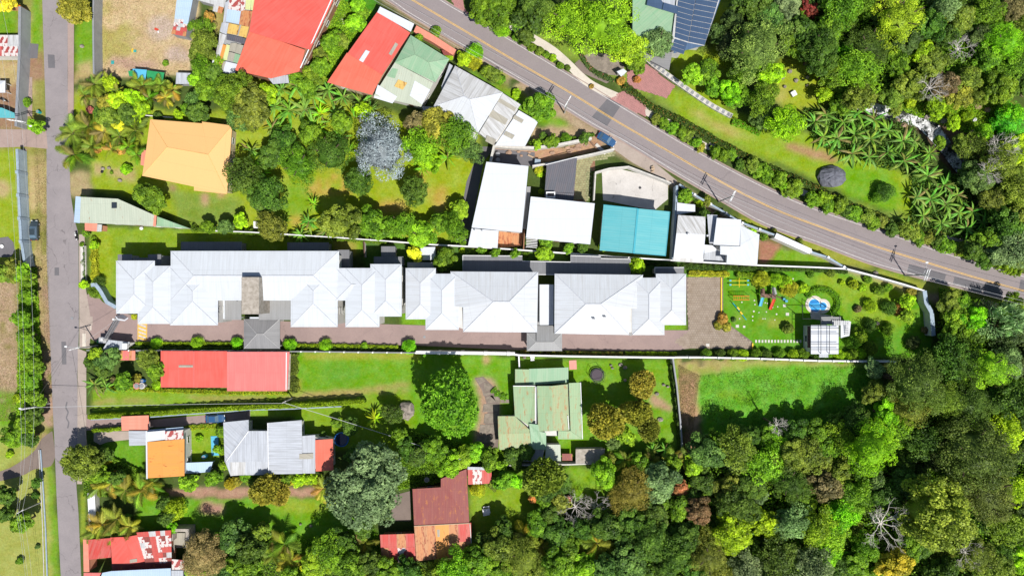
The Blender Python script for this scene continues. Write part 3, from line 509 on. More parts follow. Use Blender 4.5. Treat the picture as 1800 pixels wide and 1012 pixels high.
# ================================================================ BUILDINGS
def plane_uv(P, flatdir=None):
    n = Vector((0, 0, 0))
    for i in range(len(P)): n += P[i].cross(P[(i+1) % len(P)])
    n.normalize()
    if n.z < 0: n = -n
    d = Vector((0, 0, -1)); d = d - n*d.dot(n)
    if d.length < 0.03 or flatdir is not None:
        a = flatdir if flatdir is not None else -math.pi/2; d = Vector((math.cos(a), math.sin(a), 0)); d = d-n*d.dot(n)
    d.normalize(); u = n.cross(d); o = P[0]
    return [((p-o).dot(u)+40, (p-o).dot(d)+40) for p in P]
def roof_world(root, P, mat, name='roof_panel', th=0.12, flatdir=None, label=None):
    P = [Vector(p) for p in P]
    if area2([(p.x, p.y) for p in P]) < 0: P.reverse()
    uv = plane_uv(P, flatdir); m = MB(); m.poly(P, uv); Q = [p-Vector((0, 0, th)) for p in P]
    m.poly(list(reversed(Q)), list(reversed(uv)))
    for i in range(len(P)):
        j = (i+1) % len(P); m.poly([Q[i], Q[j], P[j], P[i]], [uv[i], uv[j], uv[j], uv[i]])
    o = m.build(name, M[mat], root)
    if label: o['label'] = label
    return o
def roofp(root, pts, mat, **kw): return roof_world(root, [W(*p) for p in pts], mat, **kw)
def flat(root, px, z, mat, **kw): return roofp(root, [(x, y, z) for x, y in px], mat, **kw)
def sheets(root, px4, z4, nx, ny, mats, name='roof_sheet', gap=0.0, seed=1, th=0.03, flatdir=None, base=0.05):
    "a quad roof laid as separate lapped sheets, each one a part"
    A, B, C, D = [W(x, y, z) for (x, y), z in zip(px4, z4)]; rr = random.Random(seed); wx = [0]; wy = [0]
    for i in range(nx): wx.append(wx[-1]+rr.uniform(.8, 1.2))
    for i in range(ny): wy.append(wy[-1]+rr.uniform(.8, 1.2))
    wx = [a/wx[-1] for a in wx]; wy = [a/wy[-1] for a in wy]
    def L(u, v): return (A*(1-u)+B*u)*(1-v)+(D*(1-u)+C*u)*v
    for j in range(ny):
        for i in range(nx):
            up = Vector((0, 0, base+0.012*((i+2*j) % 3))); ov = 0.012
            mt = mats[rr.randrange(len(mats))] if not callable(mats) else mats(i, j, rr)
            if mt is None: continue
            roof_world(root, [L(wx[i]-ov*(i > 0), wy[j])+up, L(wx[i+1], wy[j])+up, L(wx[i+1], wy[j+1]+ov*(j < ny-1))+up, L(wx[i]-ov*(i > 0), wy[j+1]+ov*(j < ny-1))+up], mt, name=name, th=th, flatdir=flatdir)
def cap(root, a, b, mat='ridge', r=0.09, name='ridge_cap'):
    a, b = Vector(a), Vector(b)
    MB().tube([a+Vector((0, 0, .03)), b+Vector((0, 0, .03))], r, 5).build(name, M[mat], root)
def hip(root, q, z, mat, pitch=0.25, capm='ridge', gable=False, axis=None, th=0.12, mats=None, hipfrac=1.0):
    "q: four eave corners (plan units); hip or gable roof along the longer axis"
    A, B, C, D = [W(x, y, z) for x, y in q]
    if area2([(p.x, p.y) for p in (A, B, C, D)]) < 0: A, B, C, D = A, D, C, B
    if (axis is None and (B-A).length < (C-B).length) or axis == 1: A, B, C, D = B, C, D, A
    w = ((D-A).length+(C-B).length)/2; hz = w/2*pitch; m1, m2 = (A+D)/2, (B+C)/2; ax = (m2-m1); L = ax.length; ax.normalize()
    ins = 0 if gable else min(w/2*hipfrac, L/2-0.01)
    r1, r2 = m1+ax*ins+Vector((0, 0, hz)), m2-ax*ins+Vector((0, 0, hz))
    mm = mats or [mat]*4
    roof_world(root, [A, B, r2, r1], mm[0], th=th); roof_world(root, [C, D, r1, r2], mm[1], th=th)
    if not gable: roof_world(root, [B, C, r2], mm[2], th=th); roof_world(root, [D, A, r1], mm[3], th=th)
    if capm:
        if (r2-r1).length > .3: cap(root, r1, r2, capm)
        if not gable:
            for a, b in ((A, r1), (D, r1), (B, r2), (C, r2)): cap(root, a, b, capm, 0.06)
    return r1, r2
WIN = {}
def window_mesh(w, h):
    if (w, h) not in WIN:
        m = MB(); m.box((0, 0.02, 0), (w, 0.04, h)); g = len(m.f)
        for sx in (-1, 1): m.box((sx*(w/2), 0.05, 0), (0.07, 0.1, h+0.14))
        for sz in (-1, 1): m.box((0, 0.05, sz*h/2), (w-0.07, 0.1, 0.07))
        m.box((0, 0.045, 0), (0.05, 0.05, h-0.07))
        o = m.build('window', [M['glass'], M['frame']]); o.data.polygons.foreach_set('material_index', [0]*g+[1]*(len(m.f)-g)); WIN[(w, h)] = o.data; bpy.data.objects.remove(o)
    return WIN[(w, h)]
def walls(root, px, z, mat, inset=0.45, top=0.1, win=True, storeys=None, h0=0.0, door=None, name='wall', seed=0):
    P = [W(x, y, z).to_2d() for x, y in px]; Q = offset(P, inset); m = MB(); m.prism(Q, h0-0.05, z-top); m.build(name, M[mat], root)
    if not win: return
    st = storeys or max(1, int(round(z/3.1))); rr = random.Random(seed+len(px)); off = root.location; did = False
    for i in range(len(Q)):
        a, b = Q[i], Q[(i+1) % len(Q)]; L = (b-a).length
        if L < 2.6: continue
        t_ = (b-a)/L; nrm = Vector((t_.y, -t_.x)); ang = math.atan2(nrm.y, nrm.x)-math.pi/2; n = max(1, int(L/4.2))
        for s in range(st):
            for k in range(n):
                c = a+t_*(L*(k+.5)/n); zz = (z-top)/st*s+1.5
                if s == 0 and not did and L > 4 and k == n//2:
                    did = True; d = MB(); d.box((0, 0.03, 1.02), (0.95, 0.06, 2.0)); d.box((0.34, 0.09, 1.0), (0.05, 0.06, 0.16)); o = d.build('door', M['wood']); o.parent = root; o.location = (c.x-off.x, c.y-off.y, 0); o.rotation_euler = (0, 0, ang); continue
                if zz+0.6 > z-top: continue
                o = bpy.data.objects.new('window', window_mesh(1.3, 1.0)); col.objects.link(o); o.parent = root; o.location = (c.x-off.x, c.y-off.y, zz); o.rotation_euler = (0, 0, ang)
def bld(name, label, px, z=0, cat='house', group=None):
    c = W(sum(p[0] for p in px)/len(px), sum(p[1] for p in px)/len(px), 0); return thing(name, label, cat, (c.x, c.y, 0), group)
def rect(x0, y0, x1, y1): return [(x0, y0), (x1, y0), (x1, y1), (x0, y1)]
def posts(root, pts, z, mat='white', s=0.14, name='post'):
    for x, y in pts:
        p = W(x, y, z); MB().box((p.x, p.y, z/2-0.05), (s, s, z-0.02)).build(name, M[mat], root)
# ---- long white apartment building, western half
zE = 8.2
oA = [(204, 458), (259, 458), (259, 467), (300, 467), (300, 441), (596, 444), (596, 471), (651, 471), (651, 464), (706, 464), (706, 556), (667, 556), (667, 574.5), (607, 574.5), (607, 528), (593.5, 528), (593.5, 574.5), (511, 574), (511, 526), (383, 526), (383, 571.5), (242, 569), (242, 551), (204, 551)]
A_ = bld('apartment_building', 'longest white-roofed apartment building, near the side lane, with a beige block over its entrance', oA, cat='apartment building')
walls(A_, oA, zE, 'white_wall', seed=1)
hip(A_, rect(300, 441, 596, 528), zE, 'r_white', 0.15)
hip(A_, rect(204, 458, 272, 551), zE, 'r_white', 0.14); hip(A_, rect(242, 467, 300, 569), zE, 'r_white', 0.15)
hip(A_, rect(299, 470, 383, 571.5), zE, 'r_white', 0.135); hip(A_, rect(511, 470, 593.5, 574.5), zE, 'r_white', 0.135)
hip(A_, rect(607, 471, 667, 574.5), zE, 'r_white', 0.15); hip(A_, rect(651, 464, 706, 556), zE, 'r_white', 0.15); hip(A_, rect(590, 471, 655, 528), zE-0.02, 'r_white', 0.1)
for q, z, mt in ((rect(384, 526, 424, 562), 4.4, 'r_mgrey'), (rect(455, 526, 511, 562), 4.5, 'r_mgrey')): flat(A_, q, z, mt, name='canopy', flatdir=-math.pi/2)
roofp(A_, [(386, 526, 4.62), (395, 526, 4.62), (395, 560, 4.5), (386, 560, 4.5)], 'r_white', name='canopy_edge'); posts(A_, [(388, 558), (424, 558), (458, 558), (506, 558)], 4.3)
tw = MB(); tw.prism([W(x, y, 10.8).to_2d() for x, y in rect(424.5, 487, 455, 552)], 3.0, 10.8); tw.build('stair_tower', M['r_concrete'], A_)
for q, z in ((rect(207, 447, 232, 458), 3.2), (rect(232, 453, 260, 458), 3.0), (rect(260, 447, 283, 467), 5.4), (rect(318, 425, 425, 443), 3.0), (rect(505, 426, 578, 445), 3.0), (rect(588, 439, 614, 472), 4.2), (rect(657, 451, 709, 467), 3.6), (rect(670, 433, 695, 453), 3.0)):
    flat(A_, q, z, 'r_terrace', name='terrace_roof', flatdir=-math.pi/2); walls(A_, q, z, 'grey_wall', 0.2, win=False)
for k, (x, y) in enumerate(((593, 520), (405, 529))): p = W(x, y, zE); MB().tube([(p.x, p.y, 3.6), (p.x, p.y, 5.0)], 0.06).build('downpipe', M['dark'], A_)
# ---- eastern half
z2 = 8.2
oB = [(713, 471), (766, 471), (766, 481), (792, 481), (792, 477), (946, 478), (946, 500), (975, 500), (975, 481), (1130, 483.5), (1130, 487.5), (1155, 487.5), (1155, 481), (1207, 481), (1205, 571), (1168, 571), (1168, 588), (1107, 588), (974.5, 586), (974.5, 571), (944, 571), (944, 584), (815, 583), (806, 579.5), (748, 579), (748, 561), (713, 561)]
B_ = bld('apartment_building', 'eastern white-roofed apartment building with three big hipped roofs, its end facing the paved courtyard', oB, cat='apartment building')
walls(B_, [(713, 471), (766, 471), (766, 481), (792, 481), (792, 477), (946, 478), (944, 584), (815, 583), (806, 579.5), (748, 579), (748, 561), (713, 561)], z2, 'white_wall', inset=0.5, seed=2)
walls(B_, [(975, 481), (1130, 483.5), (1130, 487.5), (1155, 487.5), (1155, 481), (1207, 481), (1205, 571), (1168, 571), (1168, 588), (1107, 588), (974.5, 586)], z2, 'white_wall', inset=0.5, seed=2)
hip(B_, rect(713, 471, 766, 561), z2, 'r_white2', 0.22); hip(B_, rect(748, 481, 806.5, 579.5), z2, 'r_white', 0.22)
zr = 9.7
for q in ([(792, 477, z2), (946, 478, z2), (895, 530, zr), (867, 530, zr)], [(946, 478, z2), (944, 584, z2), (895, 530, zr)], [(944, 584, z2), (814, 583, z2), (867, 530, zr), (895, 530, zr)], [(792, 477, z2), (867, 530, zr), (814, 583, z2), (814, 540, z2+.62), (792, 537, z2)]): roofp(B_, q, 'r_white2')
for a, b in (((792, 477, z2), (867, 530, zr)), ((946, 478, z2), (895, 530, zr)), ((944, 584, z2), (895, 530, zr)), ((814, 583, z2), (867, 530, zr)), ((867, 530, zr), (895, 530, zr))): cap(B_, W(*a), W(*b), r=0.08)
for q in ([(975, 481, z2), (1130, 483, z2), (1056, 534, zr), (1030, 534, zr)], [(974.5, 586, z2), (1106, 588.5, z2), (1056, 534, zr), (1030, 534, zr)], [(975, 481, z2), (1030, 534, zr), (974.5, 586, z2)], [(1130, 483, z2), (1129, 542, z2+.05), (1106, 542, z2+.5), (1106, 588.5, z2), (1056, 534, zr)]): roofp(B_, q, 'r_white2')
for a, b in (((975, 481, z2), (1030, 534, zr)), ((1130, 483, z2), (1056, 534, zr)), ((1106, 588, z2), (1056, 534, zr)), ((974.5, 586, z2), (1030, 534, zr)), ((1030, 534, zr), (1056, 534, zr))): cap(B_, W(*a), W(*b), r=0.08)
hip(B_, rect(1111, 488, 1168, 588.5), z2, 'r_white2', 0.22); hip(B_, rect(1153, 481, 1206, 571), z2, 'r_white2', 0.22)
flat(B_, rect(948.5, 500, 973, 571), 5.2, 'r_clean', name='link_roof'); flat(B_, rect(943, 500, 948, 571), 4.0, 'r_mgrey', name='link_roof')
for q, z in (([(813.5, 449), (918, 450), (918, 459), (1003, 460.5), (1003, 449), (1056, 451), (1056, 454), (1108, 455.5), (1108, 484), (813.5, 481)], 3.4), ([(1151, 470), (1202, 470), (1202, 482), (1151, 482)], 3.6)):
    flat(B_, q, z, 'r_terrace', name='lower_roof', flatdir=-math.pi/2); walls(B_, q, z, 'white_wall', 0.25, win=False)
    P = [W(x, y, z) for x, y in q]; MB().tube([p+Vector((0, 0, .05)) for p in P]+[P[0]+Vector((0, 0, .05))], 0.09, 4).build('gutter', M['white'], B_)
for q, z in ((rect(716, 461, 764, 473), 3.6), (rect(1075, 558, 1079, 563), 0), ): 
    if z: flat(B_, q, z, 'r_mgrey', name='lower_roof'); walls(B_, q, z, 'grey_wall', 0.2, win=False)
for x, y in ((1043, 559.5), (1062, 556)):
    p = W(x, y, 9); MB().tube([(p.x, p.y, 8.6), (p.x, p.y, 9.5)], 0.16).tube([(p.x-.3, p.y, 9.5), (p.x+.3, p.y, 9.5)], 0.14).build('vent_pipe', M['grey'], B_)
flat(B_, rect(739, 434, 765, 457), 2.6, 'r_clean', name='shed_roof'); walls(B_, rect(739, 434, 765, 457), 2.6, 'white_wall', 0.1, win=False)
flat(B_, rect(807.5, 537, 813.5, 570), 5.0, 'r_mgrey', name='link_roof'); flat(B_, rect(1106.5, 543, 1110.5, 590), 5.0, 'r_mgrey', name='link_roof')
# ---- two drive-through entrance porches (grey hip roofs on posts)
for q, lb, h_ in ((rect(428.7, 560.5, 492, 612.5), 'dark grey pyramid-roofed entrance porch spanning the driveway beside the beige block', 3.6), (rect(926, 585, 988, 616.5), 'pale grey hip-roofed entrance porch between the two hipped white roofs', 3.6)):
    e = bld('entrance_porch', lb, q, cat='porch', group='entrance porches over the driveway'); hip(e, q, h_, 'r_grey' if q[0][0] < 500 else 'r_mgrey', 0.3, 'ridge_grey')
    if q[0][0] > 500:
        roofp(e, [(943, 572, h_), (973, 572, h_), (973, 600, h_+.9), (943, 600, h_+.9)], 'r_mgrey')
    else: flat(e, rect(439, 557, 482, 560), h_+0.3, 'r_white', name='fascia_board')
    (x0, y0), (x1, y1) = q[0], q[2]; posts(e, [(x0+4, y0+4), (x1-4, y0+4), (x0+4, y1-4), (x1-4, y1-4)], h_-0.05, 'offwhite', 0.3, 'column')
# ---- white flat-roofed houses in the middle
q = [(855, 284.5), (929, 292), (917.5, 408.5), (829, 400)]; H1 = bld('flat_roofed_house', 'tall clean white flat-roofed house, narrow and slanting, beside the central garden', q)
flat(H1, q, 7.2, 'r_clean'); walls(H1, q, 7.2, 'white_wall', 0.3, seed=3)
q = [(829, 401.5), (876.5, 405.5), (874.5, 436), (822.5, 432.5)]; flat(H1, q, 6.4, 'r_clean', name='annex_roof'); walls(H1, q, 6.4, 'white_wall', 0.2, seed=4)
q = [(917, 432.5), (921, 404), (877, 404), (875, 435)]; flat(H1, q, 0.3, 'r_rust', name='terracotta_patio', label='rusty terracotta patio floor'); walls(H1, [(921, 402), (923, 402), (922, 438), (919, 438)], 3.2, 'brick_wall', 0.05, win=False)
flat(H1, [(926, 328), (933, 328), (925, 403), (918.5, 402)], 4.0, 'r_mgrey', name='side_roof')
for x, y in ((834, 404), (847, 405)): p = W(x, y, 6.5); MB().tube([(p.x, p.y, 6.4), (p.x, p.y, 6.85)], 0.15).build('vent_pipe', M['grey'], H1)
q = [(933, 345.5), (1045.5, 357.5), (1037.5, 429.5), (924.5, 418)]; H2 = bld('flat_roofed_house', 'wide clean white flat-roofed house below the dark tiled carport', q)
flat(H2, q, 6.4, 'r_clean'); walls(H2, q, 6.4, 'white_wall', 0.3, seed=5)
q = [(925, 419), (945, 421), (943, 437), (923, 436)]
for i in range(6):
    y = 420+i*2.8; a, b = W(925, y, 3), W(944.5, y+1.4, 3); MB().box(((a+b)/2), ((b-a).length, 0.12, 0.12), rz=math.atan2(b.y-a.y, b.x-a.x)).build('pergola_slat', M['white'], H2)
posts(H2, [(925, 434), (943, 435)], 2.95)
# dark tiled carport
q = [(961, 289), (1014.5, 277.5), (1008, 351), (957, 347)]; Cp = bld('carport', 'dark grey tiled mono-pitch carport roof above the wide white house', q, cat='carport')
roofp(Cp, [(961, 289, 3.4), (1014.5, 277.5, 3.6), (1008, 351, 2.9), (957, 347, 2.8)], 'r_dark'); roofp(Cp, [(968, 338, 3.15), (1008, 340, 3.2), (1007, 355, 3.0), (967, 352, 3.0)], 'r_dark'); walls(Cp, q, 2.75, 'white_wall', 0.3, win=False)
a = [W(959, 290, 3.5), W(1015, 276, 3.7)]; MB().tube([p+Vector((0, 0, .1)) for p in a], 0.1, 4).build('parapet', M['white'], Cp)
ch = bld('water_tank_box', 'small white open box standing on the edge of the dark tiled carport', rect(960, 337, 976, 348), cat='box')
for nm, (x0, y0, x1, y1) in dict(a=(960, 337, 976, 339), b=(960, 345.5, 976, 347.5), c=(960, 339, 962, 345.5), d=(974, 339, 976, 345.5)).items(): MB().prism([W(x, y, 3.8).to_2d() for x, y in rect(x0, y0, x1, y1)], 0, 3.8).build('side_panel', M['white'], ch)
q = [(957, 334), (958, 334)]
# turquoise
q = [(1061, 360), (1177.5, 372), (1170, 449.5), (1054, 440)]; T_ = bld('turquoise_roofed_house', 'house under a square turquoise metal roof with a darker middle ridge', q)
zt = 6.2
roofp(T_, [(1061, 360, zt), (1121.5, 366.5, zt+.9), (1114, 445, zt+.9), (1054, 440, zt)], 'r_teal'); roofp(T_, [(1121.5, 366.5, zt+.9), (1177.5, 372, zt), (1170, 449.5, zt), (1114, 445, zt+.9)], 'r_teal')
roofp(T_, [(1119.8, 366.3, zt+.98), (1123.2, 366.7, zt+.98), (1115.7, 445.2, zt+.98), (1112.3, 444.9, zt+.98)], 'r_cap_teal', name='ridge_cap', th=0.06)
for a, b in (((1177.5, 372), (1170, 449.5)), ((1170, 449.5), (1114, 445)), ((1061, 360), (1121, 366.5))): MB().tube([W(*a, zt+.02), W(*b, zt+(.92 if b[0] in (1121, 1114) else .02))], 0.07, 4).build('gutter', M['r_cap_teal'], T_)
walls(T_, q, zt, 'white_wall', 0.6, seed=6)
# white house with atrium by the main road
W_ = bld('white_roofed_house', 'white-roofed house of several metal roofs round a small grey atrium, beside the main road', rect(1185, 380, 1334, 465))
z3 = 5.2
roofp(W_, [(1192, 378, z3), (1240, 381, z3+.3), (1240, 412, z3+.5), (1189, 410, z3+.3)], 'r_white3'); roofp(W_, [(1189, 410, z3+.3), (1240, 412, z3+.5), (1236, 456, z3), (1184, 452, z3-.2)], 'r_clean')
roofp(W_, [(1184, 451, z3-.4), (1237, 455, z3-.4), (1236, 462, z3-.7), (1182, 459, z3-.7)], 'r_white3')
flat(W_, [(1260, 383), (1303, 386), (1302, 397), (1300, 432), (1254, 430)], z3+.8, 'r_clean'); roofp(W_, [(1302, 396, z3+.4), (1335, 412, z3+.2), (1331, 466, z3-.2), (1277, 464, z3), (1278, 448, z3+.1), (1266, 447, z3+.2), (1266, 432, z3+.3), (1301, 433, z3+.4)], 'r_white')
flat(W_, [(1243, 377), (1261, 378), (1257, 428), (1247, 428)], z3-.5, 'r_lgrey', name='valley_roof', flatdir=-math.pi/2); flat(W_, [(1190, 356), (1222, 360), (1222, 372), (1190, 377)], 3.0, 'r_clean', name='shed_roof')
flat(W_, [(1240, 430), (1266, 433), (1266, 446), (1277, 449), (1277, 463), (1236, 461)], 1.5, 'r_lgrey', name='atrium_floor'); roofp(W_, [(1238, 430, 4.4), (1252, 431, 4.3), (1262, 440, 4.1), (1238, 445, 4.2)], 'r_clean', name='small_roof')
walls(W_, [(1192, 379), (1240, 382), (1236, 459), (1184, 456)], z3-.5, 'grey_wall', 0.5, seed=7); walls(W_, [(1262, 384), (1302, 387), (1334, 413), (1331, 465), (1279, 464), (1279, 447), (1262, 440)], z3-.25, 'white_wall', 0.45, seed=8); walls(W_, rect(1191, 358, 1221, 372), 2.95, 'white_wall', 0.1, win=False)
for x, y in ((1209, 411), (1243, 414)): p = W(x, y, z3+.5); MB().ball((p.x, p.y, z3+.75), 0.28, sc=(1, 1, .7)).build('roof_vent', M['steel'], W_)
# ---- red, green, white houses along the main road (north)
RN = bld('warehouse', 'big red metal-roofed warehouse at the top edge, with an uneven lower edge', [(450, 0), (580, 0), (540, 135), (416, 125)], cat='warehouse')
roofp(RN, [(452, -30, 6.4), (600, -30, 6.8), (545, 88, 6.4), (438, 56, 6.0)], 'r_red'); roofp(RN, [(438, 56, 5.8), (494, 73, 5.95), (476, 138, 5.5), (413, 124, 5.3)], 'r_coral'); roofp(RN, [(494, 73, 5.9), (536, 88, 6.1), (526, 126, 5.6), (476, 138, 5.45)], 'r_coral')
walls(RN, [(452, -30), (600, -30), (545, 88), (526, 126), (476, 138), (414, 124)], 5.2, 'brick_wall', 0.5, seed=9); MB().tube([W(528, 120, 6), W(588, -12, 7)], 0.14, 4).build('gutter', M['white'], RN)
flat(RN, [(470, 136), (506, 132), (508, 146), (480, 148)], 4.4, 'r_lgrey', name='lean_to_roof'); flat(RN, [(580, 2), (590, 4), (533, 122), (527, 118)], 3.2, 'r_concrete', name='side_ledge')
RN2 = bld('house', 'red-roofed house in two shades of red with one white roof light, beside the main road', [(665, 15), (728, 60), (655, 166), (577, 145)])
roofp(RN2, [(664, 20, 5.6), (721, 58, 5.6), (672, 132, 5.2), (611, 94, 5.2)], 'r_red'); roofp(RN2, [(610, 93, 5.0), (672, 132, 5.0), (654, 167, 4.6), (575, 145, 4.6)], 'r_coral')
roofp(RN2, [(668, 12, 5.75), (728, 42, 5.75), (722, 56, 5.75), (663, 22, 5.75)], 'r_clean', name='white_parapet', flatdir=0); walls(RN2, [(664, 20), (721, 58), (672, 132), (654, 167), (577, 145)], 4.6, 'cream_wall', 0.4, seed=10)
roofp(RN2, [(643, 88, 5.52), (650, 91, 5.52), (638, 110, 5.48), (631, 106, 5.48)], 'r_clean', name='roof_light', th=0.04); roofp(RN2, [(695, 75, 5.58), (700, 78, 5.58), (688, 98, 5.5), (683, 95, 5.5)], 'r_clear', name='roof_light', th=0.04)
GN = bld('house', 'pale green metal-roofed house wedged between a red roof and a weathered white roof', [(720, 65), (790, 105), (740, 188), (655, 165)])
hip(GN, [(722, 62), (790, 104), (765, 145), (694, 110)], 5.4, 'r_green2', 0.25, 'ridge_green'); roofp(GN, [(694, 110, 5.2), (762, 146, 5.0), (740, 188, 4.4), (657, 168, 4.4)], 'r_ggrey'); roofp(GN, [(690, 120, 5.1), (700, 122, 5.1), (694, 138, 5.0), (680, 134, 5.0)], 'r_green2', name='roof_sheet', th=.08)
roofp(GN, [(729, 142, 5.0), (756, 158, 4.85), (742, 184, 4.55), (720, 168, 4.7)], 'r_clean', name='roof_sheet', th=.02); roofp(GN, [(664, 149, 4.75), (698, 170, 4.6), (690, 182, 4.3), (657, 172, 4.3)], 'r_clean', name='roof_sheet', th=.02); roofp(GN, [(700, 140, 5.0), (716, 146, 4.95), (708, 158, 4.85), (693, 152, 4.9)], 'r_ybits', name='roof_sheet', th=.02)
walls(GN, [(722, 62), (790, 104), (740, 188), (657, 168)], 4.3, 'white_wall', 0.5, seed=11)
WN = bld('house', 'weathered white hip-roofed house with grimy translucent roof strips, beside the main road', [(800, 115), (945, 213), (925, 256), (760, 190)])
z4 = 5.0
P0 = [(800, 116), (884, 163), (840, 234), (762, 187)]
hip(WN, P0, z4, 'r_white2', 0.25, mats=['r_white2', 'r_white3', 'r_white2', 'r_white3']); roofp(WN, [(884, 164, 4.7), (915, 184, 4.4), (868, 254, 4.2), (842, 234, 4.5)], 'r_white3')
roofp(WN, [(912, 194, 3.9), (946, 214, 3.7), (923, 257, 3.5), (870, 256, 3.5)], 'r_clean')
for q in ([(878, 172, 4.82), (908, 190, 4.6), (904, 196, 4.6), (874, 178, 4.8)], [(864, 192, 4.8), (893, 210, 4.5), (888, 220, 4.5), (859, 204, 4.72)], [(905, 202, 4.1), (921, 211, 4.0), (917, 217, 4.0), (901, 208, 4.1)], [(889, 230, 3.8), (905, 238, 3.8), (900, 245, 3.7), (885, 237, 3.8)]): roofp(WN, q, 'r_clear', name='roof_light', th=0.03)
walls(WN, [(800, 116), (884, 163), (912, 190), (944, 214), (922, 255), (868, 252), (840, 234), (762, 187)], 3.4, 'white_wall', 0.4, seed=12)
for q, z, mt in (([(776, 152), (790, 112), (796, 116), (778, 172)], 3.6, 'r_lgrey'), ([(741, 187), (764, 188), (770, 212), (745, 196)], 3.0, 'r_white3'), ([(764, 188), (775, 200), (800, 214), (840, 236), (835, 246), (800, 228), (765, 212)], 3.1, 'r_white3')): flat(WN, q, z, mt, name='lean_to_roof'); walls(WN, q, z, 'grey_wall', 0.1, win=False)
for q in ([(776, 208), (784, 201), (781, 214), (775, 216)], [(856, 238), (872, 246), (868, 256), (853, 248)]): flat(WN, q, 4.6 if q[0][0] > 800 else 3.3, 'r_clear', name='roof_light', th=.04)
pkp = bld('front_wall', 'low pink front wall with a gate recess beside the main road', [(727, 44), (800, 92)], cat='wall'); flat(pkp, [(732, 45), (762, 62), (802, 88), (796, 97), (760, 74), (727, 56)], 2.4, 'r_salmon', name='wall_cap'); walls(pkp, [(732, 45), (762, 62), (802, 88), (796, 97), (760, 74), (727, 56)], 2.4, 'coral_wall', 0.1, win=False); flat(pkp, [(776, 88), (788, 90), (794, 98), (780, 97)], 2.0, 'r_maroon', name='gate_roof')
# ---- patchwork shanty workshop beside the warehouse
S1 = bld('patchwork_workshop', 'long narrow workshop roofed with a patchwork of grey, white, rusty and orange sheets', [(400, 0), (450, 0), (400, 130)], cat='workshop')
def q4(x0, y0, x1, y1, x2, y2, x3, y3): return [(x0, y0), (x1, y1), (x2, y2), (x3, y3)]
for k, (q, mt) in enumerate([(q4(396, 5, 404, 0, 398, 38, 390, 58), 'r_lgrey'), (q4(404, -6, 424, -6, 422, 20, 401, 16), 'r_redwhite'), (q4(424, -6, 433, -6, 430, 18, 423, 20), 'r_redwhite'), (q4(433, -6, 442, -6, 440, 18, 431, 17), 'r_lime'), (q4(442, -6, 453, -6, 448, 20, 441, 18), 'r_lime'), (q4(400, 16, 424, 20, 421, 43, 397, 38), 'r_bluewhite'), (q4(424, 18, 444, 20, 438, 48, 420, 43), 'r_rust'), (q4(402, 41, 421, 45, 417, 62, 399, 59), 'r_ybits'), (q4(424, 45, 438, 48, 433, 67, 419, 63), 'r_ybits'), (q4(399, 60, 432, 68, 430, 78, 398, 70), 'r_dark'), (q4(390, 40, 402, 41, 398, 61, 386, 56), 'r_lgrey'), (q4(386, 58, 398, 62, 392, 80, 384, 78), 'r_white3'), (q4(392, 78, 398, 80, 390, 107, 385, 105), 'r_orange2'), (q4(383, 77, 392, 79, 385, 104, 378, 102), 'r_white3'), (q4(398, 78, 404, 80, 400, 106, 391, 106), 'r_lime'), (q4(405, 76, 416, 76, 413, 92, 402, 90), 'r_clear'), (q4(416, 77, 428, 80, 423, 96, 413, 93), 'r_clear'), (q4(402, 91, 413, 94, 410, 108, 399, 105), 'r_clear'), (q4(413, 94, 423, 97, 418, 112, 409, 109), 'r_green2'), (q4(396, 108, 418, 113, 412, 130, 392, 128), 'r_clean'), (q4(374, 104, 388, 106, 379, 146, 366, 146), 'r_clean'), (q4(386, 106, 393, 108, 384, 134, 379, 146), 'r_rust'), (q4(393, 108, 397, 109, 390, 128, 385, 132), 'r_clear')]):
    roofp(S1, [(x, y, 3.4+0.25*((k*7) % 5)/4+0.012*k) for x, y in q], mt, name='roof_sheet', th=0.04, flatdir=-1.8)
walls(S1, [(398, -6), (450, -6), (412, 128), (380, 144), (368, 144)], 3.2, 'grey_wall', 0.4, win=False)
S2 = bld('shed', 'long pale blue-grey sheet-roofed shed with a flaking red lower end beside the dry field', [(312, 0), (340, 0), (328, 65), (302, 60)], cat='shed')
sheets(S2, q4(312, -10, 341, -10, 332, 36, 307, 33), (2.8,)*4, 2, 3, ['r_bluewhite'], seed=3, flatdir=-1.4); sheets(S2, q4(307, 33, 332, 36, 330, 50, 305, 46), (2.75,)*4, 3, 2, ['r_redwhite', 'r_bluewhite', 'r_white3'], seed=5, flatdir=-1.4); sheets(S2, q4(305, 47, 329, 50, 327, 65, 301, 60), (2.7,)*4, 4, 2, ['r_rust', 'r_redrust', 'r_white3'], seed=6, flatdir=-1.4); walls(S2, q4(312, -10, 341, -10, 327, 65, 301, 60), 2.65, 'grey_wall', 0.1, win=False)
S3 = bld('shed', 'flaking white and pink sheet-roofed outbuilding at the very top edge beside the patchwork workshop', [(345, 0), (398, 0), (390, 18)], cat='shed'); sheets(S3, q4(350, -14, 402, -14, 394, 14, 345, 0), (2.8,)*4, 4, 2, ['r_redwhite', 'r_white3', 'r_clean', 'r_white3'], seed=8); sheets(S3, q4(376, 8, 394, 12, 390, 25, 374, 20), (2.5,)*4, 2, 1, ['r_rust', 'r_ybits', 'r_white3'], seed=9); walls(S3, q4(350, -14, 402, -14, 394, 12, 347, 0), 2.6, 'grey_wall', 0.1, win=False)
S4 = bld('shed', 'small light grey metal shed at the lower right corner of the dry field', rect(309, 128, 344, 148), cat='shed'); sheets(S4, [(310, 128), (340, 129), (344, 148), (309, 148)], (2.5, 2.5, 2.3, 2.3), 4, 1, ['r_lgrey'], seed=2); walls(S4, rect(310, 129, 341, 147), 2.2, 'grey_wall', 0.1, win=False)
S5 = bld('shelter', 'blue tarpaulin shelter with green netting beside it, at the bottom of the dry field', rect(225, 122, 290, 146), cat='shelter')
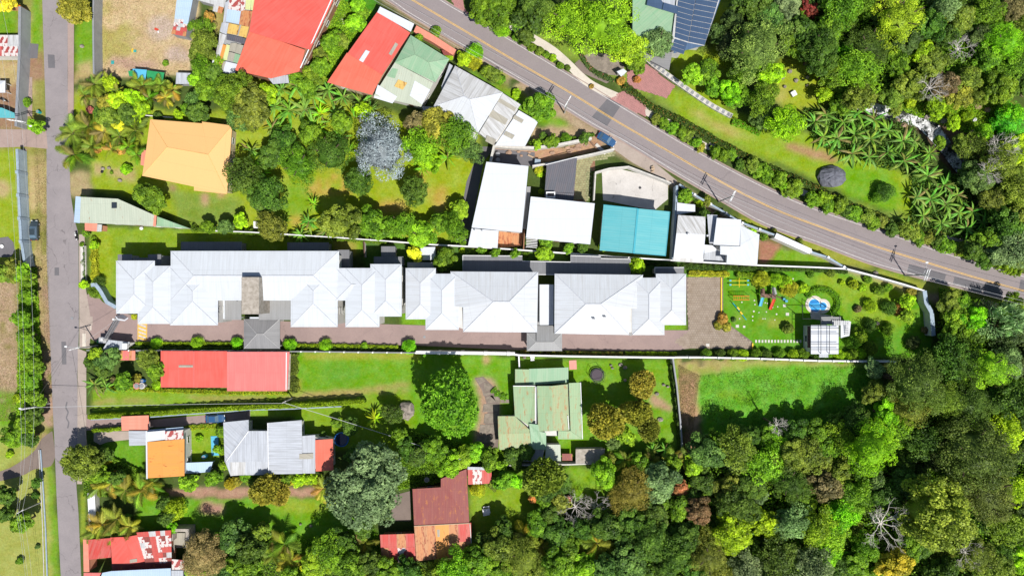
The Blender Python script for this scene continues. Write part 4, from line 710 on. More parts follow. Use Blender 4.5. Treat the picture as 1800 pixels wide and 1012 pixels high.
for q, z, mt in ((q4(233, 121, 258, 123, 255, 145, 236, 142), 2.4, 'lblue'), (q4(225, 125, 234, 124, 234, 135, 227, 134), 2.0, 'green'), (q4(258, 124, 289, 128, 286, 143, 258, 140), 2.2, 'green')): flat(S5, q, z, mt, name='tarpaulin', th=0.02); posts(S5, [q[0], q[1], q[2], q[3]], z, 'wood', 0.08)
# ---- orange house
OH = bld('orange_roofed_house', 'house with a large pale orange hipped roof set in the upper left garden', rect(250, 210, 406, 340))
zo = 4.2
oc = [(264, 210), (355, 217), (355, 213), (407, 221), (399, 341), (345, 335), (345, 327), (250, 309)]
rA, rB = (294, 259, zo+1.1), (366, 272, zo+1.1)
for q in ([(264, 210, zo), (355, 217, zo), (355, 214, zo), (408, 221, zo), rB, rA], [(408, 221, zo), (399, 341, zo), rB], [(399, 341, zo), (341, 335, zo), (341, 328, zo), (250, 309, zo), rA, rB], [(250, 309, zo), (257, 262, zo), (264, 210, zo), rA]): roofp(OH, q, 'r_orange')
for a, b in (((264, 210, zo), rA), ((250, 309, zo), rA), (rA, rB), ((408, 221, zo), rB), ((399, 341, zo), rB)): cap(OH, W(*a), W(*b), 'ridge_or', 0.07)
flat(OH, [(249, 264), (257, 264), (254, 292), (247, 290)], zo-1.2, 'r_salmon', name='porch_roof'); walls(OH, oc, zo-.02, 'cream_wall', 0.6, seed=14)
# ---- grey-green wedge building by the lane
GW = bld('wedge_shaped_building', 'grey-green metal-roofed wedge-shaped building tapering to a point, beside the side lane', [(132, 345), (205, 350), (330, 402), (132, 392)])
roofp(GW, [(142, 346, 4.6), (207, 349.5, 4.6), (271, 378, 4.3), (270, 396.5, 4.0), (140, 391.5, 4.2)], 'r_ggrey', flatdir=-math.pi/2); roofp(GW, [(275, 380, 3.6), (333, 401.5, 3.2), (274, 397.5, 3.2)], 'r_green2'); roofp(GW, [(133, 345, 4.2), (142, 346, 4.4), (140, 392, 4.2), (130, 391, 4.0)], 'r_bluewhite', flatdir=0)
roofp(GW, [(271, 377, 4.4), (275, 378.5, 4.4), (273.5, 398, 4.2), (269, 397.5, 4.2)], 'r_salmon', name='party_wall_cap', flatdir=0); walls(GW, [(142, 347), (207, 351), (272, 379), (330, 401), (140, 391)], 3.1, 'white_wall', 0.25, seed=15)
roofp(GW, [(196, 356, 4.72), (205, 356, 4.72), (205, 366, 4.68), (196, 366, 4.68)], 'glass', name='roof_light', th=.05); flat(GW, [(149, 392), (171, 393), (170, 407), (149, 405)], 2.6, 'r_salmon', name='porch_roof'); flat(GW, [(171, 394), (179, 395), (178, 407), (170, 407)], 2.6, 'r_white3', name='porch_roof'); walls(GW, [(149, 393), (178, 395), (177, 406), (149, 405)], 2.5, 'coral_wall', 0.1, win=False)
p = W(247, 401, 0.8); MB().ball((p.x, p.y, .45), 0.42).build('water_drum', M['white']) ; tag(bpy.data.objects['water_drum'], 'small white round drum on the grass under the grey-green wedge roof', 'drum')
# ---- long red house south of the driveway
LR = bld('long_red_roofed_house', 'long low house under a red roof, its right half bleached pink, below the driveway', rect(282, 617, 510, 686))
roofp(LR, [(282.5, 616.5, 3.3), (399, 617, 3.3), (399, 681, 3.0), (282.5, 680.5, 3.0)], 'r_red'); roofp(LR, [(399, 618, 3.65), (509, 618, 3.65), (504.5, 687, 3.3), (399, 687, 3.3)], 'r_pink')
roofp(LR, [(314, 641.5, 3.27), (339, 641.5, 3.27), (339, 645.5, 3.25), (314, 645.5, 3.25)], 'r_clear', name='roof_light', th=.03); cap(LR, W(341, 617, 3.33), W(341, 681, 3.03), 'r_pink', 0.08, 'lap_strip'); flat(LR, [(505, 620), (511, 622), (509, 684), (503, 685)], 2.9, 'r_concrete', name='side_ledge')
walls(LR, [(283, 618), (508, 620), (504, 685), (283, 681)], 2.9, 'white_wall', 0.4, seed=16); MB().tube([W(503.5, 619, 3.7), W(503, 685, 3.35)], 0.12, 4).build('gutter', M['white'], LR)
SH1 = bld('shelter', 'small striped pink and tan sheet roof left of the long red roof', rect(206, 616, 238, 633), cat='shelter'); sheets(SH1, [(207, 616), (238, 616), (238, 633), (205, 633)], (2.5, 2.5, 2.3, 2.3), 6, 1, ['r_salmon', 'r_rust', 'r_pink', 'r_orange'], seed=4); posts(SH1, [(208, 618), (236, 618), (208, 631), (236, 631)], 2.2)
# ---- gatehouse, its pitched canopy and the grey cantilever gate
GH = bld('gatehouse', 'small grey-roofed gatehouse at the entrance from the side lane', [(180, 615), (192, 598), (228, 601), (222, 614)], cat='gatehouse'); flat(GH, [(180, 614.5), (190.5, 597), (228, 601), (222, 614.5)], 2.9, 'r_lgrey'); walls(GH, [(181, 614), (191, 599), (227, 602), (221, 613)], 2.8, 'white_wall', 0.15, seed=17)
MB().box(W(220.5, 608, 3.2), (1.0, 1.2, 0.7)).build('rooftop_unit', M['white'], GH)
GT = bld('meter_box', 'small white meter box on the planted island beside the gatehouse', rect(174, 593, 186, 602), cat='box'); MB().prism([W(x, y, 1.6).to_2d() for x, y in rect(174.5, 593, 186, 602)], 0, 1.5).build('cabinet', M['white'], GT); MB().prism([W(x, y, 1.6).to_2d() for x, y in rect(173.5, 592.5, 187, 603)], 1.5, 1.6).build('lid', M['steel'], GT)
GA = thing('entrance_gate', 'tall grey metal entrance gate slanting across the driveway mouth', 'gate', W(205, 580, 0))
a, b = W(194, 595, 0), W(214, 560, 0); d = (b-a).normalized(); L = (b-a).length
for k in range(3): MB().box((a+b)/2+Vector((0, 0, 0.5+k*0.95)), (L, 0.09, 0.12), rz=math.atan2(d.y, d.x)).build('rail', M['grey'], GA)
for k in range(14): MB().box(a+d*(L*(k+.5)/14)+Vector((0, 0, 1.4)), (0.22, 0.04, 2.3), rz=math.atan2(d.y, d.x)).build('gate_board', M['grey'], GA)
for p in (a, b): MB().box(p+Vector((0, 0, 1.6)), (0.4, 0.4, 3.2)).build('gate_post', M['white'], GA)
roofp(GA, [(204, 555, 3.6), (215, 552, 3.9), (224, 557, 3.6), (219, 561, 3.5), (208, 559, 3.5)], 'r_dark', name='gate_canopy'); roofp(GA, [(203, 555, 3.7), (208, 560.5, 3.7), (219, 562, 3.7), (225, 557.5, 3.7), (225, 559.5, 3.7), (219, 564, 3.7), (207.5, 562.5, 3.7), (203, 557, 3.7)], 'r_clean', name='canopy_fascia')
# ---- green house
GR = bld('green_roofed_house', 'rambling pale green rusting metal-roofed house beside the black trampoline', rect(875, 645, 1022, 800))
zg = 3.8
for q, mt in (([(905.5, 648.5, 3.1), (930, 649, 3.1), (930, 675, 3.0), (905.5, 675, 3.0)], 'r_green'), ([(930, 648, 3.15), (999, 645.5, 3.15), (999, 672, 3.0), (930, 676, 3.0)], 'r_green2'),
              ([(902, 678, zg), (940, 678, zg+.3), (940, 736, zg+.3), (930, 748, zg), (905, 731, zg)], 'r_green'), ([(944, 678, zg+.4), (970, 678, zg+.7), (972, 757, zg+.6), (946, 758, zg+.3)], 'r_green'), ([(970, 678, zg+.7), (998, 675, zg+.6), (1001, 756, zg+.5), (972, 757, zg+.6)], 'r_greenr'), ([(1000, 673, zg+.5), (1020, 672, zg), (1024, 771, zg-.2), (1003, 758, zg+.3)], 'r_green'), ([(981, 757, zg+.3), (1003, 757, zg+.4), (1023.5, 771.5, zg-.1), (981, 771.5, zg-.1)], 'r_green'),
              ([(875, 731, zg-.2), (905, 731, zg), (931, 755, zg+.1), (931, 761, zg), (876, 763, zg-.1)], 'r_greenr'), ([(876, 763, zg-.2), (932, 760, zg), (944, 772, zg-.4), (934, 789, zg-.6), (878, 790, zg-.7)], 'r_greenr'), ([(930, 744, zg+.45), (946, 746, zg+.45), (948, 758, zg+.4), (960, 760, zg+.3), (960, 790, zg-.5), (935, 789, zg-.5), (932, 760, zg+.3)], 'r_green2'),
              ([(960, 781, 3.0), (985, 781, 3.0), (986, 810, 2.8), (958, 808, 2.8)], 'r_ggrey'), ([(918, 788, 2.9), (958, 786, 2.9), (952, 812, 2.7), (918, 810, 2.7)], 'r_mgrey')): roofp(GR, q, mt, flatdir=-math.pi/2 if mt != 'x' else None)
for a, b in (((942, 679, zg+.4), (942, 744, zg+.4)), ((998, 730, zg+.7), (1000, 754, zg+.7)), ((902, 678, zg), (941, 678, zg+.35)), ((1020.5, 672, zg+.1), (1024, 771, zg-.1))): MB().tube([W(*a), W(*b)], 0.1, 4).build('gutter', M['white'], GR)
for z, q in ((2.95, [(906, 650), (998, 647), (998, 672), (906, 675)]), (3.2, [(903, 679), (1020, 674), (1022, 770), (960, 768), (958, 788), (879, 789), (877, 732), (903, 731)])): walls(GR, q, z, 'white_wall', 0.35, seed=18)
walls(GR, [(960, 782), (985, 782), (985, 808), (960, 807)], 2.7, 'grey_wall', 0.1, win=False); walls(GR, [(919, 789), (957, 788), (952, 810), (919, 809)], 2.6, 'grey_wall', 0.1, win=False)
CO = bld('outbuilding', 'low stained concrete-roofed outbuilding right of the small lower end of the green house', rect(1012, 788, 1063, 812), cat='outbuilding'); flat(CO, [(1012, 789), (1063, 788), (1063, 812), (1012, 814)], 2.5, 'r_concrete'); walls(CO, [(1012, 789), (1063, 788), (1063, 812), (1012, 814)], 2.45, 'grey_wall', 0.2, win=False, seed=19); flat(CO, [(988, 797), (1006, 797), (1006, 809), (988, 809)], 1.5, 'r_maroon', name='side_roof')
# ---- small orange house
SO = bld('small_orange_roofed_house', 'small house with a square ochre-orange roof and a white upper edge strip', rect(255, 750, 324, 841))
roofp(SO, [(258, 776.5, 4.6), (324, 771, 4.6), (324, 836, 4.3), (259, 840, 4.3)], 'r_orange2', flatdir=0); roofp(SO, [(256, 759, 4.75), (290, 756, 4.75), (290, 772, 4.7), (257, 776, 4.7)], 'r_clean', flatdir=0); roofp(SO, [(290, 758, 4.7), (322, 755, 4.7), (322, 771, 4.7), (290, 773, 4.7)], 'r_redwhite'); roofp(SO, [(256, 757, 4.9), (258.5, 757, 4.9), (259.5, 841, 4.5), (257, 841, 4.5)], 'r_clean', name='gutter')
walls(SO, [(258, 758), (323, 755), (324, 836), (259, 840)], 4.2, 'white_wall', 0.35, seed=20); flat(SO, [(262, 755), (322, 750), (322, 755), (258, 759)], 4.0, 'r_bluewhite', name='eave_roof'); flat(SO, [(226, 757), (257, 757), (257, 782), (227, 783)], 3.0, 'r_lgrey', name='terrace_roof', flatdir=0); walls(SO, [(227, 758), (256, 758), (256, 781), (228, 782)], 2.9, 'white_wall', 0.2, win=False)
SP = bld('carport', 'small salmon-pink sheet-roofed carport beside the drive, above the ochre-orange roof', rect(214, 730, 262, 757), cat='carport'); sheets(SP, [(213.5, 731.5), (261.5, 729.5), (262, 755), (214, 756.5)], (2.9, 2.9, 2.6, 2.6), 1, 4, ['r_salmon'], seed=3, th=.05, flatdir=-math.pi/2); posts(SP, [(216, 734), (258, 732), (216, 754), (258, 753)], 2.6)
LT = bld('lean_to_shelter', 'low white lean-to roof right of the ochre-orange roof', rect(324, 811, 374, 832), cat='shelter'); roofp(LT, [(325, 813, 2.6), (374, 811, 2.6), (369, 829, 2.3), (325, 832, 2.3)], 'r_bluewhite'); posts(LT, [(328, 816), (370, 814), (366, 827), (328, 829)], 2.2)
ST = thing('outdoor_stairs', 'narrow grey outdoor stairs on the right wall of the ochre-orange roofed house', 'stairs', W(328, 800, 0))
for k in range(9): MB().box(W(334-k*0.2, 791+k*2.3, 0)+Vector((0, 0, 0.1+0.1*k)), (1.0, 0.26, 0.18+0.2*k), rz=0.05).build('step', M['offwhite'], ST)
# ---- grey-white double house with salmon end
DW = bld('grey_roofed_house', 'pale grey corrugated double-roofed house with a salmon-red roof at its right end', rect(392, 738, 586, 836))
z5 = 4.2
roofp(DW, [(392.5, 742, z5), (437, 737.5, z5), (437, 757, z5+.2), (395, 812, z5+.1)], 'r_lgrey'); roofp(DW, [(437, 757, z5+.2), (470, 757, z5+.3), (471, 811, z5), (396, 812, z5)], 'r_lgrey', flatdir=-math.pi/2); roofp(DW, [(396, 812, z5-.2), (472, 811, z5-.1), (470, 834, z5-.7), (405, 835, z5-.7)], 'r_lgrey', flatdir=-math.pi/2)
roofp(DW, [(470, 743, z5+.5), (530.5, 738, z5+.5), (531, 832, z5+.1), (472, 833, z5+.1)], 'r_lgrey', flatdir=math.pi); roofp(DW, [(530.5, 766, z5+.2), (554, 764, z5+.1), (554, 831.5, z5-.1), (531, 831.5, z5)], 'r_lgrey', flatdir=-math.pi/2); roofp(DW, [(553, 773, z5-.3), (585, 771, z5-.3), (586, 826, z5-.5), (555, 828, z5-.5)], 'r_coral', label='salmon-red end roof')
roofp(DW, [(526, 797.5, z5+.36), (550.5, 796, z5+.16), (550.5, 806, z5+.12), (526, 806.5, z5+.32)], 'r_clear', name='roof_light', th=.03); roofp(DW, [(405, 811, z5-.12), (432, 811, z5-.1), (430, 834, z5-.55), (405, 836, z5-.6)], 'r_white3', th=.03)
for a, b in (((470.5, 743, z5+.55), (472, 833, z5+.15)), ((437, 757, z5+.25), (398, 810, z5+.12))): MB().tube([W(*a), W(*b)], 0.09, 4).build('gutter', M['white'], DW)
walls(DW, [(393, 743), (437, 739), (437, 756), (470, 757), (471, 743), (530, 739), (531, 765), (554, 764), (586, 771), (586, 826), (470, 832), (406, 833), (396, 811)], z5-.75, 'white_wall', 0.5, seed=21)
# ---- maroon and rust house
MR = bld('rusty_roofed_house', 'house with a maroon upper roof and a rust-orange lower roof, below the big grey-green tree', rect(668, 822, 830, 985))
roofp(MR, [(725, 859, 4.4), (775, 856, 4.5), (775, 841, 4.6), (820, 824, 4.6), (825, 919, 4.3), (728, 923, 4.3)], 'r_maroon', flatdir=-math.pi/2)
sheets(MR, [(728, 923), (828, 918), (829, 977), (732, 985)], (4.25, 4.25, 3.7, 3.7), 5, 2, lambda i, j, r: ('r_rust', 'r_rust', 'r_orange2', 'r_rust', 'r_redrust')[i] if not (j and i > 2) else 'r_rust', seed=7, th=.06)
sheets(MR, [(668, 939), (729, 937), (732, 986), (671, 988)], (3.4, 3.4, 3.0, 3.0), 4, 2, ['r_redrust', 'r_rust', 'r_redwhite', 'r_redrust'], seed=5, th=.06)
sheets(MR, [(822, 824), (864, 825), (864, 849), (823, 851)], (3.3, 3.3, 3.1, 3.1), 5, 1, ['r_redwhite', 'r_redwhite', 'r_redrust'], seed=9, th=.06); roofp(MR, [(822, 820, 3.5), (863, 821, 3.5), (863, 826, 3.4), (822, 825, 3.4)], 'r_lgrey')
roofp(MR, [(768, 930, 4.26), (773, 930, 4.26), (773, 943, 4.15), (769, 943, 4.15)], 'r_clear', name='roof_light', th=.03); MB().tube([W(826, 920, 4.45), W(830, 976, 3.9)], 0.1, 4).build('gutter', M['offwhite'], MR); MB().tube([W(728, 924, 4.4), W(826, 919, 4.4)], 0.1, 4).build('ridge_cap', M['tan'], MR)
walls(MR, [(726, 860), (775, 857), (776, 842), (819, 826), (828, 976), (733, 983)], 3.6, 'coral_wall', 0.4, seed=22); walls(MR, [(669, 940), (728, 939), (729, 984), (672, 986)], 2.9, 'brick_wall', 0.3, seed=23); walls(MR, [(823, 826), (863, 827), (863, 848), (824, 849)], 3.0, 'coral_wall', 0.2, win=False)
# ---- red house at the bottom left
RB = bld('red_roofed_house', 'red-roofed house with a flaking patchwork right half at the bottom left corner', rect(150, 935, 300, 1005))
roofp(RB, [(155, 948, 3.4), (194, 945, 3.5), (195, 979, 3.3), (156, 983, 3.2)], 'r_redrust'); roofp(RB, [(194, 944, 3.9), (222, 943, 4.0), (226, 992, 3.8), (197, 990, 3.7)], 'r_red'); roofp(RB, [(222, 943, 4.0), (258, 937, 4.0), (258, 985, 3.7), (226, 992, 3.8)], 'r_red')
sheets(RB, [(240, 935), (301, 931), (302, 988), (256, 990)], (4.0, 4.0, 3.7, 3.7), 6, 6, ['r_redwhite', 'r_redrust', 'r_white3', 'r_redrust', 'r_maroon', 'r_redwhite'], seed=12, th=.04); roofp(RB, [(228, 983, 3.88), (241, 981, 3.88), (241, 987, 3.84), (228, 989, 3.84)], 'r_clear', name='roof_light', th=.03)
roofp(RB, [(196, 990, 3.6), (258, 986, 3.6), (302, 984, 3.6), (302, 1003, 3.3), (197, 1006, 3.3)], 'r_maroon'); roofp(RB, [(146, 947, 3.0), (156, 948, 3.0), (157, 1005, 3.0), (147, 1004, 3.0)], 'r_salmon', name='wall_cap', flatdir=0); walls(RB, [(155, 949), (300, 937), (300, 1000), (197, 1004), (195, 980), (156, 982)], 3.1, 'coral_wall', 0.35, seed=24)
walls(RB, [(146, 947), (156, 948), (157, 1005), (147, 1004)], 2.95, 'coral_wall', 0.1, win=False)
RW = bld('pale_blue_roofed_building', 'pale blue and white metal roof just cut by the bottom edge, below the red roof', rect(150, 1000, 325, 1040)); roofp(RW, [(196, 1003, 5.4), (300, 998, 5.4), (300, 1060, 5.4), (160, 1060, 5.4), (180, 1006, 5.4)], 'r_bluewhite', flatdir=-math.pi/2); roofp(RW, [(302, 982, 4.6), (324, 984, 4.6), (324, 1003, 4.6), (302, 1002, 4.6)], 'r_redwhite'); roofp(RW, [(293, 1002, 4.8), (322, 1002, 4.8), (322, 1040, 4.8), (290, 1040, 4.8)], 'r_lgrey'); roofp(RW, [(147, 1006, 3.2), (178, 1006, 3.2), (160, 1040, 3.2), (147, 1040, 3.2)], 'r_pink'); walls(RW, [(180, 1008), (320, 1004), (320, 1058), (165, 1058)], 4.4, 'blue_wall', 0.4, win=False)
CN = bld('concrete_ruin', 'roofless square concrete structure beside the flaking red roof', rect(300, 928, 332, 968), cat='ruin')
for q in (rect(303, 929, 332, 934), rect(326, 934, 332, 962), rect(300, 934, 304, 950)): MB().prism([W(x, y, 3).to_2d() for x, y in q], 0, 3.0).build('wall', M['r_concrete'], CN)
flat(CN, rect(304, 936, 325, 962), 1.2, 'r_clear', name='floor_slab')
# ---- left edge
L1 = bld('house', 'red and white flaking sheet-roofed house cut by the left edge', rect(0, 60, 33, 98)); sheets(L1, [(-50, 62), (33, 62), (33, 99), (-50, 99)], (3.0,)*4, 9, 2, ['r_redwhite', 'r_redwhite', 'r_redrust', 'r_white3'], seed=21); walls(L1, [(-50, 62), (33, 62), (33, 99), (-50, 99)], 2.95, 'white_wall', 0.1, win=False)
L2 = bld('shelter', 'bright turquoise sheet roof cut by the left edge beside the grey boundary wall', rect(0, 190, 26, 208), cat='shelter'); sheets(L2, [(-40, 184), (4, 190), (26, 199), (26, 208), (-40, 205)][:3]+[(24, 208)], (2.4, 2.4, 2.3, 2.3), 4, 1, ['r_teal'], seed=1); roofp(L2, [(-40, 190, 2.3), (0, 190, 2.3), (27, 202, 2.3), (26, 208, 2.3), (-40, 206, 2.3)], 'r_teal'); posts(L2, [(22, 203), (4, 200)], 2.2)
L3 = bld('canopy', 'small white gabled canopy cut by the left edge above the turquoise roof', rect(-10, 140, 10, 163), cat='canopy'); hip(L3, rect(-16, 142, 9, 163), 2.4, 'r_clean', 0.3, None); posts(L3, [(6, 145), (6, 160)], 2.3)
# ---- blue metal roofed house with rows of dark panels at the top
BR = bld('blue_panelled_house', 'house covered in rows of dark blue panels over a sea-green roof at the top edge', [(1135, 0), (1262, 0), (1235, 80), (1150, 90)])
zb = 5.2
roofp(BR, [(1112, -20, zb-.3), (1192, 8, zb-.1), (1184, 70, zb-.3), (1160, 84, zb-.5), (1112, 78, zb-.6)], 'r_green2'); roofp(BR, [(1120, 78, 3.6), (1184, 82, 3.6), (1176, 124, 3.2), (1122, 96, 3.2)], 'r_grey', flatdir=0); roofp(BR, [(1192, 2, zb), (1270, -10, zb+.2), (1238, 80, zb), (1184, 94, zb-.2)], 'r_blue')
walls(BR, [(1114, -20), (1268, -10), (1237, 80), (1207, 78), (1202, 95), (1184, 92), (1160, 84), (1112, 78)], 4.5, 'white_wall', 0.5, seed=25); walls(BR, [(1122, 80), (1182, 82), (1176, 122), (1124, 97)], 3.1, 'grey_wall', 0.4, win=False)
M['panel'] = m_roof('dark_blue_solar_panel', (0.05, 0.085, 0.155), (0.07, 0.115, 0.19), 0.3, corr=0.35, rough=0.3, bump=0.1, sheet=.1)
def pgrid(A, B, C, D, nx, ny, z):
    for j in range(ny):
        for i in range(nx):
            f = lambda u, v: tuple((A[k]*(1-u)+B[k]*u)*(1-v)+(D[k]*(1-u)+C[k]*u)*v for k in (0, 1))
            u0, u1, v0, v1 = (i+.02)/nx, (i+.98)/nx, (j+.04)/ny, (j+.96)/ny; flat(BR, [f(u0, v0), f(u1, v0), f(u1, v1), f(u0, v1)], z, 'panel', name='panel', th=.05)
flat(BR, [(1192, -22), (1272, -22), (1238, 81), (1203, 74), (1202, 96), (1179, 88)], zb+.30, 'r_white3', name='panel_frame', th=.04)
pgrid((1226, -22), (1268, -14), (1239, 80), (1210, 74), 1, 10, zb+.45); pgrid((1194, -26), (1226, -18), (1210, 74), (1186, 66), 1, 10, zb+.45); pgrid((1186, 68), (1209, 75), (1202, 96), (1179, 88), 1, 3, zb+.42); pgrid((1140, -12), (1194, 12), (1191, 26), (1136, 10), 2, 1, zb+.42)
flat(BR, [(1148, -20), (1190, -20), (1186, 10), (1165, 4)], zb+.5, 'r_lgrey', name='roof_panel')
PT = bld('patio_shelter', 'small grey slab shelter beside the pink brick parking bay', rect(1086, 120, 1102, 134), cat='shelter'); flat(PT, [(1084, 126), (1096, 121), (1102, 126), (1092, 135)], 2.4, 'r_clean'); posts(PT, [(1088, 127), (1099, 127)], 2.3)
# ---- pool house: white roof with a black steel frame over it, stairs and terrace
PH = bld('pool_house', 'white flat-roofed pool house under a black pipe frame, with stairs at its upper right', rect(1422, 572, 1475, 624), cat='pool house')
flat(PH, rect(1425.5, 571.5, 1474, 622), 4.6, 'r_clean', flatdir=0); walls(PH, rect(1425.5, 571.5, 1474, 622), 4.55, 'white_wall', 0.3, seed=26); flat(PH, rect(1419.5, 573, 1426, 611), 3.6, 'brown', name='side_canopy'); flat(PH, rect(1440, 622, 1456, 628), 2.8, 'r_lgrey', name='rear_roof')
def fr(*pts, r=0.065): MB().tube([W(x, y, z) for x, y, z in pts], r, 5).build('frame_pipe', M['dark'], PH)
for x in (1425, 1443, 1458): fr((x, 572, 5.3), (x, 621, 5.3))
for y in (576, 586, 604, 614): fr((1426, y, 5.3), (1475, y, 5.3))
for x in (1425, 1443, 1458):
    for y in (572, 621): fr((x, y, 4.55), (x, y, 5.3))
fr((1443, 548, 5.3), (1443, 572, 5.3)); fr((1411, 535, 5.3), (1411, 560, 5.3), (1476, 560, 5.3)); fr((1406, 538, 5.3), (1452, 539, 5.3)); fr((1476, 553, 5.3), (1476, 563, 5.3))
for x, y in ((1411, 535), (1411, 560), (1443, 549), (1476, 555), (1452, 539)): fr((x, y, 0), (x, y, 5.3), r=.06)
flat(PH, [(1443, 557), (1478, 557), (1478, 570), (1443, 570)], 2.9, 'r_mgrey', name='landing'); flat(PH, [(1484, 564), (1496, 565), (1493, 590), (1484, 592), (1478, 594), (1478, 564)], 2.2, 'r_clean', name='terrace')
for k in range(9): MB().box(W(1452+k*3.4, 566, 0)+Vector((0, 0, 3.2)), (0.30, 1.0, 0.06)).build('step', M['steel'], PH)
for k in range(7): MB().box(W(1479.5, 567+k*3.2, 0)+Vector((0, 0, 3.0-0.1*k)), (1.0, 0.28, 0.06)).build('step', M['steel'], PH)
walls(PH, [(1484, 564), (1496, 565), (1493, 590), (1478, 594), (1478, 564)], 2.15, 'white_wall', 0.15, win=False)
# ---- retaining walls, boundary walls
def path_wall(name, label, pts, h, w, mat, capm=None, cat='wall', post=None, pmat='white', group=None):
    P = [W(x, y, h).to_2d() for x, y in pts]; c = P[len(P)//2]; rt = thing(name, label, cat, (c.x, c.y, 0), group)
    def rib(wd, z0, z1, nm, mt):
        Lf, Rt = [], []
        for i, p in enumerate(P):
            d1 = (P[i]-P[i-1]).normalized() if i else (P[1]-P[0]).normalized(); d2 = (P[i+1]-P[i]).normalized() if i < len(P)-1 else d1
            n = (Vector((-d1.y, d1.x))+Vector((-d2.y, d2.x))).normalized(); k = wd/2/max(0.5, n.dot(Vector((-d1.y, d1.x)))); Lf.append(p+n*k); Rt.append(p-n*k)
        m = MB()
        for i in range(len(P)-1):
            a, b, cc, d = Rt[i], Rt[i+1], Lf[i+1], Lf[i]
            m.poly([(*a, z1), (*b, z1), (*cc, z1), (*d, z1)]); m.poly([(*d, z0), (*cc, z0), (*b, z0), (*a, z0)]); m.poly([(*a, z0), (*b, z0), (*b, z1), (*a, z1)]); m.poly([(*cc, z0), (*d, z0), (*d, z1), (*cc, z1)])
        for a, b in ((Lf[0], Rt[0]), (Rt[-1], Lf[-1])): m.poly([(*a, z0), (*b, z0), (*b, z1), (*a, z1)])
        return m.build(nm, M[mt], rt)
    rib(w, -0.05, h, 'wall_body', mat); rib(w+0.08, h, h+0.07, 'coping', capm or mat)
    if post:
        acc = 0
        for a, b in zip(P[:-1], P[1:]):
            L = (b-a).length; d = (b-a)/L; s = post-acc
            while s < L:
                q = a+d*s; MB().box((q.x, q.y, (h+.35)/2), (w+.16, w+.16, h+.35), rz=math.atan2(d.y, d.x)).build('pillar', M[pmat], rt); s += post
            acc = (acc+L) % post
    return rt
path_wall('boundary_wall', 'thin white wall above the long apartment building, bordering the central garden', [(360, 405), (440, 408), (520, 413), (600, 418), (684, 424)], 2.2, 0.15, 'white_wall', 'white', post=6)
path_wall('boundary_wall', 'thin white wall below the slanting white flat-roofed house and the turquoise roof', [(684, 424), (760, 430), (822, 433), (925, 440), (1080, 451), (1190, 458), (1330, 466), (1440, 470), (1489, 472.5)], 2.3, 0.2, 'white_wall', 'white')
path_wall('boundary_wall', 'white roadside wall that runs from the atrium house down to the playground corner', [(1194, 324), (1225, 345), (1263, 367), (1302, 391), (1362, 413), (1426, 443), (1455, 452), (1489, 472.5)], 2.3, 0.3, 'white_wall', 'blue_grey', post=4)
path_wall('boundary_wall', 'white wall along the top of the playground garden, ending at its right corner', [(1489, 472.5), (1540, 486), (1588, 499.5), (1625, 511)], 2.3, 0.22, 'white_wall', 'white')
path_wall('boundary_wall', 'thick pale blue-grey kinked wall at the right end of the playground garden', [(1625, 511), (1628, 532), (1637.5, 549), (1639, 566), (1641, 590)], 2.4, 0.8, 'white_wall', 'blue_grey')
path_wall('boundary_wall', 'wide white wall top between the driveway and the big round tree', [(731, 619), (800, 620), (905, 621.5)], 2.6, 0.55, 'white_wall', 'white', post=5)
path_wall('boundary_wall', 'white wall between the driveway and the green-roofed house', [(905, 623), (912, 624), (1000, 626), (1100, 627.5), (1187, 628.5)], 2.4, 0.28, 'white_wall', 'white')
path_wall('boundary_wall', 'white posted wall below the playground, bordering the rough green field', [(1187, 628), (1240, 628), (1330, 630), (1440, 634), (1575, 635.5)], 2.4, 0.25, 'white_wall', 'white', post=3.1)
path_wall('boundary_wall', 'thin grey wall above the long red roof and the bright lawn', [(152, 615.5), (300, 616), (510, 617.5), (731, 620)], 2.2, 0.14, 'white_wall', 'grey', post=3.1)
path_wall('boundary_wall', 'short white wall stub beside the upper left corner of the green-roofed house', [(912, 626), (913, 646)], 2.2, 0.2, 'white_wall', 'white')
path_wall('boundary_wall', 'dark hedge-side wall between the green-house garden and the rough field', [(1183, 630), (1190, 680), (1196, 740), (1200, 795)], 2.3, 0.25, 'grey_wall', 'grey')
path_wall('boundary_wall', 'pale wall along the lower edge of the green-house garden', [(860, 818), (920, 817), (1000, 816), (1070, 813)], 2.0, 0.2, 'white_wall', 'offwhite')
path_wall('boundary_wall', 'thin grey-blue wall between the narrow lawn strip and the drive of the ochre-roofed house', [(160, 737), (260, 733), (340, 727), (450, 720), (520, 718), (600, 714)], 1.2, 0.14, 'grey_wall', 'blue_grey')
path_wall('boundary_wall', 'blue-grey angled garden wall at the corner of the lane entrance', [(160, 501), (168, 500), (176, 510), (188, 531), (204, 540)], 2.2, 0.7, 'blue_wall', 'blue_grey')
path_wall('boundary_wall', 'white planter wall with small green plants beside the side lane', [(146, 432), (147, 505)], 0.5, 1.0, 'offwhite', 'offwhite')
path_wall('boundary_wall', 'long dark-shaded wall at the left edge of the dry field', [(165, -20), (164, 40), (165, 130)], 3.0, 0.3, 'grey_wall', 'grey')
path_wall('boundary_wall', 'dark grey boundary wall beside the turquoise roof at the left edge', [(35, 12), (34, 100), (31, 160), (28, 222)], 3.0, 0.5, 'grey_wall', 'grey')
path_wall('boundary_wall', 'pale blue-grey wall top along the left footpath, beside the parked black car', [(30, 262), (33, 340), (37, 420), (44, 466)], 2.6, 0.5, 'blue_wall', 'blue_grey', post=5, pmat='blue_grey')
path_wall('boundary_wall', 'orange-painted low wall at the upper left corner', [(-30, 11), (36, 11)], 2.2, 0.25, 'coral_wall', 'orange')
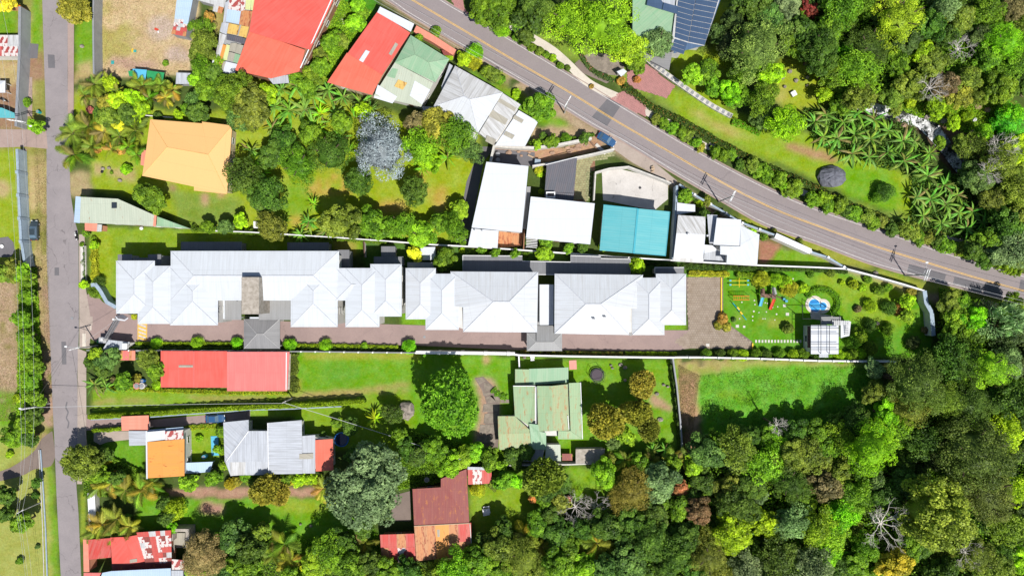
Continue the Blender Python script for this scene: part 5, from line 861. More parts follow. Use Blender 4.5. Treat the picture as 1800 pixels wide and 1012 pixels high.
path_wall('boundary_wall', 'white corner wall left of the slanting white flat-roofed house', [(869, 254), (862, 284)], 3.0, 0.4, 'white_wall', 'offwhite')
path_wall('retaining_wall', 'curved pale retaining wall above the bare brown soil bank', [(870, 256), (900, 259), (940, 260), (985, 254), (1040, 243)], 2.0, 0.5, 'offwhite', 'offwhite')
path_wall('boundary_wall', 'white wall above the dark tiled carport and its small lawn', [(936, 292), (960, 288), (1014, 277), (1046, 270), (1080, 262)], 2.5, 0.3, 'white_wall', 'offwhite')
path_wall('boundary_wall', 'white wall round the pale concrete court above the turquoise roof', [(1044, 352), (1047, 303), (1072, 296), (1105, 293), (1155, 312), (1180, 322)], 2.4, 0.22, 'white_wall', 'offwhite')
path_wall('boundary_wall', 'narrow blue-grey wall between the turquoise roof and the atrium house', [(1190, 326), (1189, 360), (1186, 400), (1183, 455)], 2.6, 0.4, 'blue_wall', 'blue_grey')
path_wall('boundary_wall', 'white patchy wall beside the side lane at the bottom left', [(160, 866), (163, 915)], 1.6, 1.5, 'offwhite', 'white')
path_wall('gate_pillar', 'short white slab across the road bend beside the brown paved drive', [(1363, 414), (1425, 442)], 2.7, 1.1, 'white_wall', 'white', cat='gate roof')
path_wall('kerb_wall', 'low edging wall with yellow paint along the right side of the paved courtyard', [(1268, 488), (1268, 555)], 0.25, 0.18, 'yellow', 'yellow', cat='kerb')
path_wall('kerb_wall', 'short yellow edging kerb at the tip of the paved courtyard', [(1323, 603), (1323, 614)], 0.25, 0.2, 'yellow', 'yellow', cat='kerb')
path_wall('boundary_wall', 'white wall bounding the small lawn at the right edge of the long building', [(640, 424), (641, 452)], 1.6, 0.15, 'white_wall', 'brown')
# decorative stone balustrade beside the pink parking bay
bl = thing('balustrade', 'grey pierced-block balustrade running down from the pink brick parking bay', 'balustrade', W(1210, 160, 0)); bp = smooth_path([(1133, 103), (1150, 118), (1180, 140), (1215, 165), (1250, 188), (1284, 206)], 8); acc = 0
P = [W(x, y, 0) for x, y in bp]
ribm = MB(); k = 0
for i in range(0, len(P)-1):
    a, b = P[i], P[i+1]; d = b-a; rz = math.atan2(d.y, d.x)
    for s in (0.25, 0.75):
        MB().box(a+d*s+Vector((0, 0, .45)), (0.32, 0.75, 0.9), rz=rz).build('pierced_block', M['offwhite'] if (i+int(s*2)) % 2 else M['grey'], bl)
for sgn in (-.45, .45):
    n = Vector((-(P[-1]-P[0]).y, (P[-1]-P[0]).x, 0)).normalized()*sgn; MB().tube([p+n+Vector((0, 0, .93)) for p in P], 0.09, 4).build('rail', M['offwhite'], bl)
# bare soil bank with rubble
rs = random.Random(8)
for k in range(16):
    x, y = rs.uniform(880, 1040), 0; y = 268+rs.uniform(-6, 8)-(x-900)*0.09; p = W(x, y, 0); o = MB().ball((p.x, p.y, .15), rs.uniform(.25, .6), 7, 5, (1.4, .9, .6), .25, rs).build('rubble_stone', M['rock_tan']); tag(o, 'broken earth-brown stone on the bare soil bank under the retaining wall', 'stone', 'rubble stones on the soil bank')
# ================================================================ VEGETATION
def leaves_mesh(name, C, D, S, L, Wd, var, core=None):
    "C centre, D length axis, S side axis, L/Wd sizes per leaf -> one mesh of rhombic leaf sprays"
    L = L[:, None]; Wd = Wd[:, None]; n = len(C)
    co = np.stack([C-D*L/2, C+S*Wd/2+D*L*.05, C+D*L/2, C-S*Wd/2+D*L*.05], 1).reshape(-1, 3); q = np.arange(4*n).reshape(n, 4)
    if core is not None:
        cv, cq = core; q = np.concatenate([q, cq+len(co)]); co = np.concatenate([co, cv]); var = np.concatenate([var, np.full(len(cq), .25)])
    me = fast_mesh(name, co, q); a = me.attributes.new('var', 'FLOAT', 'FACE'); a.data.foreach_set('value', var.astype(np.float32)); me.materials.append(M['leaf']); return me
def unit(v): return v/np.maximum(np.linalg.norm(v, axis=1, keepdims=True), 1e-6)
def sphere_core(Rx, Rz, cz, g, n=16, m=8, amp=.18):
    th = np.linspace(0.05, math.pi*.8, m); ph = np.linspace(0, 2*math.pi, n, endpoint=False); T, Pp = np.meshgrid(th, ph, indexing='ij'); k = 1+g.uniform(-amp, amp, T.shape)
    v = np.stack([np.sin(T)*np.cos(Pp)*Rx*k, np.sin(T)*np.sin(Pp)*Rx*k, cz+np.cos(T)*Rz*k], -1).reshape(-1, 3); i = np.arange(m*n).reshape(m, n)
    q = np.stack([i[:-1], i[1:], np.roll(i[1:], -1, 1), np.roll(i[:-1], -1, 1)], -1).reshape(-1, 4); return v, q
def crown_mesh(name, kind, Rr, seed):
    g = np.random.default_rng(seed); cz = {'s': Rr*.75}.get(kind, Rr*.9+1.2); Rz = Rr*{'c': .78, 'f': .62, 'r': .8, 's': .85, 'g': .8, 'm': .9}[kind]
    ncl = {'c': int(26+Rr*8), 'f': int(40+Rr*14), 'r': int(60+Rr*45), 's': int(30+Rr*10), 'g': int(20+Rr*5), 'm': 60}[kind]
    i = np.arange(ncl)+.5; ct = 1-1.45*i/ncl; st = np.sqrt(np.clip(1-ct**2, 0, 1)); ph = i*2.39996+g.uniform(-.35, .35, ncl)
    a0 = g.uniform(0, 6.28, 4); irr = 1+.20*np.sin(2*ph+a0[0])+.15*np.sin(3*ph+a0[1])+.07*np.sin(5*ph+a0[2])
    if kind in 'sfr': irr = 1+(irr-1)*.45
    rad = irr*(g.uniform(.70, 1.10, ncl) if kind in 'cg' else g.uniform(.82, 1.02, ncl)); cc = np.stack([st*np.cos(ph)*Rr*rad*.86, st*np.sin(ph)*Rr*rad*.86, cz+ct*Rz*g.uniform(.72, 1.12, ncl)], 1)
    rc = Rr*{'c': .25, 'f': .17, 'r': .12, 's': .3, 'g': .30, 'm': .2}[kind]*(4.0/(3+Rr*.45) if kind in 'cg' else 1)*g.uniform(.65, 1.25, ncl)
    lf = {'c': .40, 'f': .26, 'r': .75, 's': .15, 'g': .27, 'm': .9}[kind]
    per = {'c': 170, 'f': 90, 'r': 16, 's': 150, 'g': 150, 'm': 30}[kind]
    if Rr < 2.5 and kind in 'cfg': per = int(per*.55); lf *= .8
    N = ncl*per; ci = np.repeat(np.arange(ncl), per); d = unit(g.normal(size=(N, 3))); d[:, 2] = np.abs(d[:, 2])*.9-.25*g.random(N); d = unit(d)
    cvar = g.uniform(-.34, .34, ncl)
    if kind in 'r':
        out = unit(cc-np.array([0, 0, cz-Rz*.6])); d = unit(out[ci]*.9+g.normal(size=(N, 3))*.75); C = cc[ci]+d*(lf*.5); D = d; S = unit(np.cross(D, g.normal(size=(N, 3))*.4+np.array([0, 0, 1.])+1e-3)); Ls = lf*g.uniform(.7, 1.3, N); Ws = Ls*.33
    elif kind == 'm':
        out = unit(cc-np.array([0, 0, 0.])); d = unit(out[ci]+g.normal(size=(N, 3))*.35+np.array([0, 0, .1])); C = cc[ci]+g.normal(size=(N, 3))*rc[ci][:, None]*.6; D = d; S = unit(np.cross(D, np.array([[0, 0, 1.]])+g.normal(size=(N, 3))*.3)); Ls = lf*g.uniform(.6, 1.4, N); Ws = Ls*.16
    else:
        rr_ = rc[ci]*g.uniform(.55, 1.05, N)**.6; C = cc[ci]+d*rr_[:, None]*np.array([1.1, 1.1, .85]); nrm = unit(d*.9+g.normal(size=(N, 3))*.55+np.array([0, 0, .55])); D = unit(np.cross(nrm, g.normal(size=(N, 3)))); S = np.cross(nrm, D); Ls = lf*g.uniform(.55, 1.35, N); Ws = Ls*g.uniform(.5, .8, N)
    var = np.clip(.5+cvar[ci]+g.normal(size=N)*.2, 0, 1)
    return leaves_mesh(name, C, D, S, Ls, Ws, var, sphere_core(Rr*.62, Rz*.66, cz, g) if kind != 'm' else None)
def trunk_mesh(Rr, seed, h=None):
    g = random.Random(seed); m = MB(); h = h or Rr*.9+1.0; b = Vector((g.uniform(-.2, .2), g.uniform(-.2, .2), h)); m.tube([(0, 0, -.3), b*.5, b], .09*Rr+.06, 7, .05*Rr+.03)
    for k in range(5):
        a = k*1.26+g.uniform(-.3, .3); e = b+Vector((math.cos(a)*Rr*.62, math.sin(a)*Rr*.62, Rr*g.uniform(.2, .45))); m.tube([b, (b+e)/2+Vector((0, 0, -.1*Rr)), e], .045*Rr+.02, 5, .015*Rr+.01)
    o = m.build('trunk', M['bark']); me = o.data; bpy.data.objects.remove(o); return me
PROTO = {}
def proto(kind, r):
    cls = {'c': (1.5, 3.2, 5.6), 'f': (1.5, 3.2, 6.5), 'r': (1.8, 3.4, 7.5), 's': (.8, 1.6), 'g': (1.6, 3.2, 6.0), 'm': (3.0,)}[kind]
    c = min(cls, key=lambda q: abs(math.log(q/r))); vr = random.randrange(3 if c > 2 and kind in 'cfg' else 2)
    if (kind, c, vr) not in PROTO: PROTO[(kind, c, vr)] = (crown_mesh('crown', kind, c, hash((ord(kind), int(c*10), vr)) % 9973), trunk_mesh(c, vr+7), c)
    return PROTO[(kind, c, vr)]
PAL = dict(dg=(.042, .086, .009), mg=(.072, .142, .007), lg=(.110, .210, .008), yg=(.155, .255, .006), ye=(.33, .34, .016), go=(.165, .165, .018), gg=(.095, .140, .050), sg=(.165, .182, .205), ol=(.090, .122, .013), br=(.105, .092, .034), orr=(.26, .15, .03), bg=(.055, .105, .020), vg=(.105, .255, .005), dk=(.038, .062, .014), rd=(.13, .03, .018), pk=(.45, .16, .12), wb=(.42, .40, .34), bn=(.085, .165, .022))
CW = dict(dg='dark green', mg='mid green', lg='fresh green', yg='yellow-green', ye='bright yellow', go='golden', gg='grey-green', sg='silvery blue-grey', ol='olive', br='brownish', orr='orange', bg='bluish green', vg='vivid green', dk='very dark green', rd='dark red', pk='pink', wb='pale', bn='green')
KW = dict(c=('bushy_tree', 'bushy tree', 'tree'), f=('fine_leaved_tree', 'fine-leaved tree', 'tree'), r=('ragged_leaved_tree', 'ragged-leaved tree', 'tree'), s=('shrub', 'round shrub', 'shrub'), b=('bare_tree', 'leafless tree', 'tree'), p=('palm', 'palm', 'palm'), n=('banana_plant', 'banana plant', 'banana plant'), g=('spreading_tree', 'broad tree', 'tree'), m=('bamboo', 'feathery bamboo', 'bamboo'))
PLANTS = []
def frond_mesh(kind, Lf, seed):
    g = random.Random(seed); m = MB(); n = 9 if kind == 'p' else 6
    if kind == 'n':
        pr = None
        for k in range(n+1):
            t_ = k/n; x = Lf*t_; z = Lf*(.42*t_-.62*t_*t_); w = .29*(math.sin(math.pi*min(1, t_*.88+.13))**.6)*.62+(0.02); row = [Vector((x, w, z-.10*w)), Vector((x, 0, z+.07)), Vector((x, -w, z-.10*w))]
            if k % 2 and g.random() < .6: row[0].y *= .72
            if pr: m.poly([pr[0], row[0], row[1], pr[1]]); m.poly([pr[1], row[1], row[2], pr[2]])
            pr = row
    else:
        pts = [Vector((Lf*k/n, 0, Lf*(.5*k/n-.72*(k/n)**2))) for k in range(n+1)]
        for k in range(n): m.poly([pts[k]+Vector((0, .03, 0)), pts[k]-Vector((0, .03, 0)), pts[k+1]-Vector((0, .015, 0)), pts[k+1]+Vector((0, .015, 0))])
        for k in range(26):
            t_ = .1+.9*k/26; i = t_*n; a = pts[int(min(i, n-1))].lerp(pts[min(int(i)+1, n)], i-int(i)); ll = Lf*.34*math.sin(math.pi*min(1, t_*.8+.16))+.12
            for s in (-1, 1):
                e = a+Vector((ll*.62, s*ll*.75, -ll*g.uniform(.15, .5))); m.poly([a-Vector((.05, 0, 0)), a+Vector((.06, 0, 0)), (a+e)/2+Vector((.05, 0, 0.02)), e]); 
    o = m.build('frond', M['leaf']); me = o.data; a = me.attributes.new('var', 'FLOAT', 'FACE'); a.data.foreach_set('value', [g.uniform(.3, .8) for _ in me.polygons]); bpy.data.objects.remove(o); return me
FR = {k: [frond_mesh(k, 2.7, s) for s in range(3)] for k in 'pn'}
STEM = trunk_mesh(1.0, 3, 3.0)
_m = MB(); _m.tube([(0, 0, -.2), (0.05, 0, 1.2), (0, 0, 2.4)], .14, 7, .09); _o = _m.build('stem', M['bark']); STEM = _o.data; bpy.data.objects.remove(_o)
def bare_mesh(seed):
    g = random.Random(seed); m = MB()
    def br(p, d, L, r, lev):
        q = p+d*L*.5+Vector((g.uniform(-.1, .1), g.uniform(-.1, .1), 0))*L; e = q+(d+Vector((g.uniform(-.35, .35), g.uniform(-.35, .35), g.uniform(-.1, .2))))*L*.5
        m.tube([p, q, e], r, 4, r*.6, cap=False)
        if lev:
            for s in range(g.choice((2, 3))):
                br(e if s < 2 else q, (d+Vector((g.uniform(-.8, .8), g.uniform(-.8, .8), g.uniform(-.2, .3)))).normalized(), L*g.uniform(.6, .82), r*.6, lev-1)
    m.tube([(0, 0, -.2), (0, 0, 2.2)], .2, 6, .14)
    for k in range(8):
        a = k*.79+g.uniform(-.3, .3); br(Vector((0, 0, 2.0)), Vector((math.cos(a), math.sin(a), .5)).normalized(), 1.1, .075, 5)
    o = m.build('branches', M['bare']); me = o.data; bpy.data.objects.remove(o); return me
BARE = [bare_mesh(s) for s in (1, 2, 3)]
random.seed(11)
def plant(kind, x, y, r, c='mg', label=None, group=None, h=None, colr=None):
    "x, y, r in plan units where the crown shows"
    if kind == 'n': x += random.uniform(-4, 4); y += random.uniform(-4, 4); r *= random.uniform(.78, 1.12)
    if kind == 'p': r *= random.uniform(.85, 1.1)
    rm = r/8.0; nm, _, cat = KW[kind]; hh = {'s': rm*.8, 'p': 3.0, 'n': 2.6, 'b': 8.5 if (x > 1080) else 4.0, 'm': 3}.get(kind, rm*.9+1.6) if h is None else h
    lift = 0.0
    if kind in 'cfrg': lift = (min(3.0, rm*.4) if h is None else h-rm*.9-1.2)
    p = W(x, y, min(hh+lift, 12)); rgb = colr or PAL[c]; k = [random.uniform(.9, 1.12) for _ in range(3)]; q_ = 1.35 if kind == 's' and max(rgb) > .3 else 2.05; rgb = (rgb[0]*k[0]*q_, rgb[1]*k[1]*q_, rgb[2]*k[0]*q_, 1)
    
    if kind == 'c' and r < 14: nm, cat = 'bush', 'bush'
    root = thing(nm, 'x', cat, (p.x, p.y, 0), group, rz=random.uniform(0, 6.28)); root['label'] = ''
    def child(name, me, **kw):
        o = bpy.data.objects.new(name, me); col.objects.link(o); o.parent = root; o.color = rgb
        for a, b in kw.items(): setattr(o, a, b)
        return o
    if kind in 'pn':
        k = rm/2.35; nf = 14 if kind == 'p' else 15; child('stem', STEM, scale=(k, k, (hh if kind == 'p' else 2.2)/2.4)); root.rotation_euler = (0, 0, random.uniform(0, 6.28)); z0 = hh if kind == 'p' else 2.1
        for i in range(nf):
            s = k*random.uniform(.62, 1.15); ch_ = child('frond' if kind == 'p' else 'leaf', random.choice(FR[kind]), location=(0, 0, z0-.04*i), rotation_euler=(random.uniform(-.25, .25), -random.uniform(-.35, .45) if i < nf*.6 else -random.uniform(.2, 1.15), i*2.4+random.uniform(-.45, .45)), scale=(s, s*random.uniform(.75, 1.2), s)); ch_.color = tuple(v*random.uniform(.7, 1.25) for v in rgb[:3])+(1,) if random.random() > .06 else (.22, .19, .06, 1)
    elif kind == 'b':
        k = rm/3.0; child('branches', random.choice(BARE), scale=(k, k, k), location=(0, 0, max(0, hh-3.2*k)))
        if hh > 4.5: child('trunk', STEM, scale=(1.6, 1.6, (hh-3.2*k+1)/2.4))
    elif kind == 's' :
        me, tk, c0 = proto('s', rm); k = rm/c0; child('crown', me, scale=(k, k, k)) 
    else:
        me, tk, c0 = proto(kind, rm); k = rm/c0*.97; o = child('crown', me, scale=(k*random.uniform(.86, 1.14), k*random.uniform(.86, 1.14), k*random.uniform(.85, 1.1)), location=(0, 0, lift)); child('trunk', tk, scale=(k, k, (lift+c0*k*.9+1)/(c0*.9+1.0)))
    PLANTS.append(dict(o=root, k=kind, x=x, y=y, r=r, c=c, lab=label)); return root
def batch(txt, group=None):
    for ln in txt.strip().split(';'):
        f = ln.split()
        if not f: continue
        plant(f[0], float(f[1]), float(f[2]), float(f[3]), f[4] if len(f) > 4 else 'mg', h=float(f[5]) if len(f) > 5 else None, group=group)
# ---- named individual plants of the gardens
plant('r', 790, 708, 62, 'lg', 'very large round bright green tree in the lawn beside the flagstone path', h=8.5, colr=(.085, .185, .010))
plant('c', 645, 852, 66, 'gg', 'very large pale grey-green tree between the salmon-red roof end and the maroon roof', h=8.5, colr=(.078, .145, .050))
plant('g', 674, 264, 58, 'sg', 'large silvery blue-grey tree in the middle of the central garden', h=7)
plant('f', 145, 812, 34, 'ol', 'dense olive round-topped tree overhanging the side lane at the bottom left', h=5)
plant('f', 126, 14, 28, 'go', 'dense golden-olive tree at the top edge beside the side lane', h=5)
plant('g', 1335, 78, 50, 'lg', 'very broad fresh green tree standing right of the dark blue panelled roof', h=9, colr=(.105, .175, .03))
plant('f', 1716, 800, 72, 'ol', 'huge smooth dark olive-green tree in the lower right woods', h=11, colr=(.064, .088, .014))
plant('f', 1745, 870, 52, 'ol', 'dark olive smooth-topped tree touching the huge one in the lower right woods', h=11, colr=(.066, .094, .014))
plant('c', 1648, 903, 62, 'yg', 'wide yellow-green tree of many leaf clumps near the lower right corner', h=10, colr=(.15, .20, .02))
plant('g', 1538, 790, 44, 'vg', 'vivid bright green tree in the middle of the lower right woods', h=10)
plant('g', 1614, 674, 52, 'dg', 'very large dark green tree just below the playground garden corner', h=10, colr=(.058, .092, .014))
plant('g', 1750, 650, 36, 'vg', 'vivid lime tree crown at the right edge of the very large dark tree', h=11.5, colr=(.16, .30, .01))
plant('f', 1112, 866, 40, 'go', 'wide golden-olive dome-shaped tree at the left border of the lower right woods', h=6, colr=(.135, .13, .018))
plant('g', 1062, 42, 58, 'yg', 'very large lime-green tree left of the blue panelled house', h=9, colr=(.15, .29, .008)); plant('g', 1003, 26, 46, 'yg', 'lime-green tree at the top edge, left half of the lime-green pair', h=8.5, colr=(.14, .30, .008)); plant('g', 1108, 78, 30, 'yg', 'smaller lime-green tree crown below the very large lime-green one', h=7, colr=(.17, .26, .01))
plant('f', 1160, 68, 26, 'gg', 'plumy grey-green tree standing over the sea-green roof', h=6)
plant('g', 1592, 24, 46, 'yg', 'bright yellow-green tree at the top edge in the upper right woods', h=10, colr=(.21, .25, .012))
plant('c', 1425, 16, 14, 'rd', 'small dark red-leaved tree in the upper right woods'); plant('c', 1196, 862, 15, 'orr', 'small orange-red shrub-like tree at the left border of the lower right woods', colr=(.19, .09, .03)); plant('c', 1232, 902, 24, 'br', 'reddish brown tree in the lower right woods', h=6, colr=(.11, .075, .03))
plant('c', 1585, 998, 26, 'ye', 'bright yellow tree at the bottom edge in the lower right woods', h=7, colr=(.24, .21, .015))
plant('b', 1557, 925, 42, 'wb', 'large white leafless tree in the lower right woods', h=10); plant('b', 1012, 893, 32, 'wb', 'pale dense leafless bush, left one of the pair right of the white garden seat'); plant('b', 1047, 897, 30, 'wb', 'pale leafless bush at the right of its twin, below the green-roofed house garden')
plant('g', 1500, 120, 34, 'mg'); plant('m', 1752, 565, 34, 'gg', 'feathery grey-green bamboo clump beside the main road at the right', h=4, colr=(.20, .27, .13)); plant('m', 1735, 545, 20, 'gg', 'smaller pale bamboo clump close to the main road kerb', h=3, colr=(.24, .28, .16))
plant('f', 360, 975, 44, 'ol', 'brown-olive dense tree at the bottom edge right of the pale blue roof', h=6, colr=(.17, .15, .05)); plant('g', 1760, 218, 36, 'vg', 'vivid green low spreading tree right of the stream', h=3, colr=(.07, .26, .012))
# ---- trees and plants seen one by one in the photograph
batch('''c 410 165 34 mg;c 440 188 32 ol;c 392 152 22 mg;f 420 200 30 bg;c 463 162 18 yg;g 430 312 34 dg;g 472 338 30 dg;g 522 288 36 mg;c 482 268 26 dg;g 578 268 38 dg;c 498 250 24 dg;c 545 235 20 mg;f 630 318 27 dg;f 728 336 29 dg;g 740 258 30 lg;c 765 222 30 go;c 735 215 22 br;g 800 238 30 mg;g 822 262 26 bg;c 755 285 20 yg;c 600 215 16 mg;c 640 195 14 yg;c 540 155 16 mg;c 460 355 24 dg;
f 476 398 26 ol;c 600 390 33 ol;c 655 394 27 mg;g 702 396 27 mg;c 740 412 24 lg;g 800 402 24 mg;c 808 368 15 lg;c 260 345 24 mg;c 348 198 16 dg;g 340 172 14 bg;c 775 390 16 mg;c 420 388 12 yg;c 395 398 14 bg;c 365 398 12 mg;
g 350 48 19 mg;g 360 75 22 ol;c 345 92 18 ol;g 352 118 20 mg;c 375 128 16 dg;g 385 108 12 lg;c 360 158 15 mg;c 340 140 12 lg;c 365 28 9 orr;s 291 111 5 mg;
c 205 176 16 yg;c 232 172 18 yg;c 186 182 15 go;c 224 200 17 dg;c 190 205 17 ol;c 248 190 13 yg;s 158 193 6 pk;c 205 215 13 ye;c 172 200 12 dg;c 190 145 12 yg;c 210 260 9 orr;c 235 205 12 yg;s 222 297 9 vg;s 170 262 7 orr;s 196 303 3 mg;
s 278 205 8 dg;c 325 190 10 mg;c 310 200 8 yg''')
batch('''p 165 148 19 ol;p 190 142 17 ol;p 148 168 17 ol;p 128 235 24 ol;p 155 222 22 ol;p 182 232 22 go;p 210 240 22 ol;p 238 230 22 ol;p 130 272 24 mg;p 160 258 20 ol;p 195 262 18 go;p 225 258 18 mg;p 250 152 18 ol;p 282 150 19 ol;p 302 158 16 go;p 262 172 16 mg;p 240 272 14 mg;p 290 172 14 go;
p 240 140 14 ol;p 205 160 14 ol''')
batch('''n 490 155 24 bn;n 516 148 22 bn;n 545 165 24 bn;n 575 160 24 bn;n 605 172 22 bn;n 635 180 22 bn;n 478 185 24 bn;n 505 192 24 bn;n 535 190 24 bn;n 562 195 24 yg;n 590 200 22 bn;n 480 222 24 bn;n 552 215 22 bn;n 612 262 20 lg;n 450 280 22 lg;n 462 302 20 lg;n 440 262 20 bn;n 622 205 20 lg;n 652 192 18 bn;n 548 362 19 lg;n 545 392 22 bn;n 570 402 20 bn;n 528 408 19 bn;n 555 228 18 lg;n 600 238 18 bn;n 783 278 20 lg;n 655 735 22 yg;n 740 295 12 lg;n 495 390 14 bn''')
# right bank banana groves
batch('''n 1432 212 25 bn;n 1458 198 26 bn;n 1488 210 25 bn;n 1512 196 26 bn;n 1540 212 26 bn;n 1448 238 26 bn;n 1478 245 25 bn;n 1506 238 26 bn;n 1535 245 26 bn;n 1565 232 25 bn;n 1588 250 25 bn;n 1500 270 24 bn;n 1532 275 25 bn;n 1562 268 25 bn;n 1595 278 25 bn;n 1618 292 21 bn;n 1640 272 17 bn;n 1612 245 19 bn;
n 1632 312 25 bn;n 1660 322 26 bn;n 1612 345 25 bn;n 1640 352 25 bn;n 1668 358 26 bn;n 1690 340 24 bn;n 1622 378 25 bn;n 1655 388 24 bn;n 1685 375 25 bn;n 1712 372 24 bn;n 1700 400 26 bn;n 1730 395 26 bn;n 1722 420 20 bn;n 1600 392 18 bn''')
# upper right woods
batch('''c 940 18 32 dg;c 880 12 34 mg;c 850 14 24 mg;g 912 34 16 mg;c 925 62 14 dg;s 882 52 13 vg;c 1242 124 20 mg;c 1216 132 17 lg;c 1256 152 17 mg;c 1283 162 22 vg;c 1300 138 20 mg;c 1355 128 24 yg;g 1342 172 28 mg;c 1342 208 20 bg;c 1308 170 18 mg;g 1380 214 34 yg;c 1350 28 28 bg;c 1318 8 28 dg;c 1384 8 26 gg;c 1412 58 26 dg;c 1444 90 40 dg;c 1398 72 24 mg;g 1478 18 32 mg;g 1515 12 26 mg;c 1455 58 32 mg;f 1532 78 38 dg;c 1490 92 22 vg;c 1562 8 20 br;g 1662 10 28 gg;c 1690 32 26 ol;c 1632 46 26 dg;g 1740 14 28 mg;f 1785 12 22 br;g 1520 140 32 lg;f 1512 168 30 ol;g 1772 72 36 vg;c 1740 98 26 mg;g 1790 112 26 mg;c 1760 155 26 mg;c 1462 125 26 mg;c 1600 72 26 dk;b 1640 152 26 wb;b 1690 84 24 wb;c 1640 110 26 ol;c 1700 138 26 ol;c 1600 150 26 ol;c 1660 148 24 br;c 1690 165 22 go;c 1578 190 12 ol;c 1655 250 10 mg;c 1690 250 14 ol;c 1680 215 12 yg;c 1705 300 16 dg;c 1575 112 24 mg;c 1620 90 22 yg;g 1450 165 14 yg;c 1575 165 22 ol;c 1650 185 18 yg;c 1725 60 22 bg;c 1310 120 20 dg;c 1290 40 22 dk;c 1283 75 22 dk;c 1262 60 16 dk;c 1120 112 16 mg;s 1092 142 7 orr;
c 1720 312 26 bg;g 1752 285 30 ol;g 1785 335 30 ol;c 1745 350 24 ol;c 1772 395 30 dg;c 1745 420 22 mg;g 1795 440 32 gg;c 1765 445 24 gg;b 1765 262 32 wb;b 1742 300 26 wb;g 1715 255 22 ol;c 1790 395 26 ol;c 1790 260 26 yg;s 1556 337 15 dg;s 1543 347 10 mg;c 1735 455 18 dg;c 1710 440 16 dg;g 1780 200 18 vg;c 1730 235 18 vg;s 1700 205 10 yg;s 1650 200 9 yg;s 1600 180 9 yg''')
# playground garden and long building hedging
batch('''s 1338 492 14 ye;s 1364 491 11 yg;s 1387 508 14 ye;s 1381 496 12 yg;s 1412 506 9 yg;s 1385 577 9 ol;s 1530 538 11 yg;s 1563 542 12 dg;s 1545 510 9 mg;s 1580 545 11 orr;c 1598 530 11 yg;s 1602 512 8 go;c 1597 556 11 lg;s 1508 543 6 br;s 1530 572 10 dg;s 1562 578 10 mg;s 1626 580 6 br;s 1508 585 10 mg;s 1500 600 12 mg;c 1518 592 9 lg;s 1530 612 12 mg;s 1512 622 10 yg;s 1505 600 9 mg;s 1490 628 9 yg;s 1478 630 8 yg;s 1605 602 11 dk;s 1460 480 7 ol;s 1480 497 5 yg;s 1500 500 8 yg;s 1515 505 7 yg;s 1560 505 7 mg;s 1525 490 7 mg;s 1425 482 6 mg;s 1270 560 9 orr;s 1262 572 7 go;s 1277 574 8 go;s 1290 562 4 bg;
s 275 604 10 vg;s 347 603 11 vg;s 417 603 10 vg;s 510 606 11 vg;s 573 607 11 vg;s 720 609 12 vg;s 641 608 6 lg;s 163 510 5 yg;s 168 513 11 mg;s 236 556 5 ye;
c 729 446 13 ye;s 770 435 7 go;c 780 455 18 mg;s 812 440 5 yg;c 957 446 13 lg;c 1121 467 14 yg;c 870 446 10 mg;c 905 448 10 mg;c 960 428 10 mg;c 1000 436 9 mg;c 1025 434 9 dg;c 845 440 8 mg;c 1060 434 7 yg;s 948 298 8 ye;s 950 306 6 yg;s 952 337 5 lg;s 960 300 4 yg;
c 1245 376 6 mg;s 1232 356 8 yg;c 1205 344 12 mg;s 1260 374 5 mg;s 1323 403 7 yg;s 1308 395 6 yg;s 1342 415 7 mg;s 1360 406 5 ol;s 1406 424 5 ol;c 1238 378 12 dg;c 1245 352 8 ol''')
batch('''s 835 92 14 vg;s 833 110 13 ye;c 815 103 12 yg;c 855 122 10 mg;c 952 184 24 mg;s 908 165 8 yg;c 868 130 12 ol;s 766 56 9 mg;s 880 140 8 mg;s 995 245 10 mg;c 735 68 9 mg;s 790 100 6 yg;c 1028 241 9 dg;c 955 240 8 dg;c 970 248 12 mg;c 945 252 9 lg;
c 562 118 16 mg;c 548 132 18 mg;c 580 75 16 mg;c 600 70 12 ol;c 625 40 14 lg;c 635 22 10 mg;c 560 95 12 ol;c 520 135 14 mg;c 630 10 12 lg;c 590 60 10 mg;c 645 130 8 yg''')
# left of the picture
batch('''s 15 900 10 mg;c 38 918 16 mg;c 5 905 14 dg;c 8 870 16 dg;s 17 798 6 yg;c 20 770 20 mg;c 42 745 17 mg;c 60 700 16 mg;c 55 670 15 mg;c 62 640 15 mg;c 45 590 14 mg;c 40 560 14 mg;c 45 520 13 mg;c 42 490 14 mg;c 35 480 16 lg;c 20 475 18 ol;c 5 480 16 ol;c 50 610 14 mg;s 42 590 8 ye;s 40 740 8 ye;s 30 700 7 yg;c 60 730 16 dg;c 45 770 16 dg;s 45 180 8 mg;c 62 222 12 lg;c 10 4 14 ye;s 35 985 6 mg;c 60 850 8 dg;s 62 870 6 dg;
s 144 430 4 mg;c 143 500 7 yg;c 160 430 7 yg;s 165 420 5 lg;c 140 350 8 lg;c 145 410 6 mg;s 175 495 10 dg;s 66 960 4 bg''')
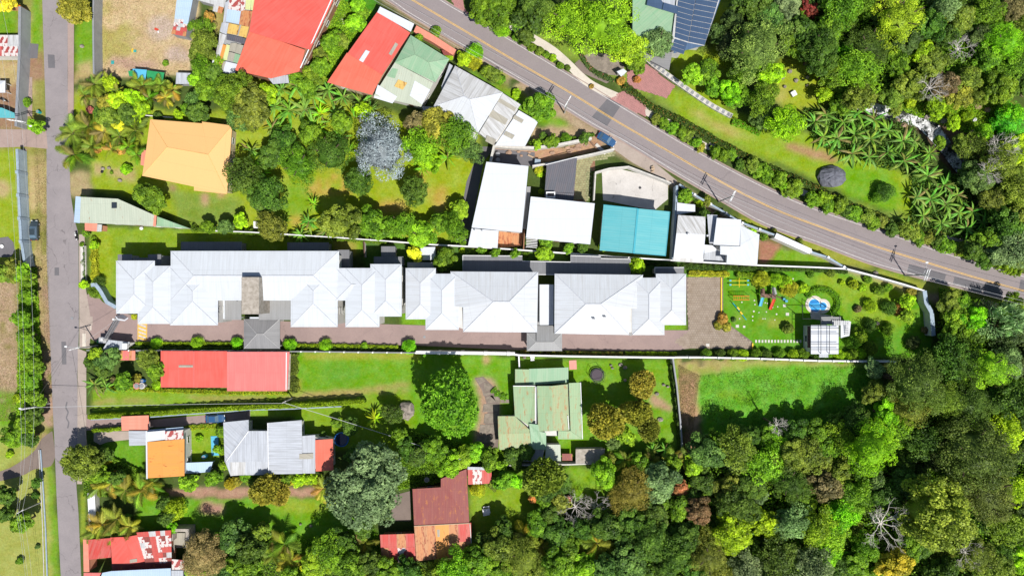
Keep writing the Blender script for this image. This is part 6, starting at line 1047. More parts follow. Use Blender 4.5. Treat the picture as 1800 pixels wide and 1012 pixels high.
# south gardens
batch('''c 186 632 20 bg;c 170 622 12 lg;c 200 622 10 yg;f 258 632 20 ol;c 272 650 14 mg;c 180 650 14 dg;c 215 672 15 mg;s 240 665 8 go;s 200 668 6 br;n 165 675 20 bn;n 185 680 18 bn;c 220 625 7 yg;s 276 676 8 yg;c 150 640 8 dg;
f 688 728 20 dg;c 735 800 22 dg;c 715 790 20 dg;c 760 790 22 mg;c 700 765 14 mg;c 790 818 20 lg;c 815 806 18 lg;c 835 795 14 lg;c 860 808 18 mg;c 775 802 18 mg;c 900 800 14 dg;s 630 702 4 lg;c 615 750 14 dg;
r 1131 677 23 go;r 1065 740 30 go;r 1118 725 25 go;r 1140 752 18 ol;c 1100 765 16 lg;c 1078 778 12 bg;c 905 812 12 dg;c 925 795 14 dg;c 880 820 10 lg;c 1130 820 20 mg;f 930 838 14 mg;r 955 838 34 ol;c 1062 832 24 lg;c 905 845 14 vg;c 885 845 16 mg;s 840 860 12 ye;c 866 852 11 ol;c 883 846 8 br;c 985 850 18 dg;c 960 870 18 dg;c 985 885 16 ol;c 940 875 9 orr;
c 1140 830 18 ol;c 1170 835 20 ol;c 1185 815 14 mg;n 1145 792 18 bn;n 1170 790 18 bn;p 1100 808 18 ol;p 1145 808 17 ol;p 1180 812 18 go;p 1205 805 16 ol;c 1160 850 30 gg;c 1220 820 16 lg;c 1070 808 12 ol;
p 195 850 24 go;p 220 862 22 ol;p 248 862 23 go;p 175 855 20 ol;p 265 850 20 ol;p 180 922 24 go;p 205 912 24 ol;p 228 925 22 go;p 195 940 22 ol;p 165 935 18 ol;p 215 945 18 go;s 305 895 19 yg;c 290 910 14 dg;c 300 930 10 vg;c 180 800 12 dg;s 185 807 10 ye;c 160 825 14 mg;c 285 885 12 dg;c 175 835 14 mg;c 205 840 12 dg;
s 350 770 6 yg;c 330 850 14 lg;c 375 840 14 mg;s 405 850 10 ye;s 418 845 8 go;c 380 790 8 lg;c 390 820 10 lg;c 384 760 8 mg;c 525 843 12 yg;c 545 842 12 yg;c 430 838 10 mg;c 500 845 10 mg;r 465 862 24 go;r 490 870 16 go;p 570 858 22 go;p 580 875 16 go;c 300 765 6 mg;c 440 850 9 ol;c 565 765 6 dg;c 590 745 8 mg;c 620 800 12 dg''')
batch('''c 440 965 27 dg;c 430 1000 28 mg;p 500 955 26 ol;p 512 985 24 go;p 480 975 22 ol;g 580 968 30 mg;c 555 990 26 lg;c 545 1005 18 ye;c 610 990 28 mg;c 600 950 22 dg;p 640 955 22 ol;p 625 975 20 mg;c 650 990 22 dg;c 680 1005 22 mg;c 640 930 14 dg;c 460 935 16 ol;c 400 1005 22 bg;c 340 1010 18 yg;p 655 1010 18 go;c 385 950 12 vg;
g 800 1000 32 lg;c 840 985 28 mg;c 765 1008 24 mg;c 880 962 28 ol;g 920 985 36 ol;c 880 1000 28 mg;p 922 942 26 go;p 950 960 24 go;c 945 920 22 mg;c 965 905 18 dg;c 885 935 22 dg;c 850 950 14 dg;c 980 940 24 dg;c 1000 965 22 mg;c 980 990 28 mg;p 1050 955 24 go;p 1035 975 22 ol;p 1085 975 20 go;c 1020 930 20 dg;c 1070 925 26 dg;c 1030 1000 24 lg;c 1065 1000 24 bg;c 1110 915 28 dg;c 1150 900 28 dg;p 1150 930 20 ol;c 720 1005 22 dg;c 958 885 12 mg;s 1000 875 5 pk;s 955 925 14 br''')
# lower right woods
batch('''c 1245 795 30 bg;g 1295 788 32 ol;g 1364 786 24 vg;g 1348 820 32 lg;c 1388 800 30 ol;g 1422 800 32 ol;g 1392 850 38 dg;c 1322 850 28 dg;c 1280 858 24 ol;c 1298 888 34 dg;g 1160 842 26 gg;c 1290 938 38 yg;c 1342 918 26 yg;g 1392 918 34 gg;g 1432 922 32 lg;g 1370 978 34 dg;g 1250 982 38 ol;c 1185 968 34 dg;c 1140 945 34 dg;c 1105 990 28 bg;g 1312 1000 30 gg;g 1425 992 34 gg;c 1262 780 22 mg;c 1312 768 22 dg;c 1350 768 20 mg;c 1400 762 24 dg;c 1438 765 24 mg;c 1474 752 20 dg;c 1450 785 24 mg;b 1368 748 18 wb;
c 1515 735 18 dg;c 1538 648 16 gg;c 1540 690 20 ol;g 1672 630 32 dg;g 1700 640 40 dg;g 1650 700 40 ol;g 1600 720 36 ol;g 1700 710 40 dg;g 1770 640 30 gg;g 1780 700 34 dg;g 1580 755 30 lg;c 1560 730 26 vg;c 1500 740 24 dg;g 1480 770 26 lg;g 1620 770 34 dg;g 1665 760 30 ol;c 1690 585 22 mg;c 1688 562 24 lg;c 1674 533 20 ol;c 1710 560 24 vg;c 1690 530 20 mg;c 1672 600 16 dg;f 1785 580 30 dk;f 1770 610 26 dk;c 1785 535 20 mg;c 1770 550 16 vg;
g 1500 868 30 mg;g 1478 905 30 vg;g 1520 962 26 mg;g 1462 938 30 lg;c 1455 975 26 vg;g 1720 978 36 ol;g 1780 930 30 mg;g 1785 862 30 yg;g 1745 1002 30 ol;c 1660 1000 26 dg;c 1600 955 26 mg;c 1560 870 28 dg;c 1590 850 26 bg;c 1450 850 28 br;g 1440 815 24 ol;c 1470 835 26 ol;c 1540 845 22 bg;c 1620 960 24 dg;c 1500 1000 26 mg;c 1545 1005 22 mg;b 1703 975 26 wb;g 1768 762 30 yg;c 1790 800 20 dg;c 1790 985 22 yg;c 1640 1005 20 dg;c 1335 870 18 gg;c 1240 850 22 dg;c 1220 870 18 dg;c 1205 940 26 dg;c 1225 1005 24 dg;c 1410 880 20 mg;p 1215 925 20 ol;p 1135 965 18 ol;c 1470 1000 26 dg;c 1560 960 18 ol''')
# ---- automatic fill of woodland gaps: more individuals of the same woods
def fill(poly, mind, kinds, n=3000, rmin=18, rmax=34, seed=3, avoid=.66):
    g = random.Random(seed); xs_ = [p[0] for p in poly]; ys_ = [p[1] for p in poly]; c = 0
    cand = [(q['x'], q['y'], q['r']) for q in PLANTS]
    for _ in range(n):
        x, y, r = g.uniform(min(xs_), max(xs_)), g.uniform(min(ys_), max(ys_)), g.uniform(rmin, rmax)
        if not inside(np.array([x]), np.array([y]), poly)[0]: continue
        if any((x-a)**2+(y-b)**2 < (avoid*(r+rr_))**2 for a, b, rr_ in cand): continue
        k, cc_ = g.choice(kinds); cand.append((x, y, r)); c += 1
        plant(k, x, y, r, cc_, h=r/8*.9+1.2)
    return c
WOOD = [('c', 'dg'), ('c', 'dg'), ('c', 'mg'), ('g', 'ol'), ('c', 'dk'), ('g', 'dg'), ('c', 'mg'), ('c', 'bg')]
n_f = fill([(1205, 815), (1240, 800), (1300, 785), (1400, 775), (1480, 760), (1545, 700), (1665, 620), (1668, 530), (1815, 540), (1815, 1030), (1070, 1030), (1080, 900), (1190, 850)], 20, WOOD)
n_f += fill([(1290, -10), (1815, -10), (1815, 160), (1740, 170), (1560, 170), (1475, 190), (1465, 120), (1410, 60), (1300, 25)], 20, WOOD, seed=4)
n_f += fill([(1690, 300), (1815, 240), (1815, 470), (1750, 440), (1740, 360)], 20, [('c', 'ol'), ('c', 'mg'), ('g', 'ol')], seed=5)
n_f += fill([(390, 940), (650, 940), (700, 990), (830, 985), (900, 930), (1080, 900), (1080, 1025), (390, 1025)], 20, WOOD, seed=6, n=150)
print('filled', n_f, 'plants', len(PLANTS))
# ---------------------------------------------------------------- hedges and beds: each one thing
def hedge(label, pts, w, h, c, top=None, seed=1, dens=90, name='hedge', leaf=.16, bumpy=.25, cat='hedge', flower=None, fl=.05, kind=None, prob=None):
    P = [W(x, y, h).to_2d() for x, y in pts]; g = np.random.default_rng(seed); seg = []; Ls = [(b-a).length for a, b in zip(P[:-1], P[1:])]; tot = sum(Ls)
    rt = thing(name, label, cat, (P[len(P)//2].x, P[len(P)//2].y, 0)); m = MB()
    for a, b in zip(P[:-1], P[1:]):
        d = b-a; rz = math.atan2(d.y, d.x); c3 = (a+b)/2; m.box((c3.x, c3.y, h*.35), (d.length+w*.1, w*.45, h*.7), rz=rz)
    core = m.build('hedge_core', M['leaf'], rt); core.color = (*[k*.7 for k in PAL[c]], 1); a_ = core.data.attributes.new('var', 'FLOAT', 'FACE'); a_.data.foreach_set('value', [.3]*len(core.data.polygons))
    N = int(tot*(w+h)*dens); si = g.choice(len(Ls), N, p=np.array(Ls)/tot); t_ = g.random(N); A = np.array([(p.x, p.y) for p in P]); D2 = A[1:]-A[:-1]; base = A[:-1][si]+D2[si]*t_[:, None]; nn = np.stack([-D2[:, 1], D2[:, 0]], 1)/np.array(Ls)[:, None]; nn = nn[si]
    lump = 1+bumpy*(np.sin(base[:, 0]*2.1+base[:, 1]*1.7)+np.sin(base[:, 0]*4.3-base[:, 1]*3.1))*.5; u = g.uniform(-1, 1, N); u = np.sign(u)*np.abs(u)**.7; zt = h*np.sqrt(np.clip(1-.55*u**4, .1, 1))*lump
    z = np.where(np.abs(u) > .85, zt*g.random(N), zt*g.uniform(.86, 1.05, N)); C = np.stack([base[:, 0]+nn[:, 0]*u*w/2*lump, base[:, 1]+nn[:, 1]*u*w/2*lump, z], 1)
    nr = unit(np.stack([nn[:, 0]*u*.6, nn[:, 1]*u*.6, np.full(N, .8)], 1)+g.normal(size=(N, 3))*.5); D = unit(np.cross(nr, g.normal(size=(N, 3)))); S = np.cross(nr, D); L_ = leaf*g.uniform(.8, 2.0, N)
    me = leaves_mesh('foliage', C-np.array([rt.location.x, rt.location.y, 0]), D, S, L_, L_*.65, np.clip(.5+g.normal(size=N)*.24, 0, 1)); o = bpy.data.objects.new('foliage', me); col.objects.link(o); o.parent = rt; o.color = (*[k*1.35 for k in PAL[c]], 1)
    if flower:
        k = g.random(N) < fl; k &= (z > h*.6); C2 = (C[k]-np.array([rt.location.x, rt.location.y, 0]))+np.array([0, 0, .08]); me = leaves_mesh('blossom', C2, D[k], S[k], L_[k]*.9, L_[k]*.8, np.full(k.sum(), .6)); o = bpy.data.objects.new('blossom', me); col.objects.link(o); o.parent = rt; o.color = (*PAL[flower], 1)
    return rt
def P_(s): return [tuple(float(v) for v in q.split(',')) for q in s.split()]
hedge('long dark clipped hedge with orange blossom above the pale footway of the main road', P_('1098,150 1120,165 1150,190 1180,202 1215,220 1262,248 1300,268 1345,290 1400,314 1440,332 1480,352 1520,370 1560,386 1610,400 1660,415'), 1.5, 1.3, 'dg', flower='orr', fl=.05)
hedge('yellow-green hedge running beside the main road to the right edge', P_('1690,440 1725,452 1760,466 1795,480'), 1.9, 1.4, 'yg', bumpy=.4, leaf=.22)
hedge('dark flowering hedge curling round the brown rock patio', P_('945,38 968,52 995,67 1012,80 1022,95 1034,115 1050,128 1080,141'), 1.1, 1.0, 'bg', flower='pk', fl=.03)
hedge('clipped yellow hedge along the driveway above the pink half of the red roof', P_('520,607 600,608 700,610'), .8, .9, 'yg'); hedge('clipped yellow hedge along the driveway left of the grey entrance porch', P_('238,603 300,604 345,604 420,604'), .7, .9, 'yg')
hedge('dark green hedge below the driveway above the red half of the long roof', P_('236,611 300,612 420,613'), .9, 1.1, 'dg'); hedge('dark green hedge below the driveway between the grey porch and the white wall', P_('500,613 600,614 730,616'), .9, 1.1, 'dg'); hedge('short yellow-green hedge beside the gatehouse', P_('226,611 247,611'), .7, .8, 'yg')
hedge('brownish green hedge under the white wall above the green-roofed house', P_('915,619 1000,621 1095,622'), .9, 1.2, 'ol', flower='orr', fl=.08); hedge('yellow clipped hedge tip beside the paved courtyard on the lower wall', P_('1100,621 1150,621 1190,622'), .8, .9, 'yg')
for k, x in enumerate(range(1242, 1500, 21)):
    plant('s', x+(k*7 % 5), 623+(k % 2), 10+(k*3 % 3), ('mg', 'dg', 'mg', 'yg')[k % 4], group='round bushes along the wall below the playground')
hedge('clipped bright yellow hedge at the top of the paved courtyard', P_('1212,480 1250,481 1283,482'), 1.3, 1.3, 'ye', leaf=.13); hedge('clipped yellow hedge with rounded right end above the playground', P_('1296,483 1326,485'), 1.4, 1.3, 'yg', leaf=.13); hedge('thin dark hedge under the wall above the yellow courtyard hedge', P_('1195,470 1280,472 1420,474 1490,478'), .8, .9, 'dg')
cr = [(1446+30*math.cos(a), 533-24*math.sin(a)) for a in [math.radians(v) for v in range(-45, 165, 14)]]; hedge('curved clipped green hedge half encircling the blue pool', cr, 1.5, 1.0, 'vg', leaf=.12, bumpy=.05)
hedge('bright yellow flowering hedge beside the pavement in front of the long white building', P_('163,428 163,450 164,475 165,493'), 1.5, 1.2, 'ye'); hedge('row of small green plants in the white planter beside the lane', P_('146,434 147,503'), .5, .9, 'mg', bumpy=.7, dens=25)
hedge('thin yellow-green hedge running below the long red roof', P_('190,683 280,686 400,690 505,690'), 1.0, .8, 'yg', flower='ye', fl=.2); hedge('long tall green hedge casting a shadow on the narrow lawn, above the drive', P_('152,733 260,728 340,722 440,716 540,712 640,706'), 1.2, 2.2, 'yg', bumpy=.12); hedge('short yellow-green hedge left of the salmon-pink carport', P_('160,757 190,756 214,753'), .8, 1.6, 'yg')
hedge('dark green hedge left of the rough field beside the dark wall', P_('1181,640 1188,690 1194,750 1197,790'), .8, 1.6, 'dg'); hedge('overgrown yellow-green bed under the long red roof right end', P_('516,622 514,650 516,690'), 2.0, .8, 'ol', bumpy=.5)
hedge('low green hedge above the thin wall between garden and long building', P_('335,402 400,404 450,408 520,413 600,418 680,424'), 1.2, 1.5, 'mg', bumpy=.4); hedge('low green creeper bed below the slanting white roof', P_('822,441 870,443 930,447'), .9, .7, 'mg', bumpy=.5); hedge('green planting strip beside the atrium house wall', P_('1130,463 1190,466 1330,471'), .7, .8, 'dg', bumpy=.4)
hedge('small green verge planting under the big tree beside the flagstones', P_('866,684 876,694 890,699'), 1.6, .5, 'vg', bumpy=.5); hedge('yellow flowering bed under the grey double roof', P_('500,848 520,846 560,846'), 1.6, .8, 'ye', bumpy=.5); hedge('leafy bed right of the small turquoise tarpaulin', P_('386,752 388,780 390,812'), 1.2, 1.2, 'yg', bumpy=.5)
hedge('green creeper bank above the curved retaining wall', P_('930,252 960,250 1000,246 1045,236'), .9, .9, 'mg', bumpy=.5); hedge('yellow-green verge bed beside the lawn of the ochre-roofed house', P_('326,752 352,750 388,749'), 1.2, .6, 'yg', flower='ye', fl=.2); hedge('low vivid green creeping hedge beside the pierced balustrade', P_('1288,212 1310,220 1338,232'), 1.6, .7, 'vg', flower='orr', fl=.05)
hedge('green bushes on the roadside wall above the boulder wall corner', P_('1194,330 1215,345 1235,358'), 1.4, 1.2, 'mg', bumpy=.5); hedge('dark green hedge below the green-roofed house lower wall', P_('870,823 920,822 1000,820'), .8, .8, 'mg', bumpy=.5)
for k, (x, y, r, c) in enumerate([(1154, 210, 9, 'ol'), (1166, 218, 10, 'mg'), (1182, 226, 11, 'mg'), (1197, 234, 11, 'mg'), (1208, 240, 10, 'ol'), (1222, 252, 10, 'mg'), (1232, 259, 8, 'go'), (1256, 268, 11, 'mg'), (1270, 274, 12, 'mg'), (1285, 270, 10, 'mg'), (1300, 290, 9, 'dg'), (1317, 292, 13, 'ol'), (1330, 300, 13, 'mg'), (1344, 308, 14, 'mg'), (1364, 318, 14, 'mg'), (1388, 334, 15, 'mg'), (1375, 328, 10, 'lg'), (1424, 352, 13, 'mg'), (1445, 350, 12, 'lg'), (1452, 362, 13, 'mg'), (1472, 360, 14, 'mg'), (1482, 370, 12, 'dg'), (1498, 376, 14, 'mg'), (1520, 382, 13, 'ol'), (1532, 392, 12, 'mg'), (1545, 388, 13, 'ol'), (1566, 404, 12, 'dg'), (1584, 402, 13, 'ol'), (1598, 408, 14, 'ol'), (1612, 418, 12, 'mg'), (1625, 420, 12, 'ol'), (1640, 424, 11, 'dg'), (1652, 430, 12, 'mg'), (1668, 434, 13, 'mg'), (1682, 436, 12, 'ol')]):
    plant('c', x, y, r, c, h=1.6, group='roadside shrubs along the upper edge of the main road')
for k, (x, y, r, c) in enumerate([(866, 40, 8, 'yg'), (908, 66, 7, 'mg'), (915, 72, 6, 'dg'), (935, 84, 7, 'mg'), (948, 90, 7, 'ol'), (960, 96, 6, 'mg'), (972, 102, 6, 'yg'), (985, 116, 6, 'mg'), (998, 120, 5, 'dg'), (860, 30, 8, 'ol'), (1040, 152, 4, 'orr'), (1120, 140, 6, 'orr')]): plant('s', x, y, r, c, group='small verge shrubs beside the pale footway')
# ---------------------------------------------------------------- loose growth nobody could count
def scatter_leaves(name, polys, N, hmin, hmax, leaf, c, seed, label, cat, up=.8, colr=None, thin=.6):
    g = np.random.default_rng(seed); out = []
    for poly in polys:
        xs_ = [p[0] for p in poly]; ys_ = [p[1] for p in poly]; x = g.uniform(min(xs_), max(xs_), N); y = g.uniform(min(ys_), max(ys_), N); k = inside(x, y, poly); out.append(np.stack([x[k], y[k]], 1))
    q = np.concatenate(out); n = len(q); z = g.uniform(hmin, hmax, n); C = np.stack([(q[:, 0]-900)/8, (506-q[:, 1])/8, z], 1)
    nr = unit(g.normal(size=(n, 3))*.6+np.array([0, 0, up])); D = unit(np.cross(nr, g.normal(size=(n, 3)))); S = np.cross(nr, D); L_ = leaf*g.uniform(.6, 1.5, n)
    me = leaves_mesh(name, C, D, S, L_, L_*thin, np.clip(.5+g.normal(size=n)*.28, 0, 1)); o = bpy.data.objects.new(name, me); col.objects.link(o); o.color = (*(colr or [1.9*v for v in PAL[c]]), 1); tag(o, label, cat, kind='stuff'); return o
scatter_leaves('undergrowth', [P_('1215,820 1300,785 1480,760 1560,690 1640,600 1650,520 1815,540 1815,1030 1070,1030 1080,900 1190,850')], 110000, .3, 4.5, .5, 'mg', 1, 'dark leafy undergrowth on the floor of the lower right woods', 'undergrowth')
scatter_leaves('undergrowth', [P_('1290,-10 1815,-10 1815,160 1740,170 1560,170 1475,190 1465,120 1410,60 1300,25'), P_('1690,300 1815,240 1815,470 1750,440')], 70000, .3, 4.0, .5, 'mg', 2, 'leafy undergrowth on the floor of the upper right woods', 'undergrowth')
scatter_leaves('undergrowth', [P_('390,945 650,945 700,990 830,985 900,930 1080,900 1080,1025 390,1025'), P_('700,750 860,790 860,830 700,860'), P_('155,780 260,830 300,870 150,870')], 30000, .05, .9, .34, 'mg', 3, 'loose leafy undergrowth along the bottom gardens', 'undergrowth')
scatter_leaves('undergrowth', [P_('1410,190 1600,215 1640,290 1560,300 1430,255'), P_('1600,300 1700,310 1750,400 1700,425 1600,390')], 12000, .1, 1.2, .36, 'dg', 8, 'dark leafy litter under the two banana groves', 'undergrowth')
scatter_leaves('long_grass', [P_('1228,660 1330,648 1530,642 1545,700 1520,740 1300,760 1235,730')], 26000, .02, .25, .26, 'lg', 4, 'tall tangled grass of the rough green field', 'grass', up=.35, colr=(.13, .29, .016), thin=.25)
scatter_leaves('weeds', [P_('530,60 600,0 655,20 570,150 520,140'), P_('1540,180 1620,180 1760,170 1800,200 1740,250 1640,215'), P_('36,470 66,470 78,700 60,760 30,760'), P_('1650,505 1700,520 1800,545 1800,570 1650,560')], 24000, .05, .5, .3, 'lg', 5, 'loose green weeds on rough banks and plots', 'weeds', up=.5)
scatter_leaves('dry_weeds', [P_('172,0 335,0 330,130 172,130'), P_('0,470 40,470 45,740 0,740'), P_('60,262 80,262 92,700 70,700'), P_('1192,640 1230,660 1215,780 1200,790')], 16000, .03, .2, .16, 'br', 6, 'dry straw-coloured weeds on the bare plots', 'weeds', up=.4, colr=(.30, .25, .10), thin=.3)
# ---------------------------------------------------------------- labels that single each plant out
LM = [(130, 20, 'the golden-olive tree by the lane'), (250, 60, 'the dry field'), (245, 132, 'the blue tarpaulin'), (325, 138, 'the light grey metal shed'), (322, 30, 'the blue-grey shed'), (410, 60, 'the patchwork workshop'), (500, 60, 'the red warehouse'), (650, 90, 'the two-tone red roof'), (740, 120, 'the pale green roof'), (840, 180, 'the weathered white roof'), (328, 275, 'the pale orange roof'), (674, 262, 'the silvery tree'), (200, 370, 'the wedge-shaped roof'), (450, 485, 'the longest white roof'), (880, 350, 'the slanting white roof'), (985, 390, 'the wide white roof'), (985, 315, 'the dark tiled carport'), (1115, 330, 'the pale concrete court'), (1115, 405, 'the turquoise roof'), (1260, 420, 'the atrium house'), (870, 530, 'the left hipped roof'), (1050, 535, 'the right hipped roof'), (1240, 550, 'the paved courtyard'), (1350, 530, 'the climbing tower'), (1437, 535, 'the blue pool'), (1448, 595, 'the pool house'), (1640, 550, 'the kinked blue-grey wall'), (1066, 245, 'the blue car'), (60, 405, 'the black car'), (8, 435, 'the round concrete pad'), (205, 608, 'the gatehouse'), (340, 650, 'the red roof half'), (455, 652, 'the pink roof half'), (790, 708, 'the very large round tree'), (713, 722, 'the pale boulder'), (950, 710, 'the green-roofed house'), (1050, 659, 'the black trampoline'), (1380, 690, 'the rough field'), (238, 743, 'the salmon carport'), (290, 805, 'the ochre-orange roof'), (470, 785, 'the grey double roof'), (570, 800, 'the salmon end roof'), (600, 772, 'the round blue pool'), (645, 852, 'the grey-green giant tree'), (778, 880, 'the maroon roof'), (780, 950, 'the rust-orange roof'), (700, 963, 'the flaking side roof'), (855, 898, 'the white garden seat'), (225, 965, 'the flaking red roof'), (315, 948, 'the roofless structure'), (1115, 866, 'the golden dome tree'), (1030, 895, 'the pale leafless bushes'), (1232, 902, 'the reddish brown tree'), (1290, 937, 'the yellow-green clump tree'), (1538, 790, 'the vivid green tree'), (1600, 660, 'the giant dark tree'), (1750, 650, 'the lime crown'), (1716, 800, 'the huge olive tree'), (1650, 903, 'the wide yellow-green tree'), (1557, 925, 'the white leafless tree'), (1585, 998, 'the bright yellow tree'), (1752, 565, 'the bamboo'), (1220, 40, 'the blue panelled roof'), (1140, 140, 'the pink parking bay'), (1062, 42, 'the lime-green giant tree'), (1060, 110, 'the brown rock patio'), (1335, 78, 'the very broad fresh green tree'), (1425, 16, 'the dark red tree'), (1592, 24, 'the bright yellow-green top tree'), (1464, 310, 'the dark boulder'), (1650, 225, 'the white rapids'), (1760, 218, 'the vivid spreading tree'), (1500, 240, 'the upper banana grove'), (1665, 355, 'the lower banana grove'), (1400, 165, 'the stump lawn'), (1230, 175, 'the pierced balustrade'), (1290, 345, 'the middle power pole'), (1628, 480, 'the right power pole'), (1005, 170, 'the upper power pole'), (42, 716, 'the lane-side power pole'), (1196, 862, 'the orange-red bush'), (1785, 12, 'the brown top corner tree')]
def side(dx, dy):
    a = math.degrees(math.atan2(-dy, dx)) % 360
    return ['right of', 'above and right of', 'above', 'above and left of', 'left of', 'below and left of', 'below', 'below and right of'][int((a+22.5)//45) % 8]
used = {}
def sz(r): return 'tiny' if r < 6 else 'small' if r < 12 else 'medium' if r < 21 else 'large' if r < 34 else 'very large'
for q in PLANTS:
    if q['lab']: q['o']['label'] = q['lab']; used[q['lab']] = 1
for q in PLANTS:
    if q['lab']: continue
    nm = 'bush' if q['k'] == 'c' and q['r'] < 14 else KW[q['k']][1]; cw = CW[q['c']]; head = f"{sz(q['r'])} {nm}" if q['k'] == 'b' else f"{sz(q['r'])} {cw} {nm}"
    lm = sorted(LM, key=lambda l: (l[0]-q['x'])**2+(l[1]-q['y'])**2)[:5]; cands = []
    for l in lm:
        dx, dy = q['x']-l[0], q['y']-l[1]
        if math.hypot(dx, dy) < 4: continue
        d = math.hypot(dx, dy); near = 'close ' if d < 45 else 'well ' if d > 110 else ''
        cands.append(f"{head} {near}{side(dx, dy)} {l[2]}")
    nb = sorted([p for p in PLANTS if p is not q and p['k'] != 'b'], key=lambda p: (p['x']-q['x'])**2+(p['y']-q['y'])**2)[:4]
    l = lm[0]; dx, dy = q['x']-l[0], q['y']-l[1]; base = f"{head} {side(dx, dy)} {l[2]}"
    for p in nb: cands.append(f"{head} {side(q['x']-p['x'], q['y']-p['y'])} a {CW[p['c']]} one, near {l[2]}")
    for a in nb[:3]:
        for b in nb[:3]:
            if a is not b: cands.append(f"{head} between a {CW[a['c']]} and a {CW[b['c']]} plant near {l[2]}")
    for c_ in cands:
        if c_ not in used and len(c_.split()) <= 16: q['o']['label'] = c_; used[c_] = 1; break
    else: q['o']['label'] = cands[0]; q['o']['group'] = q['o'].get('group') or 'woodland plants'
# ================================================================ VEHICLES
def make_car(label, paint, x, y, heading, Lc=4.3, Wc=1.75, group=None):
    c = W(x, y, 0.7); rt = thing('parked_car', label, 'car', (0, 0, 0), group)
    st = [(-.5, .42, .66, .80), (-.47, .40, .82, .92), (-.40, .36, .92, .97), (-.30, .34, .96, 1.0), (.12, .34, .98, 1.0), (.20, .34, .96, 1.0), (.36, .36, .86, .96), (.46, .38, .74, .88), (.5, .42, .60, .74)]
    m = MB(); rings = []
    for u, zb_, zt_, w in st:
        X = u*Lc; hw = Wc/2*w; rings.append([Vector((X, -hw*.94, zb_*.55)), Vector((X, -hw, zb_+.12)), Vector((X, -hw*.97, zt_-.10)), Vector((X, -hw*.80, zt_)), Vector((X, hw*.80, zt_)), Vector((X, hw*.97, zt_-.10)), Vector((X, hw, zb_+.12)), Vector((X, hw*.94, zb_*.55))])
    for a, b in zip(rings[:-1], rings[1:]):
        for k in range(8): m.poly([a[k], b[k], b[(k+1) % 8], a[(k+1) % 8]])
    m.poly(rings[0]); m.poly(list(reversed(rings[-1]))); m.build('body', M[paint], rt, weld=True, smooth=False)
    def loft(name, pts, mat): MB().poly(pts).build(name, M[mat], rt)
    xr0, xr1, hr, zr_ = -.24*Lc, .06*Lc, Wc*.34, 1.44; xb0, xb1, hb, zb2 = -.38*Lc, .20*Lc, Wc*.41, .955
    rf = MB(); rf.prism([(xr0, -hr), (xr1, -hr*.97), (xr1, hr*.97), (xr0, hr)], zr_-.05, zr_); rf.build('roof', M[paint], rt)
    loft('windscreen', [(xb1, -hb, zb2), (xb1, hb, zb2), (xr1+.01, hr*.95, zr_-.02), (xr1+.01, -hr*.95, zr_-.02)], 'carglass'); loft('rear_window', [(xb0, hb, zb2), (xb0, -hb, zb2), (xr0-.01, -hr*.95, zr_-.02), (xr0-.01, hr*.95, zr_-.02)], 'carglass')
    for s in (-1, 1):
        loft('side_window', [(xb0, s*hb, zb2), (xb1, s*hb, zb2), (xr1, s*hr, zr_-.03), (xr0, s*hr, zr_-.03)], 'carglass'); MB().box((Lc*.485, s*Wc*.30, .66), (.12, .36, .14)).build('headlight', M['lamp'], rt); MB().box((-Lc*.492, s*Wc*.32, .78), (.08, .32, .14)).build('tail_light', M['lamp_red'], rt)
        MB().box((xb1-.15, s*(Wc/2+.06), 1.0), (.14, .18, .13)).build('wing_mirror', M[paint], rt)
        for u in (-.31, .31):
            w = MB().tube([(u*Lc, s*(Wc/2-.19), .32), (u*Lc, s*(Wc/2+.015), .32)], .32, 16).build('wheel', M['black'], rt); MB().tube([(u*Lc, s*(Wc/2+.0), .32), (u*Lc, s*(Wc/2+.03), .32)], .19, 10).build('rim', M['steel'], w)
    rt.location = (c.x, c.y, .03); rt.rotation_euler = (0, 0, heading); return rt
make_car('black parked car on the grass verge left of the side lane', 'carblack', 60, 405, math.pi/2, 4.4)
make_car('navy blue car parked on the kerb beside the main road', 'carblue', 1066, 245, math.radians(-32), 4.4)
make_car('dark blue car in the shade of the drive above the grey double roof', 'carblue', 378, 735, 0.03, 4.3)
def make_bike(label, x, y, hd, col_='white'):
    c = W(x, y, .6); rt = thing('motorcycle', label, 'motorcycle', (0, 0, 0))
    for u in (-.65, .65):
        pts = [(u+.29*math.cos(a), 0, .3+.29*math.sin(a)) for a in [k*math.pi/6 for k in range(13)]]; MB().tube(pts, .07, 6, cap=False).build('wheel', M['black'], rt)
    MB().ball((.12, 0, .82), .3, 8, 6, (1.0, .6, .6)).build('fuel_tank', M[col_], rt); MB().box((-.38, 0, .82), (.75, .3, .12)).build('seat', M['black'], rt); MB().box((0, 0, .5), (.6, .3, .4)).build('engine', M['dark'], rt)
    MB().tube([(.45, -.38, 1.08), (.5, 0, 1.02), (.45, .38, 1.08)], .03, 5).build('handlebar', M['steel'], rt); MB().tube([(.65, .06, .3), (.48, .05, 1.0)], .04, 5).build('fork', M['steel'], rt); MB().ball((.62, 0, .9), .12, 7, 5).build('headlight', M['lamp'], rt); MB().box((-.8, 0, .72), (.35, .2, .08)).build('rear_fender', M[col_], rt)
    rt.location = (c.x, c.y, .04); rt.rotation_euler = (0, 0, hd)
make_bike('white and black motorcycle parked at the right edge of the side lane', 134, 414, 1.75)
make_bike('dark motorcycle at the left edge above the turquoise roof', 6, 176, -.4, 'dark')
